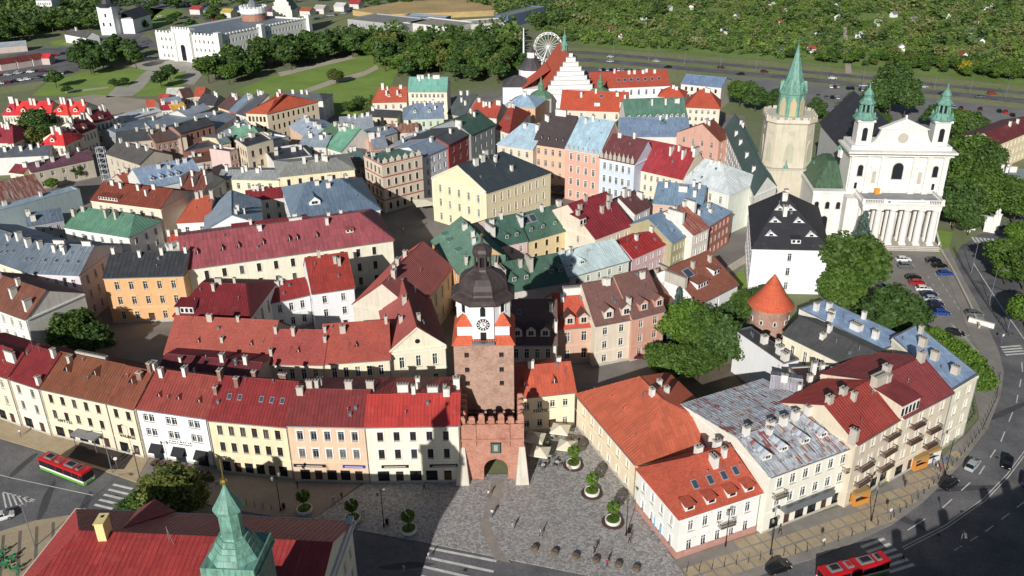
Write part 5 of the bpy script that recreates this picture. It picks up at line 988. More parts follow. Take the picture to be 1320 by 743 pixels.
for x in (-7.5, -6.2, -4.9, -3.6, -2.3, -1.0): b.box((G(x), 8.9, 5.5), .12, .12, 4.2, 0)
for z in (6.2, 7.4, 8.6, 9.4): b.box((G(-4.2), 8.9, z), 9, .1, .12, 0)
b.build('iron_lattice', IRON, GATE)
# tower body: plan centre (-5.4, 148.6), half 5.6
tcx, tcy, th = G(-5.4), 15.1, 5.6
b = MB(); ops = []
for x in (-3.2, 3.3):
    for z in (15.2, 18.2, 21.4): ops.append((x+th, z, .85, 1.1, 'w'))
for k, (p, q) in enumerate((((-th, -th), (th, -th)), ((th, -th), (th, th)), ((th, th), (-th, th)), ((-th, th), (-th, -th)))):
    p = Vector(p)+Vector((tcx, tcy)); q = Vector(q)+Vector((tcx, tcy)); facade(b, p, q, 0, 23.6, ops if k != 2 else [], 0, .35)
    put_windows(GATE, p, q, ops if k != 2 else [], 'brown', False, .35)
b.build('tower_wall', TB, GATE)
b = MB()
lo = [(tcx-th-.35, tcy-th-.35, 23.6), (tcx+th+.35, tcy-th-.35, 23.6), (tcx+th+.35, tcy+th+.35, 23.6), (tcx-th-.35, tcy+th+.35, 23.6)]; hh = 4.9
hi = [(tcx-hh, tcy-hh, 25.2), (tcx+hh, tcy-hh, 25.2), (tcx+hh, tcy+hh, 25.2), (tcx-hh, tcy+hh, 25.2)]; b.hull(lo, hi, 0)
b.build('tile_skirt', OTILE, GATE)
b = MB(); b.prism([(tcx-4.85, tcy-4.85), (tcx+4.85, tcy-4.85), (tcx+4.85, tcy+4.85), (tcx-4.85, tcy+4.85)], 25.15, 27.2, 0); b.build('white_stage', WST, GATE)
ap = 5.0; R8 = ap/math.cos(math.pi/8)
b = MB(); b.lathe((tcx, tcy, 0), [(R8, 24.6), (R8, 32.0)], 8, 0, math.pi/8); b.box((tcx, tcy-ap-.1, 24.2), 4.0, .5, 7.6, 0); b.build('octagon_wall', WST, GATE)
for sx in (-1, 1):
    for sy in (-1, 1):
        b = MB(); x0, y0 = tcx+sx*4.95, tcy+sy*4.95; xi, yi = tcx+sx*ap*.40, tcy+sy*ap*.40
        P = [(x0+sx*.25, y0+sy*.25, 27.2), (tcx+sx*1.9, y0+sy*.25, 27.2), (x0+sx*.25, tcy+sy*1.9, 27.2), (tcx+sx*3.0, tcy+sy*3.0, 30.2)]
        b.face([P[1], P[0], P[3]], 0); b.face([P[0], P[2], P[3]], 0); b.face([P[0], P[1], P[2]], 0); b.build('corner_skirt', OTILE, GATE)
for k in range(8):
    a = -math.pi/2+k*math.pi/4
    if k in (3, 4, 5): continue
    off = ap+.02 if k else ap+.36
    arch_window(GATE, (tcx+off*math.cos(a), tcy+off*math.sin(a), 29.4), 1.0, 2.0, a+math.pi/2, WST)
b = MB(); b.lathe((0, 0, 0), [(1.22, 0), (1.22, .08)], 28, 0); b.lathe((0, 0, .08), [(.62, 0), (.62, .03)], 28, 1)
for k in range(12):
    a = k*math.pi/6; b.box((.92*math.cos(a), .92*math.sin(a), .085), .42, .17, .03, 1, a)
b.box((.0, .3, .13), .12, .8, .02, 0); b.box((.25, -.12, .15), .6, .12, .02, 0, -.45)
me = b.mesh('clock_face', [plain('clock_black', (.012, .012, .012), .6), WHITE]); me.transform(Matrix.Rotation(math.pi/2, 4, 'X')); obj('clock_face', me, GATE, (tcx, tcy-ap-.36, 27.7))
b = MB(); b.box((tcx, tcy-ap-.9, 24.0), 4.2, 1.1, .3, 0)
for i in range(14): b.box((tcx-2+i*.31, tcy-ap-1.4, 24.3), .05, .05, .9, 1)
b.box((tcx, tcy-ap-1.4, 25.15), 4.2, .07, .07, 1); b.build('clock_balcony', [ZINC, IRON], GATE)
b = MB(); b.box((tcx, tcy-ap-.38, 24.3), 1.1, .1, 1.8, 0); b.build('balcony_door', DARK, GATE)
b = MB(); b.lathe((tcx, tcy, 0), [(6.3, 31.5), (6.35, 31.8), (5.7, 32.4), (4.9, 32.8), (4.7, 33.1), (4.75, 33.9), (4.4, 34.9), (3.6, 35.8), (2.5, 36.4), (1.9, 36.7), (1.75, 37.0)], 8, 0, math.pi/8)
for k in range(8):
    a = math.pi/8+k*math.pi/4; pr_ = [(6.35, 31.85), (5.7, 32.45), (4.9, 32.85), (4.75, 33.9), (4.4, 34.9), (3.6, 35.8), (2.5, 36.4), (1.8, 36.9)]
    for (r0, z0), (r1, z1) in zip(pr_, pr_[1:]): b.tube((tcx+r0*math.cos(a), tcy+r0*math.sin(a), z0), (tcx+r1*math.cos(a), tcy+r1*math.sin(a), z1), .09, 5)
b.build('helm', HELM, GATE)
b = MB(); b.lathe((tcx, tcy, 0), [(1.75, 37.0), (1.75, 37.5)], 8, 0, math.pi/8); b.lathe((tcx, tcy, 0), [(1.0, 37.5), (1.0, 39.6)], 8, 1, math.pi/8)
for k in range(8):
    a = math.pi/8+k*math.pi/4; b.tube((tcx+1.5*math.cos(a), tcy+1.5*math.sin(a), 37.5), (tcx+1.5*math.cos(a), tcy+1.5*math.sin(a), 39.6), .22, 6)
b.lathe((tcx, tcy, 0), [(1.8, 39.5), (1.85, 39.8), (1.95, 40.3), (1.7, 40.9), (1.0, 41.4), (.35, 41.7), (.2, 42.4), (.12, 43.2), (.04, 44.2)], 8, 0, math.pi/8); b.build('lantern', [HELM, DARK], GATE)
b = MB(); b.sphere((tcx, tcy, 43.4), .3); b.build('finial', GOLD, GATE)
# ---- town hall in the foreground
TH = thing('town_hall', 'town hall with peeling red tin roof and a green copper clock turret', 'town hall', (-47, 94, 0), math.radians(-4.5))
b = MB(); w2 = 21.5; ya, yb, yr = -17, 12.2, 2.0; ez, rz_ = 14.6, 20.2
ops = [(2.2+i*3.2, z, 1.3, 2.2, 'w') for i in range(13) for z in (2.4, 6.6, 10.8)]; ops2 = [(2.2+i*3.1, z, 1.3, 2.2, 'w') for i in range(9) for z in (2.4, 6.6, 10.8)]
for p, q, o_ in (((-w2, ya), (w2, ya), ops), ((w2, ya), (w2, yb), ops2), ((w2, yb), (-w2, yb), ops), ((-w2, yb), (-w2, ya), ops2)):
    facade(b, p, q, 0, ez, o_, 0); put_windows(TH, p, q, o_, 'white', False)
b.box((0, -2.4, ez-.1), 2*w2+1.2, yb-ya+1.2, .3, 0); b.build('wall', wallm((222, 214, 190), .4), TH)
TR = roofm((160, 48, 46), 'metal', .32, (190, 150, 144)); b = MB()
E4 = [Vector((-w2-.4, ya-.4, ez+.2)), Vector((w2+.4, ya-.4, ez+.2)), Vector((w2+.4, yb+.4, ez+.2)), Vector((-w2-.4, yb+.4, ez+.2))]; RL = Vector((-w2+7, yr, rz_)); RR = Vector((w2+.4, yr, rz_))
for pl in ([E4[0], E4[1], RR, RL], [E4[2], E4[3], RL, RR], [E4[3], E4[0], RL]): slab(b, pl); seams(b, pl, sp=.75)
slab(b, [Vector((-9.2, yr+2, rz_-.9)), Vector((-9.2, yb+1.0, 16.9)), Vector((-12.2, yb+.7, ez+.4))][::-1]); slab(b, [Vector((-9.2, yr+2, rz_-.9)), Vector((-9.2, yb+1.0, 16.9)), Vector((-6.2, yb+.7, ez+.4))])
THR = b.build('roof', TR, TH); b = MB(); b.face([Vector((w2, ya, ez)), Vector((w2, yb, ez)), Vector((w2, yr, rz_))]); b.build('gable_wall', wallm((222, 214, 190), .4), TH); b = MB(); b.face([(-12, yb+.55, ez), (-9.2, yb+.9, 16.8), (-6.4, yb+.55, ez)][::-1]); b.build('pediment_wall', wallm((222, 214, 190), .4), TH)
b = MB(); b.box((0, 0, -1), 1.2, 2.2, 3.6, 0); b.box((0, 0, 2.6), 1.4, 2.4, .15, 0); b.box((0, .4, 2.75), .35, .35, .1, 1); b.build('chimney', [wallm((236, 206, 96), .3), DARK], THR, (-10.5, yr-.4, rz_-.1), .1)
for x, y in ((9.5, 1.4), (14.2, -3.5)):
    b = MB(); b.box((0, 0, -.8), 1.6, 1.4, 2.4, 0); b.box((0, 0, 1.6), 2.0, 1.8, .2, 0); b.build('roof_box', ZINC, THR, (x, y-2, 18.6))
b = MB(); b.tube((0, 0, 0), (0, 0, 2.6), .05); b.tube((0, 0, 2.2), (.9, -.6, 0), .04); b.build('mast', ZINC, THR, (-1.0, yr-1, rz_-.3))
b = MB(); b.box((w2-.1, -2.4, ez+.2), .9, yb-ya+.8, 1.0, 0); b.build('parapet', wallm((196, 200, 200), .5), TH)
tx, ty, tw = 16.2, -14.5, 2.95; TZ = .9
b = MB(); b.box((tx, ty, 0), 2*tw, 2*tw, 31.0+TZ, 0)
for s in (-1, 1):
    for z in (20, 25): b.box((tx+s*1.4, ty-tw, z), .9, .3, 2.6, 1); b.box((tx+tw, ty+s*1.4, z), .3, .9, 2.6, 1)
b.build('turret_wall', [coppm('grey_copper', (120, 140, 132), (84, 96, 92)), DARK], TH)
b = MB(); b.box((tx, ty, 30.9+TZ), 2*tw+.7, 2*tw+.7, .35, 0); b.box((tx, ty, 31.25+TZ), 2*tw+.3, 2*tw+.3, 1.2, 0)
for i in range(4):
    k = 2.85-i*.38; b.lathe((tx, ty, TZ), [(k*1.12, 32.4+i*.6), (k*.98, 32.4+i*.6+.62)], 8, 0, math.pi/8)
b.lathe((tx, ty, TZ), [(1.5, 34.8), (1.32, 35.0), (1.28, 38.5), (1.75, 38.6), (1.7, 38.9), (1.15, 39.8), (.6, 40.7), (.2, 41.6), (.12, 42.0)], 8, 0, math.pi/8); b.build('turret_helm', CU, TH)
b = MB(); b.sphere((tx, ty, 42.2+TZ), .42); b.tube((tx, ty, 42.4+TZ), (tx, ty, 45.2+TZ), .06); b.build('finial', [GOLD], TH)
# ---- great neo-gothic tower
TT = thing('great_tower', 'tall cream tower with parapet and slender green copper spire', 'tower', (90.0, 279, 0), math.radians(-8))
CRT = wallm((204, 192, 162), .6); b = MB(); b.box((-.6, 0, 0), 18.4, 17, 14.8, 0); b.box((-.6, 0, 14.8), 19.0, 17.6, .5, 1); b.build('lower_stage', [CRT, STONE], TT)
def cham(h, c): return [(-h, -h+c), (-h+c, -h), (h-c, -h), (h, -h+c), (h, h-c), (h-c, h), (-h+c, h), (-h, h-c)]
def chull(b, h0, c0, z0, h1, c1, z1, m): b.hull([(x, y, z0) for x, y in cham(h0, c0)], [(x, y, z1) for x, y in cham(h1, c1)], m)
b = MB(); chull(b, 7.7, 2.8, 15.3, 7.3, 2.7, 29.3, 0); chull(b, 7.3, 2.7, 29.3, 7.9, 2.9, 29.9, 1); chull(b, 7.9, 2.9, 29.9, 7.9, 2.9, 31.0, 1); b.build('tower_wall', [CRT, wallm((214, 202, 178), .5)], TT)
for k in range(8):
    a = -math.pi/2+k*math.pi/4
    if k in (3, 4, 5): continue
    r = 7.5 if k % 2 == 0 else (7.5*2-2.75)/math.sqrt(2); sc_ = 1.0 if k % 2 == 0 else .7
    b = MB(); pts = [(-1.9*sc_, 0), (1.9*sc_, 0), (1.9*sc_, 4.8), (1.2*sc_, 6.4), (0, 7.6), (-1.2*sc_, 6.4), (-1.9*sc_, 4.8)]
    b.hull([(p[0], .3, p[1]) for p in pts], [(p[0], -.14, p[1]) for p in pts], 0); b.hull([(p[0]*.72, -.14, p[1]*.88+.4) for p in pts], [(p[0]*.72, -.2, p[1]*.88+.4) for p in pts], 1)
    obj('pointed_niche', b.mesh('pointed_niche', [CRT, wallm((186, 182, 148), .6)]), TT, (r*math.cos(a), r*math.sin(a), 16.6), a+math.pi/2)
    b = MB(); b.lathe((0, 0, -.3), [(.8, 0), (.8, .4)], 14, 0); b.lathe((0, 0, .1), [(.55, 0), (.55, .05)], 14, 1); me = b.mesh('oculus', [STONE, wallm((190, 186, 170), .5)]); me.transform(Matrix.Rotation(math.pi/2, 4, 'X')); obj('oculus', me, TT, ((r-.12)*math.cos(a), (r-.12)*math.sin(a), 26.6), a+math.pi/2)
b = MB(); cp = cham(7.6, 2.8)
for k in range(8):
    p, q = Vector(cp[k]), Vector(cp[(k+1) % 8]); n_ = max(2, int((q-p).length/2.0))
    for i in range(n_): c = p.lerp(q, (i+.5)/n_); b.box((c.x, c.y, 31.0), (q-p).length/n_*.62, .5, .8, 0, math.atan2((q-p).y, (q-p).x))
b.build('parapet_block', CRT, TT)
for sx in (-1, 0, 1):
    b = MB(); b.lathe((sx*8.6-.6, -8.0, 15.3), [(.7, 0), (.7, .6), (.35, 1.2), (.05, 2.8)], 8, 0); b.build('copper_pinnacle', CU, TT)
b = MB(); b.lathe((0, 0, 0), [(4.5, 30.6), (4.2, 37.8), (4.6, 38.0), (4.1, 38.6), (2.6, 43.0), (1.1, 48.4), (.15, 53.0)], 8, 0, math.pi/8)
for k in range(8):
    a = -math.pi/2+k*math.pi/4
    c, s_ = math.cos(a), math.sin(a); q = Vector((-s_, c, 0)); o = Vector((c, s_, 0))
    p = [o*4.25-q*1.5+Vector((0, 0, 38)), o*4.25+q*1.5+Vector((0, 0, 38)), o*4.0+Vector((0, 0, 41.6)), o*2.7+Vector((0, 0, 41.6))]
    b.face([p[0], p[1], p[2]]); b.face([p[0], p[2], p[3]]); b.face([p[2], p[1], p[3]])
b.tube((0, 0, 52.8), (0, 0, 54.8), .08); b.box((0, 0, 54.0), .8, .08, .08, 0); b.build('copper_spire', CU, TT)
for k in (0, 1, 7):
    a = -math.pi/2+k*math.pi/4; b = MB(); pts = [(-1.0, 0), (1.0, 0), (1.0, 4.2), (0, 6.0), (-1.0, 4.2)]; b.hull([(p[0], 0, p[1]) for p in pts], [(p[0], -.15, p[1]) for p in pts], 0)
    obj('louvre_panel', b.mesh('louvre_panel', [wallm((196, 176, 120), .5)]), TT, (4.08*math.cos(a), 4.08*math.sin(a), 31.2), a+math.pi/2)
# ---- cathedral
CA = thing('cathedral', 'white cathedral with columned portico and two copper topped towers', 'cathedral', (115.0, 250.4, 0), math.radians(-5.2))
CW = wallm((226, 222, 214), .5); W = 14.2
b = MB(); b.box((0, 5, 0), 2*W, 10, 26.6, 0)
for x in (-13.2, -8.6, -4.6, 4.6, 8.6, 13.2): b.box((x, -.3, 13.6), 1.3, .6, 11.4, 0); b.box((x, -.4, 25.0), 1.7, .8, .6, 0); b.box((x, -.4, 13.6), 1.7, .8, .9, 0)
b.box((0, -.25, 14.6), 2*W, .5, .35, 0)
b.box((0, 4.5, 25.6), 2*W+1.4, 11.6, .4, 0); b.box((0, 4.2, 26.6), 2*W+2.6, 12.8, .6, 0); b.box((0, 5, 27.2), 2*W+.2, 9.6, 1.2, 0)
b.build('facade_wall', CW, CA)
b = MB(); cur = [(-10.2, 28.3), (10.2, 28.3), (8.8, 28.9), (7.6, 30.2), (6.8, 32.0), (6.4, 33.4), (-6.4, 33.4), (-6.8, 32), (-7.6, 30.2), (-8.8, 28.9)]
b.hull([(p[0], 1.6, p[1]) for p in cur], [(p[0], .4, p[1]) for p in cur], 0); tri = [(-7.2, 33.4), (7.2, 33.4), (0, 36.6)]; b.hull([(p[0], 1.9, p[1]) for p in tri], [(p[0], .1, p[1]) for p in tri], 0)
b.box((0, .9, 36.3), .5, .5, 1.2, 0); b.build('gable', CW, CA)
b = MB(); b.lathe((0, 0, 0), [(1.5, 0), (1.5, .12)], 18, 0); me = b.mesh('roundel', [STONE]); me.transform(Matrix.Rotation(math.pi/2, 4, 'X')); obj('roundel', me, CA, (0, .4, 30.8))
arch_window(CA, (0, -.02, 18.4), 3.0, 5.0, 0, STONE); arch_window(CA, (-10.8, -.02, 19.2), 1.5, 3.4, 0, STONE); arch_window(CA, (10.8, -.02, 19.2), 1.5, 3.4, 0, STONE)
for x in (-11.5, 11.0): b = MB(); b.box((0, -.06, 0), .8, .1, 1.9, 0); obj('slit_window', b.mesh('slit_window', [DARK]), CA, (x, 0, 15.2))
for x in (-6.6, 6.6): b = MB(); b.box((0, -.1, 0), 1.8, .2, 5.0, 0); b.box((0, -.2, .5), 1.1, .2, 3.6, 1); b.box((0, -.15, 5.0), 2.3, .4, .4, 0); obj('niche', b.mesh('niche', [CW, STONE]), CA, (x, -.02, 16.6))
for s in (-1, 1):
    x = s*10.9; b = MB(); b.box((x, 3.4, 28.2), 4.4, 4.4, 7.0, 0); b.box((x, 3.4, 35.2), 5.2, 5.2, .6, 0); b.build('bell_tower', CW, CA)
    arch_window(CA, (x, 1.16, 29.6), 1.5, 4.0, 0, CW); arch_window(CA, (x-s*0+2.24, 3.4, 29.6), 1.5, 4.0, math.pi/2, CW)
    b = MB(); b.lathe((x, 3.4, 0), [(3.5, 35.8), (3.6, 36.2), (2.7, 37.0), (2.2, 37.8)], 8, 0, math.pi/8)
    for k in range(8):
        a = math.pi/8+k*math.pi/4; b.tube((x+1.75*math.cos(a), 3.4+1.75*math.sin(a), 37.6), (x+1.6*math.cos(a), 3.4+1.6*math.sin(a), 40.4), .32, 6)
    b.lathe((x, 3.4, 0), [(.9, 37.6), (.9, 40.4)], 8, 1); b.lathe((x, 3.4, 0), [(2.3, 40.2), (2.4, 40.6), (1.6, 41.4), (1.3, 42.0), (1.3, 42.6), (1.5, 43.0), (.9, 43.9), (.3, 44.8), (.1, 46.2)], 8, 0, math.pi/8)
    for k in range(4):
        a = math.pi/4+k*math.pi/2; b.lathe((x+2.9*math.cos(a), 3.4+2.9*math.sin(a), 36), [(.35, 0), (.3, 1), (.4, 1.4), (.05, 2.2)], 6, 0)
    b.build('copper_helm', [CU, DARK], CA)
b = MB(); b.box((0, 33, 0), 19, 46, 21, 0); b.face([(-9.5, 10, 21), (9.5, 10, 21), (0, 10, 31.5)]); b.face([(9.5, 56, 21), (-9.5, 56, 21), (0, 56, 31.5)]); b.build('nave_wall', CW, CA)
b = MB(); DR = roofm((58, 56, 62), 'metal', .15)
for s in (-1, 1): slab(b, [(s*10.2, 9.9, 20.4), (s*10.2, 56.5, 20.4), (0, 56.5, 31.8), (0, 9.9, 31.8)][::s], 0)
b.build('nave_roof', DR, CA)
b = MB(); b.box((-18.8, 8, 0), 9.2, 16, 14, 0); b.box((-18.8, 7.9, 13.6), 9.8, 16.6, .7, 0); b.box((-12.5, -1, 0), 4, 6, 13.4, 0); b.build('sacristy_wall', CW, CA)
for x in (-22, -18.8, -15.6): arch_window(CA, (x, -.02, 8.6), 1.2, 2.2, 0, STONE)
arch_window(CA, (-19.2, -.02, 1.2), 2.0, 5.0, 0, STONE)
b = MB(); b.hull([(-23, 2, 14.4), (-13, 2, 14.4), (-13, 26, 14.4), (-23, 26, 14.4)], [(-17, 12, 20), (-14.5, 12, 20), (-14.5, 20, 20), (-17, 20, 20)], 0); b.build('sacristy_roof', coppm('dark_copper', (84, 112, 86), (48, 62, 50)), CA)
b = MB(); b.lathe((-13.6, 10, 22), [(1.6, 0), (1.6, 2.6)], 8, 1); b.lathe((-13.6, 10, 24.6), [(2.1, 0), (1.9, .6), (.8, 1.6), (.3, 2.6), (.05, 4)], 8, 0); b.build('roof_turret', [CU, CW], CA)
# portico
b = MB(); b.box((0, -.35, 0), 24, .7, 11.2, 0)
b.build('portico_back_wall', CW, CA)
pw = 10.4
for i in range(6):
    for y in (-8.2, -4.8) if i not in (0,) else (-8.2, -4.8):
        x = -pw+.4+i*(2*pw-.8)/5; b = MB(); b.box((0, 0, 0), 2.0, 2.0, .5, 0); b.lathe((0, 0, .5), [(1.15, 0), (1.02, .3), (1.02, 3.5), (.88, 10.0), (1.15, 10.3)], 14, 0); b.box((0, 0, 10.8), 1.9, 1.9, .4, 0)
        obj('column', b.mesh('column', [CW]) if (i, y) == (0, -8.2) else COLM, CA, (x, y, .9))
        if (i, y) == (0, -8.2): COLM = bpy.data.objects[-1].data if False else [o for o in bpy.data.objects if o.name.startswith('column')][0].data
b = MB(); b.box((0, -4.9, 12.1), 2*pw+1.6, 8.8, 1.5, 0); b.box((0, -4.9, 13.6), 2*pw+2.6, 9.8, .35, 0); b.box((11.4, -3, 0), 2.2, 5.4, 13.4, 0); b.build('entablature', CW, CA)
b = MB(); b.box((0, -4.4, 13.95), 2*pw+1.4, 8.6, .1, 0); b.build('terrace', groundm('terrace_sheet', (150, 152, 154), (130, 132, 134), .2, 2, .3), CA)
b = MB(); b.box((0, 0, 0), .2, .2, .15, 0); b.lathe((0, 0, .15), [(.09, 0), (.15, .25), (.07, .6), (.12, .8)], 6, 0); BAL = b.mesh('baluster', [CW])
for i in range(46):
    obj('baluster', BAL, CA, (-pw-.3+i*(2*pw+.6)/45, -9.2, 13.95))
for y in range(14):
    for s in (-1, 1): obj('baluster', BAL, CA, (s*(pw+.8), -8.9+y*.62, 13.95))
b = MB(); b.box((0, -9.2, 14.9), 2*pw+2.2, .35, .25, 0)
for s in (-1, 1): b.box((s*(pw+.8), -4.8, 14.9), .35, 8.4, .25, 0)
for x in (-pw-.8, -5.2, 5.2, pw+.8): b.box((x, -9.2, 13.95), .8, .6, 1.4, 0)
b.build('balustrade_rail', CW, CA)
b = MB(); b.box((1.2, -9.5, 14.0), 12.0, .06, 1.1, 0); b.box((-4.0, -9.54, 14.25), .7, .04, .6, 1); b.box((2.2, -9.54, 14.45), 8.2, .04, .22, 2); b.build('banner', [WHITE, plain('banner_blue', (.08, .2, .35), .6), plain('banner_grey', (.35, .4, .45), .6)], CA)
arch_window(CA, (0, -.72, .9), 3.4, 6.6, 0, STONE, 'main_door')
for i in range(3): b = MB(); b.box((0, -5.2-i*.25, 0), 25-i*0+i*.8, 9.6+i*.9, .9-i*.3, 0); b.build('portico_step', STONE, CA)
o = obj('orange_cabinet', None); bpy.data.objects.remove(o)
b = MB(); b.box((0, 0, 0), 1.3, 1.0, 1.5, 0); b.box((0, 0, 1.5), 1.5, 1.2, .15, 0); b.box((0, -.52, .2), 1.0, .05, 1.1, 0)
tag(b.build('cabinet', plain('orange_paint', (.75, .28, .02), .6), None, (109.6, 249.6, 14.06)), 'small orange cabinet standing on the portico terrace', 'cabinet')
# ---- round brick tower
RT = thing('round_tower', 'squat round brick tower with orange conical tile roof', 'tower', (61.5, 186.5, 0))
b = MB(); b.lathe((0, 0, 0), [(4.6, 0), (4.3, 9.2), (4.75, 9.4), (4.75, 9.8)], 28, 0); b.build('tower_wall', brickm((190, 140, 116), (160, 112, 92), 'pale_brick'), RT)
b = MB(); b.lathe((0, 0, 0), [(5.4, 9.5), (4.7, 10.2), (3.2, 12.2), (1.5, 15.0), (.1, 17.2)], 28, 0); b.build('conical_roof', OTILE, RT)
for k in range(5):
    a = -math.pi/2+(k-2)*.7; b = MB(); b.box((0, -.03, 0), .8, .14, 1.2, 0); b.box((0, -.12, .12), .5, .05, .95, 1); obj('window', b.mesh('window', [WHITE, GLASS]), RT, (4.42*math.cos(a), 4.42*math.sin(a), 5.6), a+math.pi/2)
# ---- castle on its hill
CS = house('long white neo-gothic castle with battlemented gatehouse', (200, 43.5), (281, 49.5), 15.0, roof='flat', Cr=(397, 26), rc=(120, 130, 140), wc=(246, 238, 222), wd=.2, fl=3, nc=13, ns=24, ww=1.2, wh=2.0, name='castle', cat='castle', par=1.0)
b = MB(); rzc = CS['rz']; q = CS['FL'].lerp(CS['FR'], .44); b.box((0, 1.5, 0), 14, 5, 18.6, 0); b.box((-5.8, -1.2, 0), 2.6, 2, 17, 0); b.box((5.8, -1.2, 0), 2.6, 2, 17, 0)
for i in range(7): b.box((-6.2+i*2.05, -.6, 18.6), 1.1, .8, 1.3, 0)
obj('gatehouse', b.mesh('gatehouse', [CS['wm']]), CS['root'], (q.x, q.y, 0), rzc); arch_window(CS['root'], (q.x+math.sin(rzc)*1.05, q.y-math.cos(rzc)*1.05, .5), 3.4, 9.5, rzc, CS['wm'], 'gate_arch')
b = MB()
for (p, q) in ((CS['FL'], CS['FR']), (CS['FR'], CS['BR'])):
    L = (q-p).length; k = int(L/2.6)
    for i in range(k): c = p.lerp(q, (i+.5)/k); b.box((c.x, c.y, 16.1), 1.2, .7, 1.0, 0, math.atan2((q-p).y, (q-p).x))
b.build('battlement', CS['wm'], CS['root'])
for t in (0, .45, 1.0): c = CS['FR'].lerp(CS['BR'], t); b = MB(); b.box((c.x, c.y, 0), 3.4, 3.4, 18.2, 0, rzc); b.build('corner_turret', CS['wm'], CS['root'])
KP = thing('castle_keep', 'round brick castle keep with white parapet rising behind the castle', 'tower', (-165, 590, 0)); b = MB(); b.lathe((0, 0, 0), [(8, 0), (7.6, 19.5)], 20, 0); b.build('keep_wall', brickm((186, 108, 72), (160, 90, 62), 'keep_brick'), KP)
b = MB(); b.lathe((0, 0, 0), [(8.2, 19.5), (8.6, 20.2), (8.6, 23)], 20, 0); b.lathe((0, 0, 23), [(3.0, 0), (2.8, 3), (.3, 6)], 8, 1)
for k in range(20): a = k*math.pi/10; b.box((8.2*math.cos(a), 8.2*math.sin(a), 23), 1.2, .7, 1.0, 0, a+math.pi/2)
b.build('parapet', [WST, ZINC], KP)
CH = thing('castle_chapel', 'white castle chapel with stepped curved gable and thin spire', 'chapel', (-152, 615, 0)); b = MB(); b.box((0, 6, 0), 13, 18, 18, 0)
for i in range(5): b.box((0, -2.8, 18+i*2.6), 12-i*2.2, .8, 2.6, 0)
b.build('wall', wallm((244, 226, 204), .2), CH); b = MB()
for s in (-1, 1): slab(b, [(s*7, -2.5, 17.6), (s*7, 15, 17.6), (0, 15, 27), (0, -2.5, 27)][::s])
b.build('roof', roofm((64, 106, 90), 'metal', .2), CH); b = MB(); b.lathe((0, -2.4, 30), [(.7, 0), (.4, 4), (.08, 13)], 8, 0); b.build('spire', WST, CH)
# ---- basilica with stepped white gable
DM = thing('basilica', 'white basilica with stepped gable, steep red roof and copper ridge turret', 'church', (27.5, 402, 0), math.radians(4))
b = MB(); gw = 11.5; b.box((0, 20, 0), 2*gw, 40, 9.5, 0)
for i in range(8):
    ww_ = gw*(1-i/8.6); b.box((0, -.3, 9.5+i*2.05), 2*ww_, 1.0, 2.05, 0); b.box((0, -.45, 9.5+i*2.05+1.85), 2*ww_+.3, 1.2, .22, 1)
b.box((0, -.3, 25.9), 1.6, 1.0, 1.6, 0); b.build('stepped_gable', [WST, STONE], DM); b = MB(); RT_ = roofm((200, 84, 52), 'tile', .08)
for s in (-1, 1): slab(b, [(s*(gw+.4), .6, 9.2), (s*(gw+.4), 40, 9.2), (0, 40, 25.6), (0, .6, 25.6)][::s])
slab(b, [(-gw-9, 16, 8.4), (-gw-9, 34, 8.4), (-gw+4, 34, 17), (-gw+4, 16, 17)]); b.build('roof', RT_, DM)
b = MB(); b.box((-gw-4.5, 25, 0), 8.6, 19, 8.2, 0); b.build('side_chapel_wall', WST, DM)
b = MB(); b.lathe((0, 22, 24.5), [(1.6, 0), (1.6, 2.4), (2.0, 2.6), (1.2, 3.8), (.9, 4.4), (.9, 6), (1.1, 6.2), (.3, 7.6), (.06, 10.5)], 8, 0); b.build('ridge_turret', CU, DM)
for x, y in ((-13.5, -6), (13.5, -2)):
    L2 = thing('chapel_turret', 'small copper roofed chapel at the left foot of the stepped gable' if x < 0 else 'small copper roofed chapel at the right foot of the stepped gable', 'chapel', (27.5+x, 402+y, 0)); b = MB(); b.lathe((0, 0, 0), [(5, 0), (5, 9.5)], 8, 0, math.pi/8); b.build('wall', wallm((236, 226, 208), .3), L2)
    b = MB(); b.lathe((0, 0, 9.5), [(5.5, 0), (4.6, 1.4), (2.2, 2.8), (1.4, 3.0), (1.4, 5.0), (1.7, 5.2), (.6, 6.8), (.06, 9.4)], 8, 0, math.pi/8); b.build('copper_roof', coppm('chapel_copper', (100, 138, 110), (60, 84, 68)), L2)
WC = thing('round_chapel', 'white apse with dark roof and little lantern left of the basilica', 'chapel', (10.5, 436, 0)); b = MB(); b.lathe((0, 0, 0), [(6, 0), (6, 14)], 12, 0); b.build('wall', WST, WC)
b = MB(); b.lathe((0, 0, 14), [(6.6, 0), (2.2, 5), (2.0, 5.2)], 12, 0); b.build('roof', roofm((78, 72, 76), 'metal', .1), WC); b = MB(); b.lathe((0, 0, 19.2), [(2.0, 0), (2.0, 2.8)], 8, 0); b.lathe((0, 0, 22), [(2.5, 0), (.1, 2.6)], 8, 1); b.build('lantern', [WST, roofm((78, 72, 76), 'metal', .1)], WC)
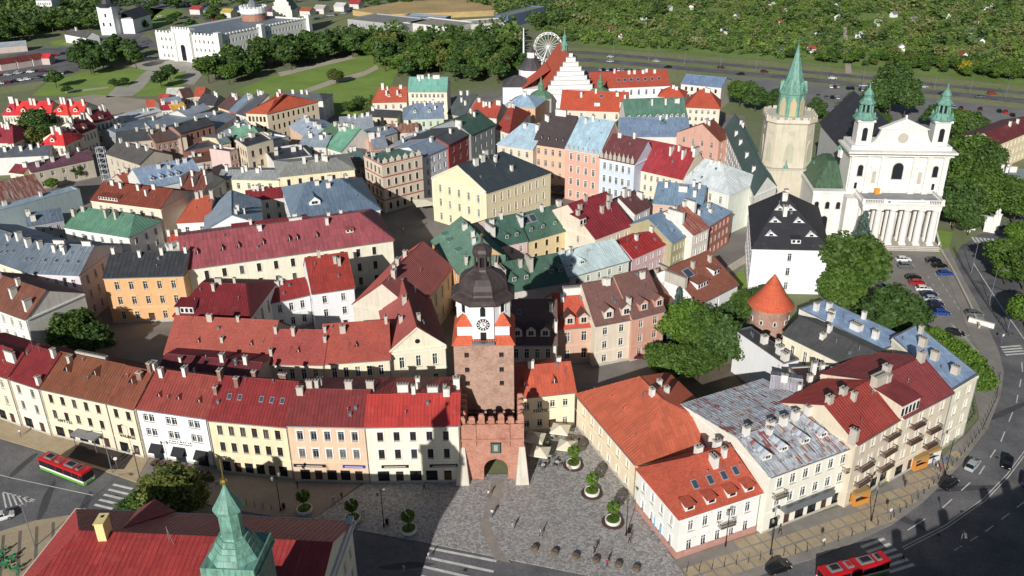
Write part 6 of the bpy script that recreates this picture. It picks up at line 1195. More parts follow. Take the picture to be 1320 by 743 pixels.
# ---- ferris wheel
FWH = thing('ferris_wheel', 'white ferris wheel standing behind the basilica', 'ferris wheel', (21.5, 500, 0)); WM = plain('white_steel', (.8, .8, .8), .4); R_ = 7.8; zc = 12.6
b = MB(); n_ = 40
for rr in (R_, R_-.9):
    for y in (-.6, .6):
        for k in range(n_): a, c = 2*math.pi*k/n_, 2*math.pi*(k+1)/n_; b.tube((rr*math.cos(a), y, zc+rr*math.sin(a)), (rr*math.cos(c), y, zc+rr*math.sin(c)), .13, 4)
b.build('rim', WM, FWH)
for k in range(20): a = 2*math.pi*k/20; b = MB(); b.tube((0, 0, zc), (R_*math.cos(a), 0, zc+R_*math.sin(a)), .11, 4); b.build('spoke', WM, FWH)
for k in range(20): a = 2*math.pi*(k+.5)/20; b = MB(); b.box((0, 0, -.9), .7, .9, .8, 0); b.box((0, 0, -.1), .8, 1.0, .1, 0); b.build('gondola', WM, FWH, (R_*math.cos(a), 0, zc+R_*math.sin(a)))
b = MB()
for s in (-1, 1):
    for y in (-1.5, 1.5): b.tube((s*4.6, y*1.6, 0), (0, y*.5, zc), .22, 5)
b.tube((0, -1.2, zc), (0, 1.2, zc), .5, 8); b.build('support_legs', WM, FWH)
TWR = thing('drop_tower', 'slim white fairground mast beside the ferris wheel', 'mast', (8.0, 505, 0)); b = MB(); b.tube((0, 0, 0), (0, 0, 22), .7, 8, 0, .3); b.box((0, 0, 0), 3, 3, 1.5, 0); b.box((0, 0, 2.2), 2.2, 2.2, 1.2, 1); b.build('mast_shaft', [WM, plain('blue_paint', (.05, .15, .4), .5)], TWR)
# ---- far left: church, riverside buildings, market
LC = thing('baroque_church', 'small white church with dark pointed tower roof below the wood', 'church', (at(146, 44).x, at(146, 44).y, 0), -.15); b = MB(); b.box((0, 0, 0), 11, 10, 19, 0); b.box((9, 14, 0), 13, 24, 10, 0); b.build('wall', WST, LC)
b = MB(); b.lathe((0, 0, 19), [(8, 0), (4.2, 1.8), (3.2, 4.2), (.7, 6), (.1, 11)], 8, 0, math.pi/8)
for s in (-1, 1): slab(b, [(9+s*7, 2, 9.8), (9+s*7, 26.4, 9.8), (9, 26.4, 15), (9, 2, 15)][::s])
b.build('roof', roofm((58, 58, 62), 'metal', .1), LC)
for k in range(3): b = MB(); b.box((0, -.08, 0), 1.2, .12, 2.4, 0); b.build('window', DARK, LC, (-2.5+2.5*k, -5, 6 if k != 1 else 12))
house('low white house with dark roof beside the wood', (83, 44), (111, 49), 5.5, (100, 39), 34, d=9, hl=2, rc=(92, 88, 88), wc=(240, 238, 232), fl=2, nc=0, chim=[(.3, .9, 1.2, 1, 2)])
house('white block with grey roof at the top of the wood', (46, 2), (66, 2), 12, roof='flat', d=12, rc=(150, 150, 150), wc=(224, 224, 224), fl=4, nc=6)
for i, (A_, B_, c_, lab) in enumerate([((-40, 64), (34, 58), (160, 170, 176), 'long grey market shed by the riverside road'), ((0, 83), (20, 80), (120, 50, 44), 'red market kiosk roof beside the first parked cars'), ((22, 80), (40, 77), (120, 50, 44), 'red market kiosk roof in the middle of the row'), ((42, 77), (58, 74), (126, 54, 46), 'red market kiosk roof near the bright red stall')]):
    house(lab, A_, B_, 4, None, 22, d=9, rc=c_, wc=(200, 180, 170), fl=1, nc=0, cat='market hall', name='market_hall', trim=False)
house('bright red market stall roof near the bus stands', (53, 75), (63, 75), 4, None, 30, d=6, rc=(210, 30, 40), wc=(200, 180, 170), fl=1, nc=0, cat='kiosk', name='kiosk')
house('pale shopping centre with long white facade and rooftop garden', (512, 28), (652, 40), 7, roof='flat', d=36, rc=(176, 170, 156), wc=(220, 218, 210), fl=1, nc=0, cat='building', name='shopping_centre', par=.4) if False else None
house('long grey shopping centre wing with small windows behind the park', (448, 26), (520, 34), 8, roof='flat', d=30, rc=(140, 138, 132), wc=(170, 170, 168), fl=2, nc=14, cat='building', name='shopping_centre')
house('white walled shopping centre terrace behind the park', (520, 30), (580, 37), 8, roof='flat', d=26, rc=(160, 152, 136), wc=(214, 212, 204), fl=1, nc=0, cat='building', name='shopping_centre')
house('blue glass pavilion on the shopping centre roof', (522, 21), (575, 24), 6, roof='flat', d=8, rc=(210, 212, 214), wc=(90, 120, 150), fl=1, nc=0, cat='pavilion', name='pavilion')
house('white shopping centre end wall near the carriageway', (590, 34), (655, 30), 7, roof='flat', d=20, rc=(176, 168, 150), wc=(208, 204, 196), fl=1, nc=0, cat='building', name='shopping_centre')
house('blue clad hall near the start of the carriageway', (655, 22), (702, 10), 8, roof='flat', d=12, rc=(130, 140, 120), wc=(86, 110, 150), fl=1, nc=0, cat='hall', name='hall')
for i, (x, y, c_) in enumerate([(250, 12, (170, 60, 60)), (268, 14, (90, 110, 150)), (290, 16, (200, 170, 60)), (305, 13, (60, 70, 90)), (350, 15, (120, 60, 100)), (372, 12, (80, 100, 150)), (392, 14, (170, 90, 60)), (410, 11, (190, 180, 170)), (436, 8, (210, 210, 205)), (455, 5, (180, 50, 60))]):
    house('small fairground pavilion with %s roof behind the castle' % ['dusky red', 'slate blue', 'mustard', 'navy', 'plum', 'steel blue', 'terracotta', 'beige', 'white', 'crimson'][i], (x-6, y), (x+7, y+.6), 4, None, 24, d=9, rc=c_, wc=(210, 205, 196), fl=1, nc=0, cat='pavilion', name='fair_pavilion', trim=False)
# red gabled quarter on the far left
RR_ = (214, 34, 38)
for i, (lab, A_, B_, h_, rp_, extra) in enumerate([
    ('crimson roofed house with steep gable at the quarter edge', (3, 148), (20, 148), 8, (14, 128), dict(hl=3, hr=3, rc=(196, 34, 52))),
    ('scarlet roofed house with white party walls next to the crimson one', (20, 148), (42, 147), 8, (32, 131), dict()),
    ('scarlet roofed house in the middle of the red quarter', (42, 147), (66, 146), 8, (54, 131), dict()),
    ('orange-red pyramid roofed house in the red quarter', (66, 147), (88, 148), 9, (79, 129), dict(hl=4, hr=4, rc=(222, 52, 32))),
    ('orange-red roofed house beside the white chimney blocks', (88, 147), (108, 147), 9, (98, 132), dict(rc=(220, 50, 34))),
    ('bright red hipped house with cream walls at the street corner', (53, 186), (83, 187), 9.5, (70, 168), dict(hl=4, hr=3)),
    ('dark maroon roofed house stepping up the shaded street', (83, 184), (104, 178), 9.5, (90, 164), dict(rc=(92, 26, 34))),
    ('dark maroon roofed house with red dormer in the shaded street', (104, 172), (124, 164), 10, (112, 148), dict(rc=(100, 26, 32))),
    ('maroon roofed house at the top of the shaded street', (122, 158), (146, 152), 10, (132, 140), dict(rc=(96, 24, 34))),
    ('maroon roofed cream house behind the big tree', (-20, 183), (17, 184), 9, (2, 160), dict(rc=(140, 34, 50), hr=3))]):
    kw = dict(rc=RR_, wc=(232, 216, 188), fl=2, nc=4, ns=3, d=13, chim=[(.1, .8, 1.0, 1.2, 2.4), (.85, .8, 1.0, 1.2, 2.4)], dorm=[(.45, .2, 'gable', 1.8, 1.2)]); kw.update(extra)
    house(lab, A_, B_, h_, rp_, 42, **kw)
house('dark slate roofed yard house behind the maroon roofs', (-20, 204), (62, 200), 7, (20, 190), 24, d=13, rc=(88, 94, 104), wc=(222, 220, 214), fl=2, nc=0, chim=[(.3, .6, 1, .8, 1.8), (.55, .6, 1, .8, 1.8), (.7, .7, 1, .8, 1.8)])
house('long purple-brown roofed yard house with white chimneys', (40, 222), (120, 205), 7, (80, 203), 24, d=12, rc=(108, 70, 84), wear=.2, wc=(206, 190, 160), fl=2, nc=5, chim=[(.15, .5, 1, .8, 1.8), (.4, .7, 1, .8, 1.8), (.65, .8, 1, .8, 1.8)])
house('pale yellow garden wall house by the yard trees', (90, 206), (118, 196), 5, (100, 196), 20, d=5, rc=(120, 90, 96), wc=(230, 220, 170), fl=1, nc=0)
house('small yellow shed with red lean-to roof in the yards', (12, 222), (30, 224), 6.5, (20, 212), 28, d=8, rc=(130, 52, 60), wc=(230, 226, 180), fl=2, nc=1)
house('large shed with rust streaked tin roof on the left', (-40, 272), (60, 250), 9, (10, 232), 22, d=20, rc=(130, 74, 58), wear=.6, wcol=(190, 186, 180), wc=(206, 200, 190), fl=2, nc=0)
house('long blue-green walled range with white coping', (-60, 290), (103, 246), 11.5, roof='flat', d=5, rc=(150, 170, 186), wc=(150, 172, 176), fl=3, nc=0, par=.5, trim=False)
house('grey sheet roofed house in the shaded yard', (36, 292), (82, 284), 9.5, (58, 272), 22, d=12, rc=(104, 118, 134), wc=(168, 168, 176), fl=3, nc=4, chim=[(.2, .4, 1.4, 1, 1.6), (.1, .9, 1, 1, 1.6)])
# right edge
house('long yellow office range with dark red mansard roof beyond the trees', (1284, 187), (1340, 164), 11, (1300, 160), 34, d=14, rc=(110, 44, 44), wc=(240, 216, 160), fl=3, nc=10)
house('white house with grey tin roof and dormers among the right hand trees', (1288, 238), (1322, 240), 6, (1304, 218), 38, d=11, rc=(100, 112, 112), wc=(232, 230, 224), fl=1, nc=0, chim=[(.15, .9, 1, 1, 1.8), (.55, .9, 2.2, 1.4, 1.4)], dorm=[(.25, .25, 'gable', 1.4, 1.0), (.7, .25, 'gable', 1.4, 1.0)])
GW = thing('garden_gate', 'white stone garden gateway with urns under the trees', 'gateway', (at(1262, 298).x, at(1262, 298).y, 0), -.5); b = MB(); arch_face(b, -3.2, 3.2, 0, 4.6, 0, 2.2, 2.2, 0, 0, .9)
for s in (-1, 1): b.box((s*3.7, .45, 0), 1.3, 1.3, 5.6, 0); b.lathe((s*3.7, .45, 5.6), [(.5, 0), (.3, .4), (.5, 1.0), (.1, 1.8)], 8, 0)
b.box((0, .45, 4.6), 6.6, 1.1, .4, 0); b.build('gate_wall', CW, GW)
GP = thing('gate_pier', 'single white stone pier beside the garden gateway', 'pier', (at(1283, 296).x, at(1283, 296).y, 0)); b = MB(); b.box((0, 0, 0), 1.3, 1.3, 5.0, 0); b.box((0, 0, 5), 1.6, 1.6, .3, 0); b.lathe((0, 0, 5.3), [(.5, 0), (.3, .4), (.5, 1), (.1, 1.6)], 8, 0); b.build('pier_shaft', CW, GP)
# tall houses on the near side of the boulevard, their backs to the picture; they shade it
for i, (x, y, l, h_, rh_, lab) in enumerate([(33, 69, 18, 16, 20, 'cream tenement on the near side of the boulevard beside the cross street'), (52, 78, 17, 17, 21.2, 'grey tenement on the near side of the boulevard between two others'), (72, 88, 17, 17.5, 21.6, 'ochre tenement on the near side of the boulevard under tall chimneys'), (93, 97, 22, 18.5, 23, 'rose tenement on the near side of the boulevard beside the bend')]):
    t = thing('tenement', lab, 'house', (x, y, 0), math.radians(26)); b = MB(); b.box((0, -5, 0), l, 11, h_, 0); b.face([(-l/2, -10.5, h_), (-l/2, .5, h_), (-l/2, -5, rh_)][::-1]); b.face([(l/2, -10.5, h_), (l/2, .5, h_), (l/2, -5, rh_)]); b.build('wall', wallm([(226, 210, 176), (190, 188, 184), (220, 186, 120), (216, 176, 164)][i]), t)
    b = MB()
    for s in (-1, 1): slab(b, [(-l/2-.2, -5+s*6, h_-.2), (l/2+.2, -5+s*6, h_-.2), (l/2+.2, -5, rh_), (-l/2-.2, -5, rh_)][::-s], 0)
    ro_ = b.build('roof', roofm((112, 52, 46), 'metal', .2), t)
    for k in range(3): b = MB(); b.box((0, 0, -1), 1.4, .9, 3.2, 0); b.build('chimney', CHC, ro_, (-l/2+l*(k+.5)/3, -5.5, rh_-.4))
    for k in range(5):
        for z in (2.4, 6, 9.6): obj('window', win_mesh(1.1, 1.8, 'white', 'w'), t, (-l/2+l*(k+.5)/5, -10.56, z))
# scaffolding and site tower on the grey roofed house
SF = thing('scaffold', 'white steel scaffold tower at the corner of the grey roofed house', 'scaffold', (at(139, 238).x, at(139, 238).y, 0)); b = MB()
for x in (-1.4, 1.4):
    for y in (-.7, .7): b.tube((x, y, 0), (x, y, 14), .12, 4)
for z in range(2, 15, 2):
    for y in (-.7, .7): b.tube((-1.4, y, z), (1.4, y, z), .1, 4)
    b.tube((-1.4, -.7, z-2), (1.4, -.7, z), .07, 4); b.box((0, 0, z), 2.8, 1.4, .06)
b.build('scaffold_frame', plain('galvanised', (.6, .62, .64), .4, .5), SF)
# ================================================================ trees
LEAF = [leafm('leaf_mid_green', (.07, .14, .022), (.125, .21, .035)), leafm('leaf_dark_green', (.055, .115, .026), (.095, .17, .038)), leafm('leaf_bright_green', (.1, .2, .02), (.17, .29, .035)), leafm('leaf_olive', (.12, .155, .03), (.19, .22, .05)), leafm('leaf_blue_spruce', (.09, .15, .12), (.15, .22, .19))]
BARK = groundm('bark', (84, 66, 50), (62, 50, 40), .8, 4, .4)
def leaves(rng, centers, rads, per, size, squash=.9):
    """leaf-sized quads on the skins of many small clumps"""
    K = len(centers); n = K*per; c = np.repeat(centers, per, 0); r = np.repeat(rads, per)
    d = rng.normal(size=(n, 3)); d /= np.linalg.norm(d, axis=1)[:, None]; rr = r*(.55+.5*rng.random(n))
    p = c+d*rr[:, None]*np.array([1, 1, squash]); nr = d+rng.normal(size=(n, 3))*.55; nr /= np.linalg.norm(nr, axis=1)[:, None]
    t = np.cross(nr, rng.normal(size=(n, 3))); t /= np.linalg.norm(t, axis=1)[:, None]; q = np.cross(nr, t); s = (size*(.6+.8*rng.random(n)))[:, None]*.5
    v = np.stack([p-t*s-q*s*.6, p+t*s-q*s*.6, p+t*s*.6+q*s, p-t*s*.6+q*s], 1).reshape(-1, 3); return v
def quads_mesh(name, v, mats, mi=None):
    n = len(v)//4; me = bpy.data.meshes.new(name); me.vertices.add(len(v)); me.vertices.foreach_set('co', v.astype(np.float32).ravel())
    me.loops.add(n*4); me.loops.foreach_set('vertex_index', np.arange(n*4, dtype=np.int32)); me.polygons.add(n); me.polygons.foreach_set('loop_start', np.arange(0, n*4, 4, dtype=np.int32))
    for m in mats: me.materials.append(m)
    if mi is not None: me.polygons.foreach_set('material_index', mi.astype(np.int32))
    me.update(); me.validate(); return me
def crown_mesh(seed, clumps, per, size, mat, flat_=.85, irregular=.35):
    """unit crown: radius 1, from z 0.25 to 1 of unit height 1 (scaled per tree)"""
    rng = np.random.default_rng(seed); d = rng.normal(size=(clumps, 3)); d /= np.linalg.norm(d, axis=1)[:, None]
    rad = (.35+.55*rng.random(clumps)**.6)[:, None]; ph = rng.random(4)*6.28; lob = (1+irregular*(.55*np.sin(2.6*d[:, 0]+ph[0])*np.cos(2.2*d[:, 1]+ph[1])+.5*np.sin(4.1*d[:, 2]+ph[2])+.5*(rng.random(clumps)-.5)))[:, None]
    c = d*rad*lob*np.array([.78, .78, .9]); c[:, 2] = np.where(c[:, 2] < -.35, c[:, 2]*.6, c[:, 2])
    v = leaves(rng, c, .2+.16*rng.random(clumps), per, size); return quads_mesh('crown', v, [mat])
def trunk_mesh(seed):
    rng = random.Random(seed); b = MB(); b.tube((0, 0, 0), (.02, .01, .42), .06, 7, 0, .042)
    for k in range(6):
        a = k*1.05+rng.random()*.6; z0 = .28+.06*k/2; l = .3+.2*rng.random(); b.tube((0, 0, z0), (math.cos(a)*l*1.1, math.sin(a)*l*1.1, z0+l*.8), .026, 5, 0, .008)
    b.tube((.02, .01, .42), (.03, -.02, .8), .04, 6, 0, .01); return b.mesh('trunk', [BARK])
TRK = [trunk_mesh(s) for s in range(3)]
CRN = {}
for mi in range(4):
    CRN[('near', mi)] = [crown_mesh(10+mi*7+s, 120, 110, .095, LEAF[mi]) for s in range(2)]; CRN[('mid', mi)] = [crown_mesh(60+mi*7+s, 70, 60, .15, LEAF[mi]) for s in range(2)]
    CRN[('far', mi)] = [crown_mesh(110+mi*7+s, 45, 40, .2, LEAF[mi]) for s in range(2)]
def spruce_mesh(seed, mat):
    rng = np.random.default_rng(seed); cs = []; rs = []
    for k in range(26):
        z = k/26; R = (1-z)*.95+.03; m = max(3, int(16*(1-z)))
        for j in range(m): a = 2*math.pi*(j+rng.random()*.7)/m; rr = R*(.55+.45*rng.random()); cs.append((rr*math.cos(a), rr*math.sin(a), -.8+1.8*z-rr*.12)); rs.append(.1+.06*rng.random())
    return quads_mesh('crown', leaves(rng, np.array(cs), np.array(rs), 26, .09, .6), [mat])
SPR = spruce_mesh(5, LEAF[4]); SPD = spruce_mesh(6, LEAF[1])
rt = random.Random(4)
def tree(x, y, R, H, kind, label, group=None, lod='near', name='tree', cat='tree', crown=None, base=0.0):
    if group and crown is None: label = {0: 'mid green ', 1: 'dark green ', 2: 'bright green ', 3: 'olive '}[kind]+label.replace('dark ', '').replace('leafy ', '')
    t = thing(name, label, cat, (x, y, base), 0, group); j = rt.randrange(2)
    tr = obj('trunk', TRK[rt.randrange(3)], t, None, rt.random()*6); tr.scale = (R*.8, R*.8, H*.9)
    cz = H*.38 if crown is None else H*.5
    c = obj('crown', crown or CRN[(lod, kind)][j], t, (0, 0, H-cz), rt.random()*6); c.scale = (R*1.08, R*1.08*(.9+.2*rt.random()), cz*1.12 if crown is None else cz)
    return t
def tree_px(cx, cy, R, H, kind, label, **k):
    p = at(cx, cy, H*.6); return tree(p.x, p.y, R, H, kind, label, **k)
for a in [  # trees one can name
    (1100, 340, 9.5, 17, 0, 'broad leafy tree between the priory and the car park'), (1088, 372, 6.5, 12, 0, 'smaller leafy tree in front of the priory wall'), (1152, 402, 8.5, 13, 1, 'dark round tree beside the pale blue strip roof'),
    (1204, 440, 4.4, 8, 2, 'bright green tree at the corner of the car park'), (1222, 455, 4.8, 8.5, 2, 'bright green tree second along the pale blue tenement'), (1241, 470, 4.8, 8.5, 2, 'bright green tree third along the pale blue tenement'), (1258, 488, 4.2, 8, 2, 'bright green tree at the end of the pale blue tenement'),
    (886, 418, 6.5, 13, 2, 'bright green tree in the garden beside the salmon house'), (906, 428, 6, 13, 0, 'mid green tree in the middle of the garden clump'), (930, 440, 5.4, 13, 1, 'dark tree beside the white fire wall'), (862, 466, 5.2, 8.5, 0, 'low spreading tree over the parked red car'), (900, 466, 5.5, 8.5, 0, 'low tree over the garden wall'),
    (958, 396, 5, 9, 0, 'tree between the brown tiled house and the round tower'), (980, 386, 4, 8, 1, 'dark tree behind the round brick tower'), (938, 408, 4, 8, 1, 'dark little tree below the white end wall'),
    (90, 424, 6.5, 10, 0, 'round dense tree in the yard below the orange house'), (118, 438, 4.8, 8, 1, 'dark tree beside the orange house yard'), (205, 294, 5, 9, 1, 'shaded tree in the yard of the green roofed house'),
    (215, 636, 6, 8.5, 3, 'yellowish street tree in front of the white shop house'), (196, 645, 4, 6.5, 0, 'green bushy street tree by the zebra crossing'), (240, 642, 4, 6.5, 3, 'small street tree beside the cafe terrace'), (165, 657, 2.4, 4.6, 1, 'small dark bush tree behind the town hall pediment'),
    (48, 158, 7.5, 12, 1, 'dark tree in the middle of the red quarter'), (38, 178, 7.5, 12, 3, 'olive tree in the yard of the red quarter'), (62, 176, 6, 11, 1, 'shaded tree beside the bright red corner house'), (75, 214, 5, 7, 0, 'tree beside the purple-brown yard roof'), (97, 220, 3.5, 6, 0, 'small tree near the garden wall house'), (66, 236, 2.6, 4.5, 2, 'bright shrub by the rust streaked shed'), (108, 208, 2.8, 5, 0, 'small tree by the scaffold'),
    (233, 188, 3, 6, 0, 'small tree between the brick houses'), (433, 98, 4.5, 7.5, 3, 'lone yellowish tree on the park lawn'), (850, 168, 6, 11, 0, 'tree behind the crimson roof'), (834, 170, 5, 9, 1, 'dark tree beside the green copper convent'), (895, 182, 5.5, 9, 0, 'tree at the end of the convent garden'), (876, 178, 4.5, 8, 1, 'dark tree in the convent garden'), (912, 190, 4, 7, 0, 'tree above the square corner house'), (800, 166, 4, 8, 1, 'small dark tree behind the pale blue steep roof'),
    (1152, 112, 9.5, 22, 1, 'very tall dark tree behind the cathedral'), (1128, 126, 6, 16, 1, 'tall narrow tree left behind the cathedral'), (1170, 124, 7, 17, 1, 'tall tree between the cathedral towers'), (955, 118, 6.5, 12, 0, 'tree behind the long monastery range'), (975, 126, 6, 11, 1, 'dark tree left of the copper spire'), (1000, 128, 5, 10, 1, 'tree half hidden by the copper spire'), (1052, 140, 5, 10, 1, 'dark tree right of the copper spire'), (1098, 130, 3.5, 9, 0, 'slim tree beside the lower car park'), (1078, 166, 5, 8, 0, 'tree behind the cathedral sacristy')]:
    tree_px(a[0], a[1], a[2], a[3], a[4], a[5])
tree_px(1112, 300, 4.2, 16, 4, 'blue spruce beside the cathedral portico', crown=SPR, name='spruce_tree'); tree_px(873, 398, 3.0, 14, 4, 'pale blue spruce beside the brown roofed house', crown=SPR, name='spruce_tree')
for cx, cy, R, H in [(1250, 196, 7, 15), (1236, 222, 7.5, 16), (1262, 226, 7, 16), (1236, 262, 7, 15), (1262, 256, 7, 14), (1278, 206, 6, 14), (1240, 160, 6.5, 14), (1256, 164, 6, 13), (1205, 148, 5, 10), (1276, 240, 6.5, 13), (1252, 285, 4, 8)]: tree_px(cx, cy, R, H, rt.choice([0, 0, 1]), 'tall tree in the grove right of the cathedral', group='grove right of the cathedral', lod='near')
for cx, cy, R, H in [(1312, 262, 7, 12), (1302, 240, 5, 9), (1318, 300, 5, 9), (1306, 330, 6.5, 11), (1326, 345, 6, 11), (1300, 350, 4, 7), (1335, 400, 6, 12)]: tree_px(cx, cy, R, H, rt.choice([2, 2, 0]), 'leafy tree along the far side of the boulevard bend', group='trees along the boulevard bend', lod='near')
def scatter(poly_px, sp, seed):
    r = random.Random(seed); P = [tuple(V2(at(*p))) for p in poly_px]; xs = [p[0] for p in P]; ys = [p[1] for p in P]; out = []; y = min(ys)
    while y < max(ys):
        x = min(xs)
        while x < max(xs):
            q = (x+(r.random()-.5)*sp*.9, y+(r.random()-.5)*sp*.9)
            if inpoly(q, P): out.append(q)
            x += sp
        y += sp
    return out
IND = []; STUFF = []
def grove(poly_px, sp, R0, R1, hk, kinds, label, group, seed, limit):
    pts = scatter(poly_px, sp, seed); pts.sort(key=lambda p: p[1]); r = random.Random(seed+1)
    for i, p in enumerate(pts):
        if limit == 0 and R1 < 4 and math.sin(p[0]*.045+math.sin(p[1]*.03)*2)+math.sin(p[1]*.06+p[0]*.02) > 1.35: continue
        R = R0+(R1-R0)*r.random(); H = R*hk*(.85+.3*r.random()); k = r.choice(kinds)
        if i < limit: tree(p[0], p[1], R, H, k, label, group, 'mid' if p[1] < 480 else 'far')
        else: STUFF.append((p[0], p[1], R, H, k))
grove([(470, 78), (500, 52), (560, 58), (662, 48), (668, 92), (640, 110), (600, 110), (560, 98), (512, 104), (482, 92)], 9.5, 5, 8, 1.9, [0, 0, 1, 1, 3], 'tall tree in the park behind the old town', 'park trees behind the old town', 11, 70)
grove([(255, 106), (292, 84), (400, 62), (474, 44), (482, 70), (400, 84), (330, 104), (285, 120)], 10, 5, 7.5, 1.8, [1, 1, 0], 'dark tree on the slope below the castle', 'trees on the castle slope', 12, 45)
grove([(85, 98), (95, 78), (140, 66), (190, 72), (180, 92), (140, 92), (105, 102)], 12, 5, 7, 1.8, [0, 1, 1], 'tree beside the castle steps', 'trees beside the castle steps', 13, 20)
grove([(-30, 66), (-30, -8), (140, -8), (132, 40), (60, 44), (20, 60)], 11, 5.5, 8, 1.7, [1, 1, 0], 'tree in the wood above the riverside road', 'wood above the riverside road', 14, 25)
grove([(170, 46), (200, 20), (290, 20), (300, 34), (240, 42)], 24, 4, 6, 1.7, [0, 1], 'tree behind the castle front', 'trees behind the castle', 15, 12)
grove([(140, 8), (230, 4), (480, -2), (600, -4), (600, 6), (470, 10), (420, 4), (330, 8), (220, 14)], 14, 4, 7, 1.5, [0, 1, 1], 'tree on the far bank behind the fairground', 'far trees behind the fairground', 16, 6)
grove([(440, 148), (470, 128), (505, 128), (500, 150), (470, 156)], 6, 2, 3.4, 1.5, [0, 1, 3], 'shrub on the bank below the park lawn', 'shrubs below the park lawn', 17, 14)
grove([(640, 100), (660, 78), (690, 84), (672, 108)], 9, 3, 5, 1.6, [0, 1], 'tree beside the fairground mast', 'trees beside the fairground', 18, 8)
for cx, cy in ((206, 100), (218, 92), (146, 106), (160, 104), (70, 100), (86, 115)): tree_px(cx, cy, 5 if cy < 103 else 3, 9 if cy < 103 else 4, 1, 'dark tree on the castle lawn', group='trees on the castle lawn', lod='mid')
grove([(690, 36), (700, 54), (760, 58), (1000, 76), (1330, 108), (1330, 92), (1000, 58), (760, 38)], 7.0, 2.2, 4.4, 1.5, [0, 0, 1, 2, 3], 'garden tree at the near edge of the allotments', 'allotment trees', 19, 75)
grove([(560, -6), (600, 2), (690, 14), (690, 36), (760, 38), (1000, 58), (1330, 92), (1330, -12), (900, -12)], 5.6, 1.1, 3.6, 1.5, [0, 0, 2, 2, 3, 3, 1], 'x', 'x', 20, 0)
grove([(560, -6), (600, 2), (690, 14), (690, 36), (760, 38), (1000, 58), (1330, 92), (1330, -12), (900, -12)], 24, 4.0, 7.5, 1.5, [0, 1, 1, 3], 'x', 'x', 22, 0)
grove([(1345, 260), (1345, 190), (1700, 215), (1700, 520), (1440, 420), (1430, 330)], 11, 4.0, 7.0, 1.6, [0, 1, 3], 'x', 'x', 24, 0)
grove([(1330, 108), (1330, -12), (1700, 20), (1700, 145)], 7, 2, 4.4, 1.5, [0, 2, 3, 1], 'x', 'x', 25, 0)
grove([(560, -6), (700, 40), (760, 24), (700, 4)], 8, 3.5, 6, 1.7, [1, 1, 0], 'x', 'x', 23, 0)
grove([(1040, 148), (1075, 150), (1098, 128), (1140, 140), (1140, 170), (1060, 180)], 8, 2.5, 4, 1.5, [0, 1], 'shrub between the cathedral and the lower car park', 'shrubs behind the cathedral', 21, 14)
tree_px(1246, 84, 4.5, 8, 2, 'single golden yellow tree among the allotments', lod='mid', crown=crown_mesh(301, 50, 44, .13, leafm('leaf_golden', (.35, .3, .02), (.5, .42, .03))))
rng = np.random.default_rng(77); vs_, ms_ = [], []
tmpl = [leaves(np.random.default_rng(200+s), np.random.default_rng(300+s).normal(size=(12, 3))*np.array([.4, .4, .34]), np.full(12, .34), 11, .27) for s in range(6)]
for (x, y, R, H, k) in STUFF:
    tv = tmpl[rng.integers(6)]; a = rng.random()*6.28; ca, sa = math.cos(a), math.sin(a); v = tv @ np.array([[ca, sa, 0], [-sa, ca, 0], [0, 0, 1]]).T
    v = v*np.array([R, R, H*.46])+np.array([x, y, H*.5]); vs_.append(v); ms_.append(np.full(len(tv)//4, k))
FARL = [leafm('far_leaf_mid', (.11, .19, .04), (.17, .26, .06)), leafm('far_leaf_dark', (.07, .13, .035), (.11, .18, .045)), leafm('far_leaf_bright', (.16, .26, .045), (.23, .33, .06)), leafm('far_leaf_olive', (.19, .22, .07), (.26, .28, .1))]
wo = obj('far_trees', quads_mesh('far_trees', np.concatenate(vs_), FARL, np.concatenate(ms_))); wo['kind'] = 'stuff'; tag(wo, 'mass of small trees and shrubs covering the allotments and the far wood', 'trees')
# sheds in the allotments
b = MB(); b.box((0, 0, 0), 5, 4, 2.6, 0); b.face([(-2.5, -2, 2.6), (-2.5, 2, 2.6), (-2.5, 0, 4)][::-1]); b.face([(2.5, -2, 2.6), (2.5, 2, 2.6), (2.5, 0, 4)])
for s in (-1, 1): slab(b, [(-2.8, s*2.4, 2.4), (2.8, s*2.4, 2.4), (2.8, 0, 4.1), (-2.8, 0, 4.1)][::-s], 1)
SHM = [b.mesh('wall', [WHITE, roofm(c, 'metal', .1)]) for c in ((150, 70, 56), (190, 190, 186), (120, 120, 124))]
for i, p in enumerate(scatter([(700, 30), (760, 52), (1000, 70), (1330, 104), (1330, 10), (900, 8)], 44, 31)):
    o = obj('garden_shed', SHM[i % 3], None, (p[0], p[1], 1.2), rt.random()*3); o.scale = (.9, .9, 1.0); o.location.z = 0; tag(o, 'small white allotment shed with %s roof among the garden trees' % ('reddish', 'pale', 'dark grey')[i % 3], 'shed', 'allotment sheds')
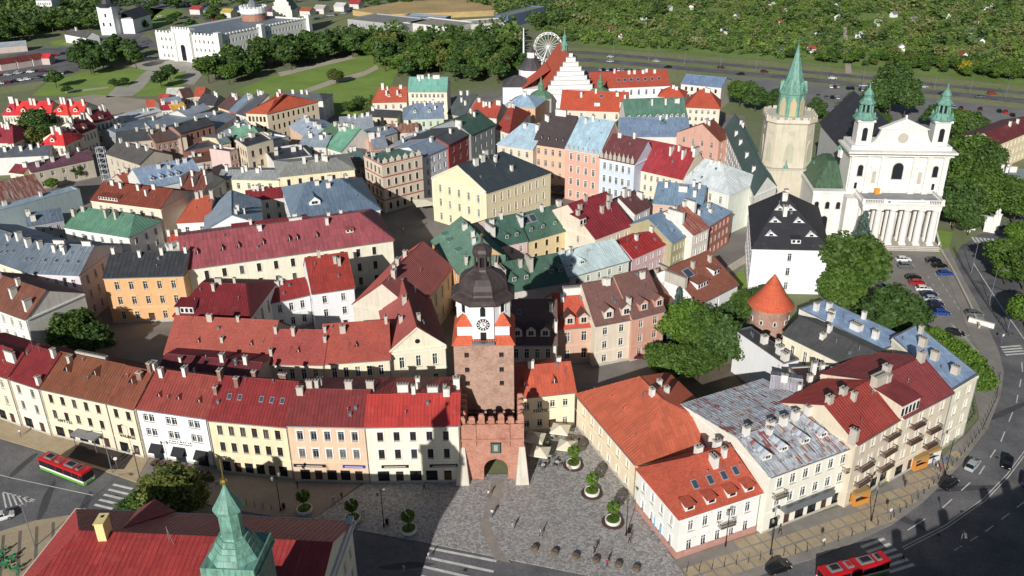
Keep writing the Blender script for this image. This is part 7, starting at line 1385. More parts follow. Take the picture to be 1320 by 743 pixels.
# ================================================================ vehicles, street furniture, people
BLK = plain('tyre_rubber', (.012, .012, .012), .9); RIM = plain('alloy_rim', (.4, .4, .42), .35, .7); CGL = plain('car_glass', (.012, .015, .018), .06); HLM = plain('headlamp', (.7, .7, .68), .15); TLM = plain('tail_lamp', (.4, .01, .01), .3)
PAINTS = {n: plain('car_paint_'+n, c, .25, .1) for n, c in dict(black=(.008, .008, .01), silver=(.42, .44, .46), white=(.75, .75, .74), red=(.45, .015, .015), navy=(.012, .02, .06), blue=(.02, .06, .3), grey=(.12, .13, .14), cyan=(.1, .4, .5), maroon=(.12, .015, .02)).items()}
def loft(b, secs, m=0):
    """secs: list of (x, half width, z0, z1, top half width)"""
    rings = []
    for x, hw, z0, z1, tw in secs:
        rings.append([(x, -hw*.9, z0), (x, hw*.9, z0), (x, hw, z0+(z1-z0)*.3), (x, hw*.98, z0+(z1-z0)*.75), (x, tw, z1), (x, -tw, z1), (x, -hw*.98, z0+(z1-z0)*.75), (x, -hw, z0+(z1-z0)*.3)])
    for r0, r1 in zip(rings, rings[1:]):
        for k in range(8): j = (k+1) % 8; b.face([r0[k], r0[j], r1[j], r1[k]], m)
    b.face(rings[0][::-1], m); b.face(rings[-1], m)
b = MB(); loft(b, [(-2.15, .72, .35, .8, .6), (-2.05, .84, .28, .92, .7), (-1.3, .9, .24, .96, .74), (0, .9, .22, .95, .76), (1.0, .9, .24, .93, .74), (1.7, .86, .26, .82, .68), (2.1, .76, .3, .68, .58), (2.2, .62, .38, .6, .45)], 0)
loft(b, [(-1.35, .66, 1.36, 1.42, .6), (-.9, .68, 1.38, 1.47, .6), (.2, .68, 1.4, 1.48, .6), (.55, .66, 1.36, 1.41, .58)], 0)
for x in (-1.35, -.2, .62):
    for s in (-1, 1): b.hull([(x-.06, s*.74, .93), (x+.06, s*.74, .93), (x+.06, s*.66, .93), (x-.06, s*.66, .93)][::s], [(x-.05, s*.63, 1.4), (x+.05, s*.63, 1.4), (x+.05, s*.55, 1.4), (x-.05, s*.55, 1.4)][::s], 0)
CBODY = b.mesh('body', [PAINTS['black']], True)
b = MB(); b.hull([(-1.95, -.7, .92), (1.2, -.7, .92), (1.2, .7, .92), (-1.95, .7, .92)], [(-1.35, -.62, 1.4), (.5, -.62, 1.4), (.5, .62, 1.4), (-1.35, .62, 1.4)], 0); CWIN = b.mesh('windows', [CGL])
b = MB(); b.lathe((0, 0, -.1), [(.32, 0), (.33, .05), (.33, .17), (.3, .2)], 14, 0); WHL = b.mesh('wheel', [BLK]); WHL.transform(Matrix.Rotation(math.pi/2, 4, 'X'))
b = MB(); b.lathe((0, 0, -.115), [(.2, 0), (.2, .23)], 10, 0); RMM = b.mesh('rim', [RIM]); RMM.transform(Matrix.Rotation(math.pi/2, 4, 'X'))
b = MB(); b.box((0, 0, 0), .14, .34, .14, 0); HL = b.mesh('headlight', [HLM]); b = MB(); b.box((0, 0, 0), .1, .3, .16, 0); TL = b.mesh('tail_light', [TLM])
b = MB(); b.v, b.f, b.m = [], [], []
def car(x, y, rz, paint, label, z=.05, group=None, full=True, name='car', cat='car', sx=1.0):
    t = thing(name, label, cat, (x, y, z), rz, group); bo = obj('body', CBODY, t); bo.material_slots[0].link = 'OBJECT'; bo.material_slots[0].material = PAINTS[paint]; obj('windows', CWIN, t)
    for wx in (-1.32, 1.32):
        for s in (-1, 1):
            w_ = obj('wheel', WHL, t, (wx, s*.82, .33))
            if full: obj('rim', RMM, w_)
    if full:
        for s in (-1, 1): obj('headlight', HL, t, (2.04, s*.58, .58)); obj('tail_light', TL, t, (-2.07, s*.62, .66))
    t.scale = (sx, 1, 1); return t
def carpx(px, py, paint, label, deg, **k): p = at(px, py); return car(p.x, p.y, math.radians(deg), paint, label, **k)
for px, py, c, d_, lab in [(1253, 603, 'silver', 44, 'silver saloon driving round the boulevard bend'), (1223, 627, 'black', 36, 'black car driving behind the silver one on the boulevard'), (1298, 600, 'black', 235, 'black estate car in the outer lane of the boulevard'), (1003, 736, 'black', 20, 'black van waiting at the kerb in front of the corner house'), (1324, 622, 'navy', 50, 'navy car on the shaded side of the boulevard'), (2, 670, 'white', 30, 'white car turning at the hatched road marking'), (822, 462, 'maroon', 5, 'dark red car parked under the garden trees'),
    (1164, 337, 'white', -2, 'white car in the front row of the car park'), (1167, 345, 'grey', -2, 'grey car beside the white car in front of the portico'), (1177, 360, 'black', -3, 'black car beside the red one in the car park'), (1182, 367, 'red', -3, 'bright red car in the car park'), (1190, 375, 'white', -4, 'white hatchback beside the red car'), (1197, 382, 'navy', -4, 'dark navy car beside the white hatchback'), (1201, 388, 'silver', -4, 'silver car between two dark cars'), (1205, 394, 'navy', -4, 'dark blue estate next to the silver car'), (1206, 400, 'black', -4, 'black car next to the blue one'), (1213, 406, 'blue', -5, 'bright blue car at the end of the row'), (1203, 338, 'black', -2, 'black van on the far side of the car park'), (1211, 345, 'black', -2, 'black car beside the black van'), (1218, 355, 'blue', -4, 'dark blue car alone by the low wall'), (1255, 407, 'grey', -8, 'grey hatchback behind the white barrier wall'), (1231, 432, 'black', -15, 'black car half under the bright green tree'), (1146, 373, 'cyan', 0, 'turquoise car half hidden under the round tree')]:
    carpx(px, py, c, lab, d_)
def cars_line(p, q, n, seed, group, label, ang, spread=0.0):
    r = random.Random(seed)
    for i in range(n):
        t_ = (i+.2+.6*r.random())/n; a = at(p[0]+(q[0]-p[0])*t_, p[1]+(q[1]-p[1])*t_); car(a.x+(r.random()-.5)*spread, a.y+(r.random()-.5)*spread, math.radians(ang+(r.random()-.5)*8), r.choice(['black', 'silver', 'white', 'grey', 'navy', 'red', 'black', 'grey', 'silver', 'maroon']), label, full=False, group=group)
cars_line((1050, 125), (1130, 133), 9, 1, 'cars in the lower car park', 'car standing in the lower car park behind the cathedral', 80, 3); cars_line((1060, 112), (1120, 118), 7, 2, 'cars in the lower car park', 'car standing in the lower car park behind the cathedral', 80, 3); cars_line((1180, 134), (1320, 150), 9, 3, 'cars in the lower car park', 'car standing in the lower car park behind the cathedral', 70, 6)
cars_line((772, 91), (820, 93), 10, 4, 'cars beside the convent', 'car parked beside the long convent range', 85); cars_line((-10, 111), (92, 94), 12, 5, 'cars along the riverside road', 'car parked along the riverside road', 15); cars_line((60, 74), (110, 66), 6, 6, 'cars at the bus stands', 'car or taxi waiting at the bus stands', 10)
cars_line((760, 72), (1310, 125), 8, 7, 'cars on the carriageway', 'car driving on the dual carriageway', -5); cars_line((760, 78), (1310, 131), 7, 8, 'cars on the carriageway', 'car driving on the dual carriageway', 175)
cars_line((110, 74), (190, 56), 7, 11, 'cars at the bus stands', 'car or taxi waiting at the bus stands', 15, 6); cars_line((-20, 100), (60, 92), 9, 12, 'cars along the riverside road', 'car parked along the riverside road', 12, 3); cars_line((200, 22), (280, 26), 7, 13, 'cars behind the castle', 'car on the road behind the castle', 40, 5); cars_line((405, 26), (470, 12), 12, 14, 'cars behind the castle', 'car on the road behind the castle', 25, 4)
# buses
BRED = plain('bus_red', (.5, .015, .02), .3); BGRN = plain('bus_green', (.12, .4, .04), .35)
def bus(loc, rz, label):
    t = thing('city_bus', label, 'bus', loc, rz)
    b = MB(); L, W_, = 12.0, 2.55
    for z0, z1, m in ((.35, .9, 2), (.9, 1.25, 1), (2.55, 2.95, 0)): b.box((0, 0, z0), L, W_, z1-z0, m)
    b.box((0, 0, 1.25), L-.16, W_-.14, 1.3, 3); b.box((0, 0, 2.95), L-.25, W_-.25, .08, 0)
    for x in (-5.93, -3.6, -1.4, .8, 3.0, 5.0): 
        for s in (-1, 1): b.box((x, s*(W_/2-.05), 1.25), .12, .08, 1.3, 0)
    b.build('body', [BRED, WHITE, BGRN, CGL], t)
    for x in (-4.5, -2.5, -.3, 1.9, 4.0):
        for s in (-1, 1): b = MB(); b.box((0, 0, 0), 1.9, .04, 1.15, 0); b.build('window', CGL, t, (x, s*(W_/2-.03), 1.32))
    b = MB(); b.box((0, 0, 0), .04, 2.2, 1.5, 0); b.build('windscreen', CGL, t, (6.0, 0, 1.1)); b = MB(); b.box((0, 0, 0), .04, 2.0, 1.0, 0); b.build('rear_window', CGL, t, (-6.0, 0, 1.5))
    for x in (-3.4, 3.4):
        for s in (-1, 1): o = obj('wheel', WHL, t, (x, s*1.15, .48)); o.scale = (1.45, 1.2, 1.45)
    for x, l in ((-3.8, 2.0), (-1.2, 1.1), (1.9, 2.4), (4.2, .8)): b = MB(); b.box((0, 0, 0), l, 1.5, .28, 0); b.box((0, 0, .28), l*.7, 1.0, .05, 1); b.build('roof_unit', [plain('roof_unit_grey', (.2, .2, .21), .6), DARK if x != -1.2 else BRED], t, (x, 0, 3.03))
    for s in (-1, 1): b = MB(); b.box((0, 0, 0), .06, .4, .2, 0); b.build('headlight', HLM, t, (6.0, s*.9, .55))
    return t
p = at(88, 613); bus((p.x, p.y, .05), math.atan2((at(115, 627)-at(56, 604)).y, (at(115, 627)-at(56, 604)).x), 'red, white and green city bus at the stop beside the brown roofed house')
p = at(1098, 745); bus((p.x, p.y, .05), math.radians(17), 'red city bus on the shaded boulevard before the zebra crossing')
# street lamps
LGT = plain('lamp_glass', (.2, .19, .17), .3)
b = MB(); b.lathe((0, 0, 0), [(.16, 0), (.16, .5), (.1, .7), (.08, 1.2), (.055, 7.6)], 8, 0); b.tube((-.75, 0, 7.55), (.75, 0, 7.55), .035, 5); b.tube((0, 0, 7.6), (0, 0, 8.2), .03, 5); LPM = b.mesh('lamp_post', [IRON])
b = MB(); b.lathe((0, 0, 0), [(.06, 0), (.2, .1), (.24, .5), (.3, .55), (.08, .8), (.02, .9)], 8, 0); LHM = b.mesh('lantern', [LGT])
b = MB(); b.tube((0, 0, 0), (0, 0, 9.6), .1, 7, 0, .05); b.tube((0, 0, 9.5), (-1.6, 0, 10.2), .045, 5); b.box((-2.0, 0, 10.1), 1.1, .35, .14, 1); ARM = b.mesh('lamp_post', [ZINC, LGT])
for px, py, lab in [(182, 624, 'black street lamp by the zebra crossing at the shop house terrace'), (362, 659, 'black street lamp outside the peach house'), (495, 680, 'black street lamp outside the cream house by the gate'), (807, 691, 'black street lamp on the cobbles by the corner house'), (1123, 672, 'black street lamp between the kiosk and the kerb'), (993, 716, 'black street lamp in front of the cream tenement'), (1218, 612, 'black street lamp beside the white tent'), (935, 705, 'black street lamp in front of the corner house balcony')]:
    p = at(px, py); t = thing('street_lamp', lab, 'street lamp', (p.x, p.y, ZP), rt.random()); obj('post', LPM, t)
    for s in (-1, 1): obj('lantern', LHM, t, (s*.75, 0, 7.1))
for px, py, rz, lab in [(145, 610, .5, 'tall grey lamp post at the bus stop'), (45, 706, 2.5, 'tall grey lamp post on the sandy corner pavement'), (1226, 744, 1.2, 'curved lamp post on the shaded side of the boulevard'), (1299, 425, 2.2, 'lamp post at the upper end of the boulevard railing'), (1252, 352, 2.2, 'lamp post on the pavement beside the car park'), (1275, 392, 2.4, 'lamp post halfway along the car park railing')]:
    p = at(px, py); tag(obj('street_light', ARM, None, (p.x, p.y, .05), rz), lab, 'street light')
for i in range(12):
    p = at(790+i*46, 76+i*4.6); tag(obj('street_light', ARM, None, (p.x, p.y, 0), 1.5), 'grey lamp post on the median of the dual carriageway', 'street light', 'median lamp posts')
# stone bollards on the square
BST = groundm('weathered_stone', (120, 104, 88), (92, 80, 68), 1.5, 6, .4)
b = MB(); b.lathe((0, 0, 0), [(.55, 0), (.62, .12), (.62, .3), (.56, .34), (.64, .5), (.62, .62), (.5, .66), (.48, .72)], 16, 0); BOL = b.mesh('bollard', [BST])
for k, (px, py) in enumerate([(689, 710), (715, 715), (742, 720), (768, 725), (797, 731), (820, 736)]): p = at(px, py); tag(obj('bollard', BOL, None, (p.x, p.y, ZP)), 'squat ringed stone bollard in the row along the cobbled square', 'bollard', 'stone bollards along the square')
b = MB(); b.lathe((0, 0, 0), [(.09, 0), (.09, .1), (.05, .15), (.05, .95), (.08, 1.0), (.02, 1.12)], 7, 0); PST = b.mesh('post', [IRON])
def posts(pts, n, lab, grp):
    P = [at(*q) for q in pts]; L = [0]
    for a, c in zip(P, P[1:]): L.append(L[-1]+(c-a).length)
    for i in range(n):
        s = L[-1]*i/(n-1); k = max(j for j in range(len(L)) if L[j] <= s+1e-6); k = min(k, len(P)-2); q = P[k].lerp(P[k+1], (s-L[k])/(L[k+1]-L[k])); tag(obj('kerb_post', PST, None, (q.x, q.y, ZP)), lab, 'post', grp)
posts([(1062, 705), (1100, 691), (1148, 671)], 6, 'thin black kerb post by the boulevard zebra crossing', 'kerb posts by the boulevard crossing'); posts([(1152, 668), (1190, 638), (1236, 592), (1266, 555), (1284, 515), (1288, 486)], 32, 'thin black kerb post along the boulevard bend', 'kerb posts along the boulevard bend')
posts([(885, 738), (915, 735), (1040, 712)], 11, 'thin black chain post in front of the corner house', 'chain posts before the corner house'); posts([(318, 651), (350, 658)], 4, 'thin black post before the yellow house', 'posts before the yellow house'); posts([(1250, 498), (1256, 535), (1240, 555)], 14, 'thin black post beside the tenement end', 'posts beside the tenement end')
# railing along the car park
RL_ = thing('railing', 'long black railing between car park and boulevard', 'railing', (0, 0, 0)); b = MB(); P = [at(*q) for q in [(1229, 323), (1240, 345), (1262, 380), (1284, 412), (1300, 434)]]; RL_.location = (P[0].x, P[0].y, ZP)
for a, c in zip(P, P[1:]):
    a = a-P[0]; c = c-P[0] if False else c-P[0]
    n = int((c-a).length/1.6)
    for z in (.5, 1.0): b.tube((a.x, a.y, z), (c.x, c.y, z), .04, 4)
    for i in range(n+1): q = a.lerp(c, i/max(1, n)); b.tube((q.x, q.y, 0), (q.x, q.y, 1.05), .04, 4)
b.build('rails', IRON, RL_)
def low_wall(pts, h, t_, lab, mat, name='low_wall'):
    P = [at(*q) for q in pts]; b = MB()
    for a, c in zip(P, P[1:]): u = V2(c-a); L = u.length; m_ = (a+c)/2-P[0]; b.box((m_.x, m_.y, 0), L, t_, h, 0, math.atan2(u.y, u.x)); b.box((m_.x, m_.y, h), L, t_+.12, .1, 0, math.atan2(u.y, u.x))
    tag(b.build(name, mat, None, (P[0].x, P[0].y, 0)), lab, 'wall')
low_wall([(1212, 325), (1228, 352), (1248, 392), (1262, 424)], .8, .4, 'low stone wall between car park and pavement', STONE); low_wall([(1248, 415), (1281, 424)], 1.2, .5, 'white barrier wall at the car park exit', CW); low_wall([(1205, 300), (1210, 318)], 1.2, .5, 'white garden wall stub beside the portico', CW)
low_wall([(936, 354), (962, 338)], 2.2, .35, 'plastered garden wall at the end of the monastery street', CHC); low_wall([(1225, 290), (1250, 300)], 1.0, .4, 'white wall leading to the garden gateway', CW)
# planters with ball trees
WCON = wallm((226, 222, 214), .4); SOIL = groundm('planting', (70, 92, 40), (96, 116, 54), 1.5, 6, .4); MUL = groundm('brown_mulch', (84, 60, 50), (70, 52, 44), 1, 5, .3)
_r5 = np.random.default_rng(400); _d5 = _r5.normal(size=(60, 3)); _d5 /= np.linalg.norm(_d5, axis=1)[:, None]
BALL = quads_mesh('crown', leaves(_r5, _d5*.78, np.full(60, .24), 60, .14), [LEAF[2]])
for i, (px, py, ring) in enumerate([(739, 601, 1), (763, 637, 1), (790, 674, 1), (393, 660, 0), (455, 672, 0), (527, 686, 0)]):
    p = at(px, py); t = thing('tree_planter', ['white round planter with ball tree beside the parasols', 'white round planter with ball tree in the middle of the row of three', 'white round planter with ball tree beside the lamp', 'shaded planter with ball tree outside the peach house', 'shaded planter with ball tree beside the cyclists', 'shaded planter with ball tree at the edge of the road'][i], 'planter', (p.x, p.y, ZP)); b = MB()
    b.lathe((0, 0, 0), [(1.15, 0), (1.35, .15), (1.42, .75), (1.3, .8), (1.25, .7)], 20, 0); b.build('tub', WCON, t); b = MB(); b.lathe((0, 0, .6), [(1.28, 0), (1.0, .18), (.4, .3)], 16, 0); b.build('soil', SOIL, t)
    if ring: b = MB(); b.lathe((0, 0, 0), [(2.0, 0), (2.0, .1), (1.9, .14)], 24, 0); b.build('mulch_ring', MUL, t)
    b = MB(); b.tube((0, 0, .7), (0, 0, 2.9), .06, 6); b.build('trunk', BARK, t); c = obj('crown', BALL, t, (0, 0, 3.4)); c.scale = (1.25, 1.25, 1.15)
    c2 = obj('shrubs', BALL, t, (0, 0, .85)); c2.scale = (1.2, 1.2, .3)
# parasols with tables
CAN = plain('cream_canvas', (.72, .67, .52), .9)
def parasol(x, y, rz, lab, w_=3.6, m=None, grp=None):
    t = thing('parasol', lab, 'parasol', (x, y, ZP), rz, grp); b = MB(); a = w_/2; P = [(-a, -a, 2.5), (a, -a, 2.5), (a, a, 2.5), (-a, a, 2.5)]
    for k in range(4): j = (k+1) % 4; b.face([P[k], P[j], (0, 0, 3.35)]); b.hull([(P[k][0], P[k][1], 2.25), (P[j][0], P[j][1], 2.25), (P[j][0]*.98, P[j][1]*.98, 2.25), (P[k][0]*.98, P[k][1]*.98, 2.25)], [P[k], P[j], (P[j][0]*.98, P[j][1]*.98, 2.5), (P[k][0]*.98, P[k][1]*.98, 2.5)])
    b.build('canopy', m or CAN, t); b = MB(); b.tube((0, 0, 0), (0, 0, 3.3), .04, 6); b.box((0, 0, 0), .7, .7, .08, 0); b.build('pole', ZINC, t)
for px, py, lab in [(690, 578, 'cream square parasol beside the gate buttress, nearer the court wall'), (696, 596, 'cream square parasol beside the gate buttress, nearer the square'), (722, 567, 'cream square parasol in the court near the restaurant door'), (731, 588, 'cream square parasol in the court beside the planter')]: p = at(px, py); parasol(p.x, p.y, -.25, lab)
p = at(548, 270); parasol(p.x, p.y, .3, 'large cream parasol on the old square beside the attic house', 7); p = at(722, 252); parasol(p.x, p.y, .3, 'dark parasol beside the tribunal on the old square', 6, plain('dark_canvas', (.05, .05, .05), .9))
TBL = plain('table_white', (.6, .6, .58), .5); GRC = plain('green_metal', (.03, .25, .1), .5)
def table(x, y, lab, m, grp):
    t = thing('cafe_table', lab, 'table', (x, y, ZP), rt.random(), grp); b = MB(); b.lathe((0, 0, .7), [(.42, 0), (.42, .04)], 12, 0); b.build('top', m, t); b = MB(); b.tube((0, 0, .03), (0, 0, .7), .04, 6); b.lathe((0, 0, 0), [(.25, 0), (.2, .04)], 10, 0); b.build('stand', IRON, t)
def chair(x, y, rz, lab, m, grp):
    t = thing('cafe_chair', lab, 'chair', (x, y, ZP), rz, grp); b = MB(); b.box((0, 0, .43), .42, .42, .05, 0); b.build('seat', m, t); b = MB(); b.box((0, .2, .48), .42, .04, .42, 0); b.build('backrest', m, t)
    for sx in (-.18, .18):
        for sy in (-.18, .18): b = MB(); b.box((sx, sy, 0), .04, .04, .43, 0); b.build('leg', m, t)
for px, py in [(708, 592), (712, 566), (705, 575), (718, 600), (700, 604), (742, 572)]:
    p = at(px, py); table(p.x, p.y, 'small round cafe table among the cream parasols', TBL, 'cafe tables by the gate')
    for k in range(3): a = k*2.1+px; chair(p.x+.75*math.cos(a), p.y+.75*math.sin(a), a-math.pi/2, 'dark cafe chair among the cream parasols', plain('dark_chair', (.06, .08, .05), .6), 'cafe chairs by the gate')
for px, py in [(3, 715), (16, 722), (8, 733), (-2, 728), (22, 737)]:
    p = at(px, py); table(p.x, p.y, 'green cafe table on the sandy corner pavement', GRC, 'green tables on the corner')
    for k in range(3): a = k*2.1+px; chair(p.x+.75*math.cos(a), p.y+.75*math.sin(a), a-math.pi/2, 'green cafe chair on the sandy corner pavement', GRC, 'green chairs on the corner')
# terrace of the white shop house
for i in range(6):
    p = at(205+i*13, 608+i*2.4); t = thing('terrace_planter', 'wooden flower trough along the front of the shop house terrace', 'planter', (p.x, p.y, ZP), -.18, 'flower troughs of the terrace'); b = MB(); b.box((0, 0, 0), 1.9, .6, .6, 0); b.build('trough', plain('brown_wood', (.1, .06, .035), .7), t); c = obj('flowers', BALL, t, (0, 0, .75)); c.scale = (1.0, .4, .4)
for i in range(7):
    p = at(200+i*11, 600+i*2.2); t = thing('terrace_bench', 'brown bench table on the shop house terrace', 'table', (p.x, p.y, ZP), 1.2, 'terrace tables'); b = MB(); b.box((0, 0, .68), 1.4, .7, .06, 0); b.build('top', plain('brown_wood', (.1, .06, .035), .7), t)
    for s in (-1, 1): b = MB(); b.box((s*.55, 0, 0), .08, .5, .68, 0); b.build('leg', IRON, t)
    for s in (-1, 1): b = MB(); b.box((0, s*.62, .4), 1.4, .3, .05, 0); b.box((-.5, s*.62, 0), .06, .25, .4, 0); b.box((.5, s*.62, 0), .06, .25, .4, 0); b.build('seat', plain('brown_wood', (.1, .06, .035), .7), t)
# orange market tents
ORC = plain('orange_canvas', (.58, .24, .04), .8); TAN = plain('tan_roof', (.32, .2, .07), .9)
def stall(px, py, rz, lab, wall=None, roof_=None, w_=3.4, d_=2.6):
    p = at(px, py); t = thing('market_stall', lab, 'stall', (p.x, p.y, ZP), rz); b = MB(); b.hull([(-w_/2, -d_/2, 2.3), (w_/2, -d_/2, 2.3), (w_/2, d_/2, 2.3), (-w_/2, d_/2, 2.3)], [(-w_/2, -d_/2+.2, 2.75), (w_/2, -d_/2+.2, 2.75), (w_/2, d_/2-.2, 2.9), (-w_/2, d_/2-.2, 2.9)]); b.build('roof', roof_ or TAN, t)
    for x in (-w_/2+.05, w_/2-.05): b = MB(); b.box((x, 0, 0), .08, d_-.1, 2.3, 0); b.build('side_wall', wall or ORC, t)
    b = MB(); b.box((0, -d_/2+.1, 0), w_-.2, .08, 1.0, 0); b.build('counter', wall or ORC, t); b = MB(); b.box((0, d_/2-.1, 0), w_-.2, .06, 2.3, 0); b.build('back_wall', wall or ORC, t)
stall(1104, 646, .4, 'orange market stall with tan roof at the corner of the cream tenement'); stall(1180, 601, .45, 'orange and white stall under the stone balconies'); stall(1196, 592, .45, 'white walled stall with tan roof beside the orange stall', WHITE); stall(1190, 584, .45, 'red roofed stall behind the white stall', WHITE, plain('red_canvas', (.5, .03, .03), .8), 3.4, 2)
# banners, signs, bins
for px, py in ((842, 688), (849, 698)): p = at(px, py); t = thing('beach_flag', 'pale blue beach flag standing before the corner house', 'flag', (p.x, p.y, ZP), .9, 'pale blue flags'); b = MB(); b.hull([(-.05, -.02, .4), (.7, -.02, .6), (.75, -.02, 2.6), (.3, -.02, 3.2), (-.05, -.02, 3.0)], [(-.05, .02, .4), (.7, .02, .6), (.75, .02, 2.6), (.3, .02, 3.2), (-.05, .02, 3.0)]); b.build('flag_cloth', plain('flag_blue', (.25, .55, .75), .7), t); b = MB(); b.tube((-.06, 0, 0), (-.06, 0, 3.3), .03, 5); b.box((-.06, 0, 0), .6, .6, .06, 0); b.build('pole', ZINC, t)
SGN = plain('sign_white', (.7, .7, .7), .4)
for i, (px, py, lab) in enumerate([(1059, 712, 'round traffic sign seen from behind at the zebra crossing'), (1145, 673, 'round traffic sign at the kerb bend'), (1216, 606, 'blue traffic sign beside the white tent'), (152, 606, 'traffic sign at the bus stop'), (1290, 445, 'traffic sign by the upper crossing')]):
    p = at(px, py); t = thing('traffic_sign', lab, 'traffic sign', (p.x, p.y, ZP), .4); b = MB(); b.tube((0, 0, 0), (0, 0, 2.9), .035, 6); b.build('post', ZINC, t); b = MB(); b.lathe((0, 0, 0), [(.36, 0), (.36, .04)], 16, 0); me = b.mesh('sign_plate', [SGN if i != 2 else plain('sign_blue', (.02, .12, .5), .4)]); me.transform(Matrix.Rotation(math.pi/2, 4, 'X')); obj('sign_plate', me, t, (0, -.05, 2.55))
for i, (px, py, lab) in enumerate([(811, 688, 'dark litter bin beside the square lamp'), (366, 656, 'dark litter bin outside the peach house'), (499, 676, 'dark litter bin by the lamp near the road'), (1270, 470, 'dark litter bin at the boulevard corner')]):
    p = at(px, py); t = thing('litter_bin', lab, 'bin', (p.x, p.y, ZP)); b = MB(); b.lathe((0, 0, 0), [(.22, 0), (.28, .1), (.3, .9)], 12, 0); b.build('drum', IRON, t); b = MB(); b.lathe((0, 0, .9), [(.33, 0), (.3, .1), (.1, .16)], 12, 0); b.build('lid', IRON, t)
# ---- people: one continuous body per figure
def person_mesh(pose, top, legs, hair, seed):
    """skeleton -> skin surface; clothing colours by height"""
    me = bpy.data.meshes.new('body'); s = 1 if pose == 'walk' else 0
    J = {'pel': (0, 0, .95), 'sp': (0, 0, 1.15), 'ch': (0, -.01, 1.35), 'nk': (0, -.01, 1.5), 'hd': (0, -.03, 1.6), 'ht': (0, -.03, 1.74)}
    for sd_, sg in (('L', 1), ('R', -1)):
        st = .26*sg*s
        if pose == 'sit': J.update({'hp'+sd_: (.1*sg, 0, .92-.42), 'kn'+sd_: (.12*sg, -.45, .5), 'an'+sd_: (.12*sg, -.45, .08), 'to'+sd_: (.12*sg, -.62, .04)})
        else: J.update({'hp'+sd_: (.1*sg, 0, .9), 'kn'+sd_: (.1*sg, -st*.7-.03, .5), 'an'+sd_: (.1*sg, -st*.9+.04*s, .09), 'to'+sd_: (.11*sg, -st*.9-.14, .04)})
        J.update({'sh'+sd_: (.19*sg, 0, 1.42), 'el'+sd_: (.25*sg, st*.5, 1.15), 'wr'+sd_: (.25*sg, st*.8-.1, .93), 'ha'+sd_: (.25*sg, st*.85-.14, .82)})
    if pose == 'sit':
        for k in list(J):
            if k[:2] in ('pe', 'sp', 'ch', 'nk', 'hd', 'ht', 'sh', 'el', 'wr', 'ha'): x, y, z = J[k]; J[k] = (x, y, z-.43)
    names = list(J); ix = {n: i for i, n in enumerate(names)}; E = [('pel', 'sp'), ('sp', 'ch'), ('ch', 'nk'), ('nk', 'hd'), ('hd', 'ht')]
    for q in 'LR': E += [('pel', 'hp'+q), ('hp'+q, 'kn'+q), ('kn'+q, 'an'+q), ('an'+q, 'to'+q), ('ch', 'sh'+q), ('sh'+q, 'el'+q), ('el'+q, 'wr'+q), ('wr'+q, 'ha'+q)]
    me.from_pydata([J[n] for n in names], [(ix[a], ix[c]) for a, c in E], []); o = bpy.data.objects.new('tmp', me); COL.objects.link(o)
    md = o.modifiers.new('skin', 'SKIN'); sv = me.skin_vertices[0].data; rad = dict(pel=.15, sp=.14, ch=.16, nk=.06, hd=.1, ht=.075, hp=.1, kn=.065, an=.045, to=.04, sh=.07, el=.045, wr=.035, ha=.04)
    for n in names: r = rad.get(n, rad.get(n[:2])); sv[ix[n]].radius = (r, r*(.75 if n in ('ch', 'sp', 'pel') else 1)); sv[ix[n]].use_root = n == 'pel'
    o.modifiers.new('sub', 'SUBSURF').levels = 1
    dg = bpy.context.evaluated_depsgraph_get(); m2 = bpy.data.meshes.new_from_object(o.evaluated_get(dg)); bpy.data.objects.remove(o); m2.name = 'person'
    off = -.43 if pose == 'sit' else 0
    for m_ in (plain('cloth_%s' % (top,), top, .9), plain('cloth_%s' % (legs,), legs, .9), plain('skin', (.42, .24, .17), .6), plain('hair_%s' % (hair,), hair, .7), plain('shoe', (.03, .03, .03), .7)): m2.materials.append(m_)
    for pl in m2.polygons:
        x, y, z = pl.center; pl.use_smooth = True; zz = z-off
        pl.material_index = 3 if zz > 1.66 or (zz > 1.56 and y > .0) else 2 if zz > 1.47 or (abs(x) > .2 and zz < 1.12 and zz > .7) else 0 if zz > .98 else 4 if z < .09 else 1
    return m2
WHT, DK, BLU, REDC = (.6, .6, .58), (.02, .02, .025), (.05, .08, .2), (.35, .04, .04)
PM_ = [person_mesh('walk', WHT, BLU, (.03, .02, .01), 1), person_mesh('walk', DK, DK, (.04, .025, .01), 2), person_mesh('stand', REDC, BLU, (.02, .015, .01), 3), person_mesh('stand', (.25, .35, .5), (.3, .27, .2), (.1, .06, .03), 4), person_mesh('sit', (.55, .3, .3), (.4, .4, .4), (.05, .03, .02), 5), person_mesh('walk', (.45, .5, .55), (.1, .1, .12), (.03, .02, .02), 6)]
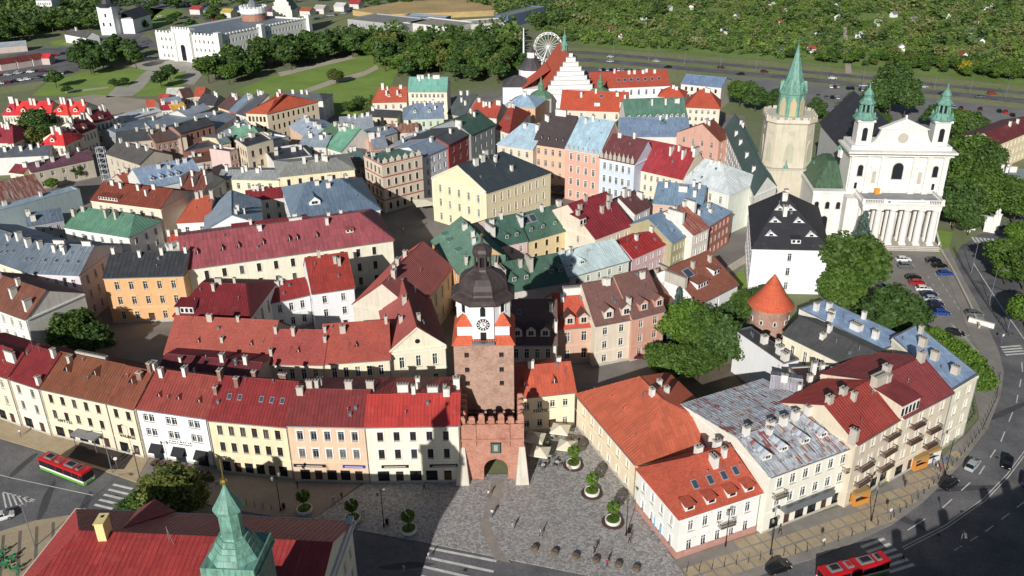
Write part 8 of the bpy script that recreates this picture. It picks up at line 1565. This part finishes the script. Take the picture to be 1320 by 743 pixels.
for px, py, k, rz, lab in [(634.5, 667, 0, 2.6, 'person in white shirt walking over the tan stone strip'), (630, 642, 0, .4, 'person in white top walking just outside the gate arch'), (661, 684, 3, .5, 'person in pale blue walking across the cobbles'), (697, 692, 5, 1.0, 'person in grey walking towards the first stone bollard'), (766, 714, 1, 2.2, 'person in black standing between the bollards'), (782, 731, 2, .3, 'person in red top standing beside a stone bollard'), (811, 701, 1, 1.5, 'person in dark clothes by the square lamp'), (547, 634, 1, 1.0, 'person in dark clothes by the shop window in the shade'), (430, 648, 0, .6, 'person in white in the shaded group outside the peach house'), (437, 651, 3, 2.0, 'person in pale blue in the shaded group outside the peach house'), (441, 645, 1, 3.0, 'person in black in the shaded group outside the peach house'), (468, 665, 0, 1.2, 'person in white beside the shaded middle planter'), (384, 630, 1, 2.6, 'person in black by the peach house corner'), (102, 562, 3, 1.0, 'person in pale blue on the sandy pavement'), (146, 598, 1, 2.0, 'person in black at the bus bay'), (150, 600, 2, 2.4, 'person in red at the bus bay'), (27, 563, 0, .2, 'person in white on the sandy pavement near the balconies'), (1207, 607, 0, 1.0, 'person in white beside the white tent'), (1212, 610, 2, 2.0, 'person in red beside the white tent'), (1203, 602, 3, .0, 'person in pale blue at the white stall'), (1163, 724, 1, 1.0, 'person in black on the boulevard zebra crossing'), (1005, 690, 1, .5, 'person in black before the cream tenement'), (1166, 628, 1, 2.5, 'person in black near the kerb posts'), (553, 722, 0, .8, 'person in white on the shaded zebra crossing'), (521, 738, 3, 2.8, 'person in pale blue at the shaded zebra crossing'), (520, 300, 0, 1, 'person in white on the old square'), (545, 292, 1, 2, 'person in black on the old square'), (1194, 340, 1, .4, 'person in black walking in the car park'), (1212, 322, 3, .4, 'person in pale blue at the portico steps'), (249, 612, 0, 1, 'person in white on the shop house terrace'), (280, 628, 5, 2, 'person in grey beside the shop house terrace')]:
    p = at(px, py); road = py > 715 and px < 600 or px > 1150 and py > 690 or 300 > py or (px > 1180 and py < 400); tag(obj('person', PM_[k], None, (p.x, p.y, .05 if road else ZP), rz), lab, 'person')
p = at(732, 607); tag(obj('person', PM_[4], None, (p.x+.2, p.y, ZP+.12), .6), 'person in pink sitting on the planter edge by the parasols', 'person')
print('objects', len(bpy.data.objects), 'time %.1f' % (time.time()-T0))
if False:
    for l in HOUSELOG: print(l)
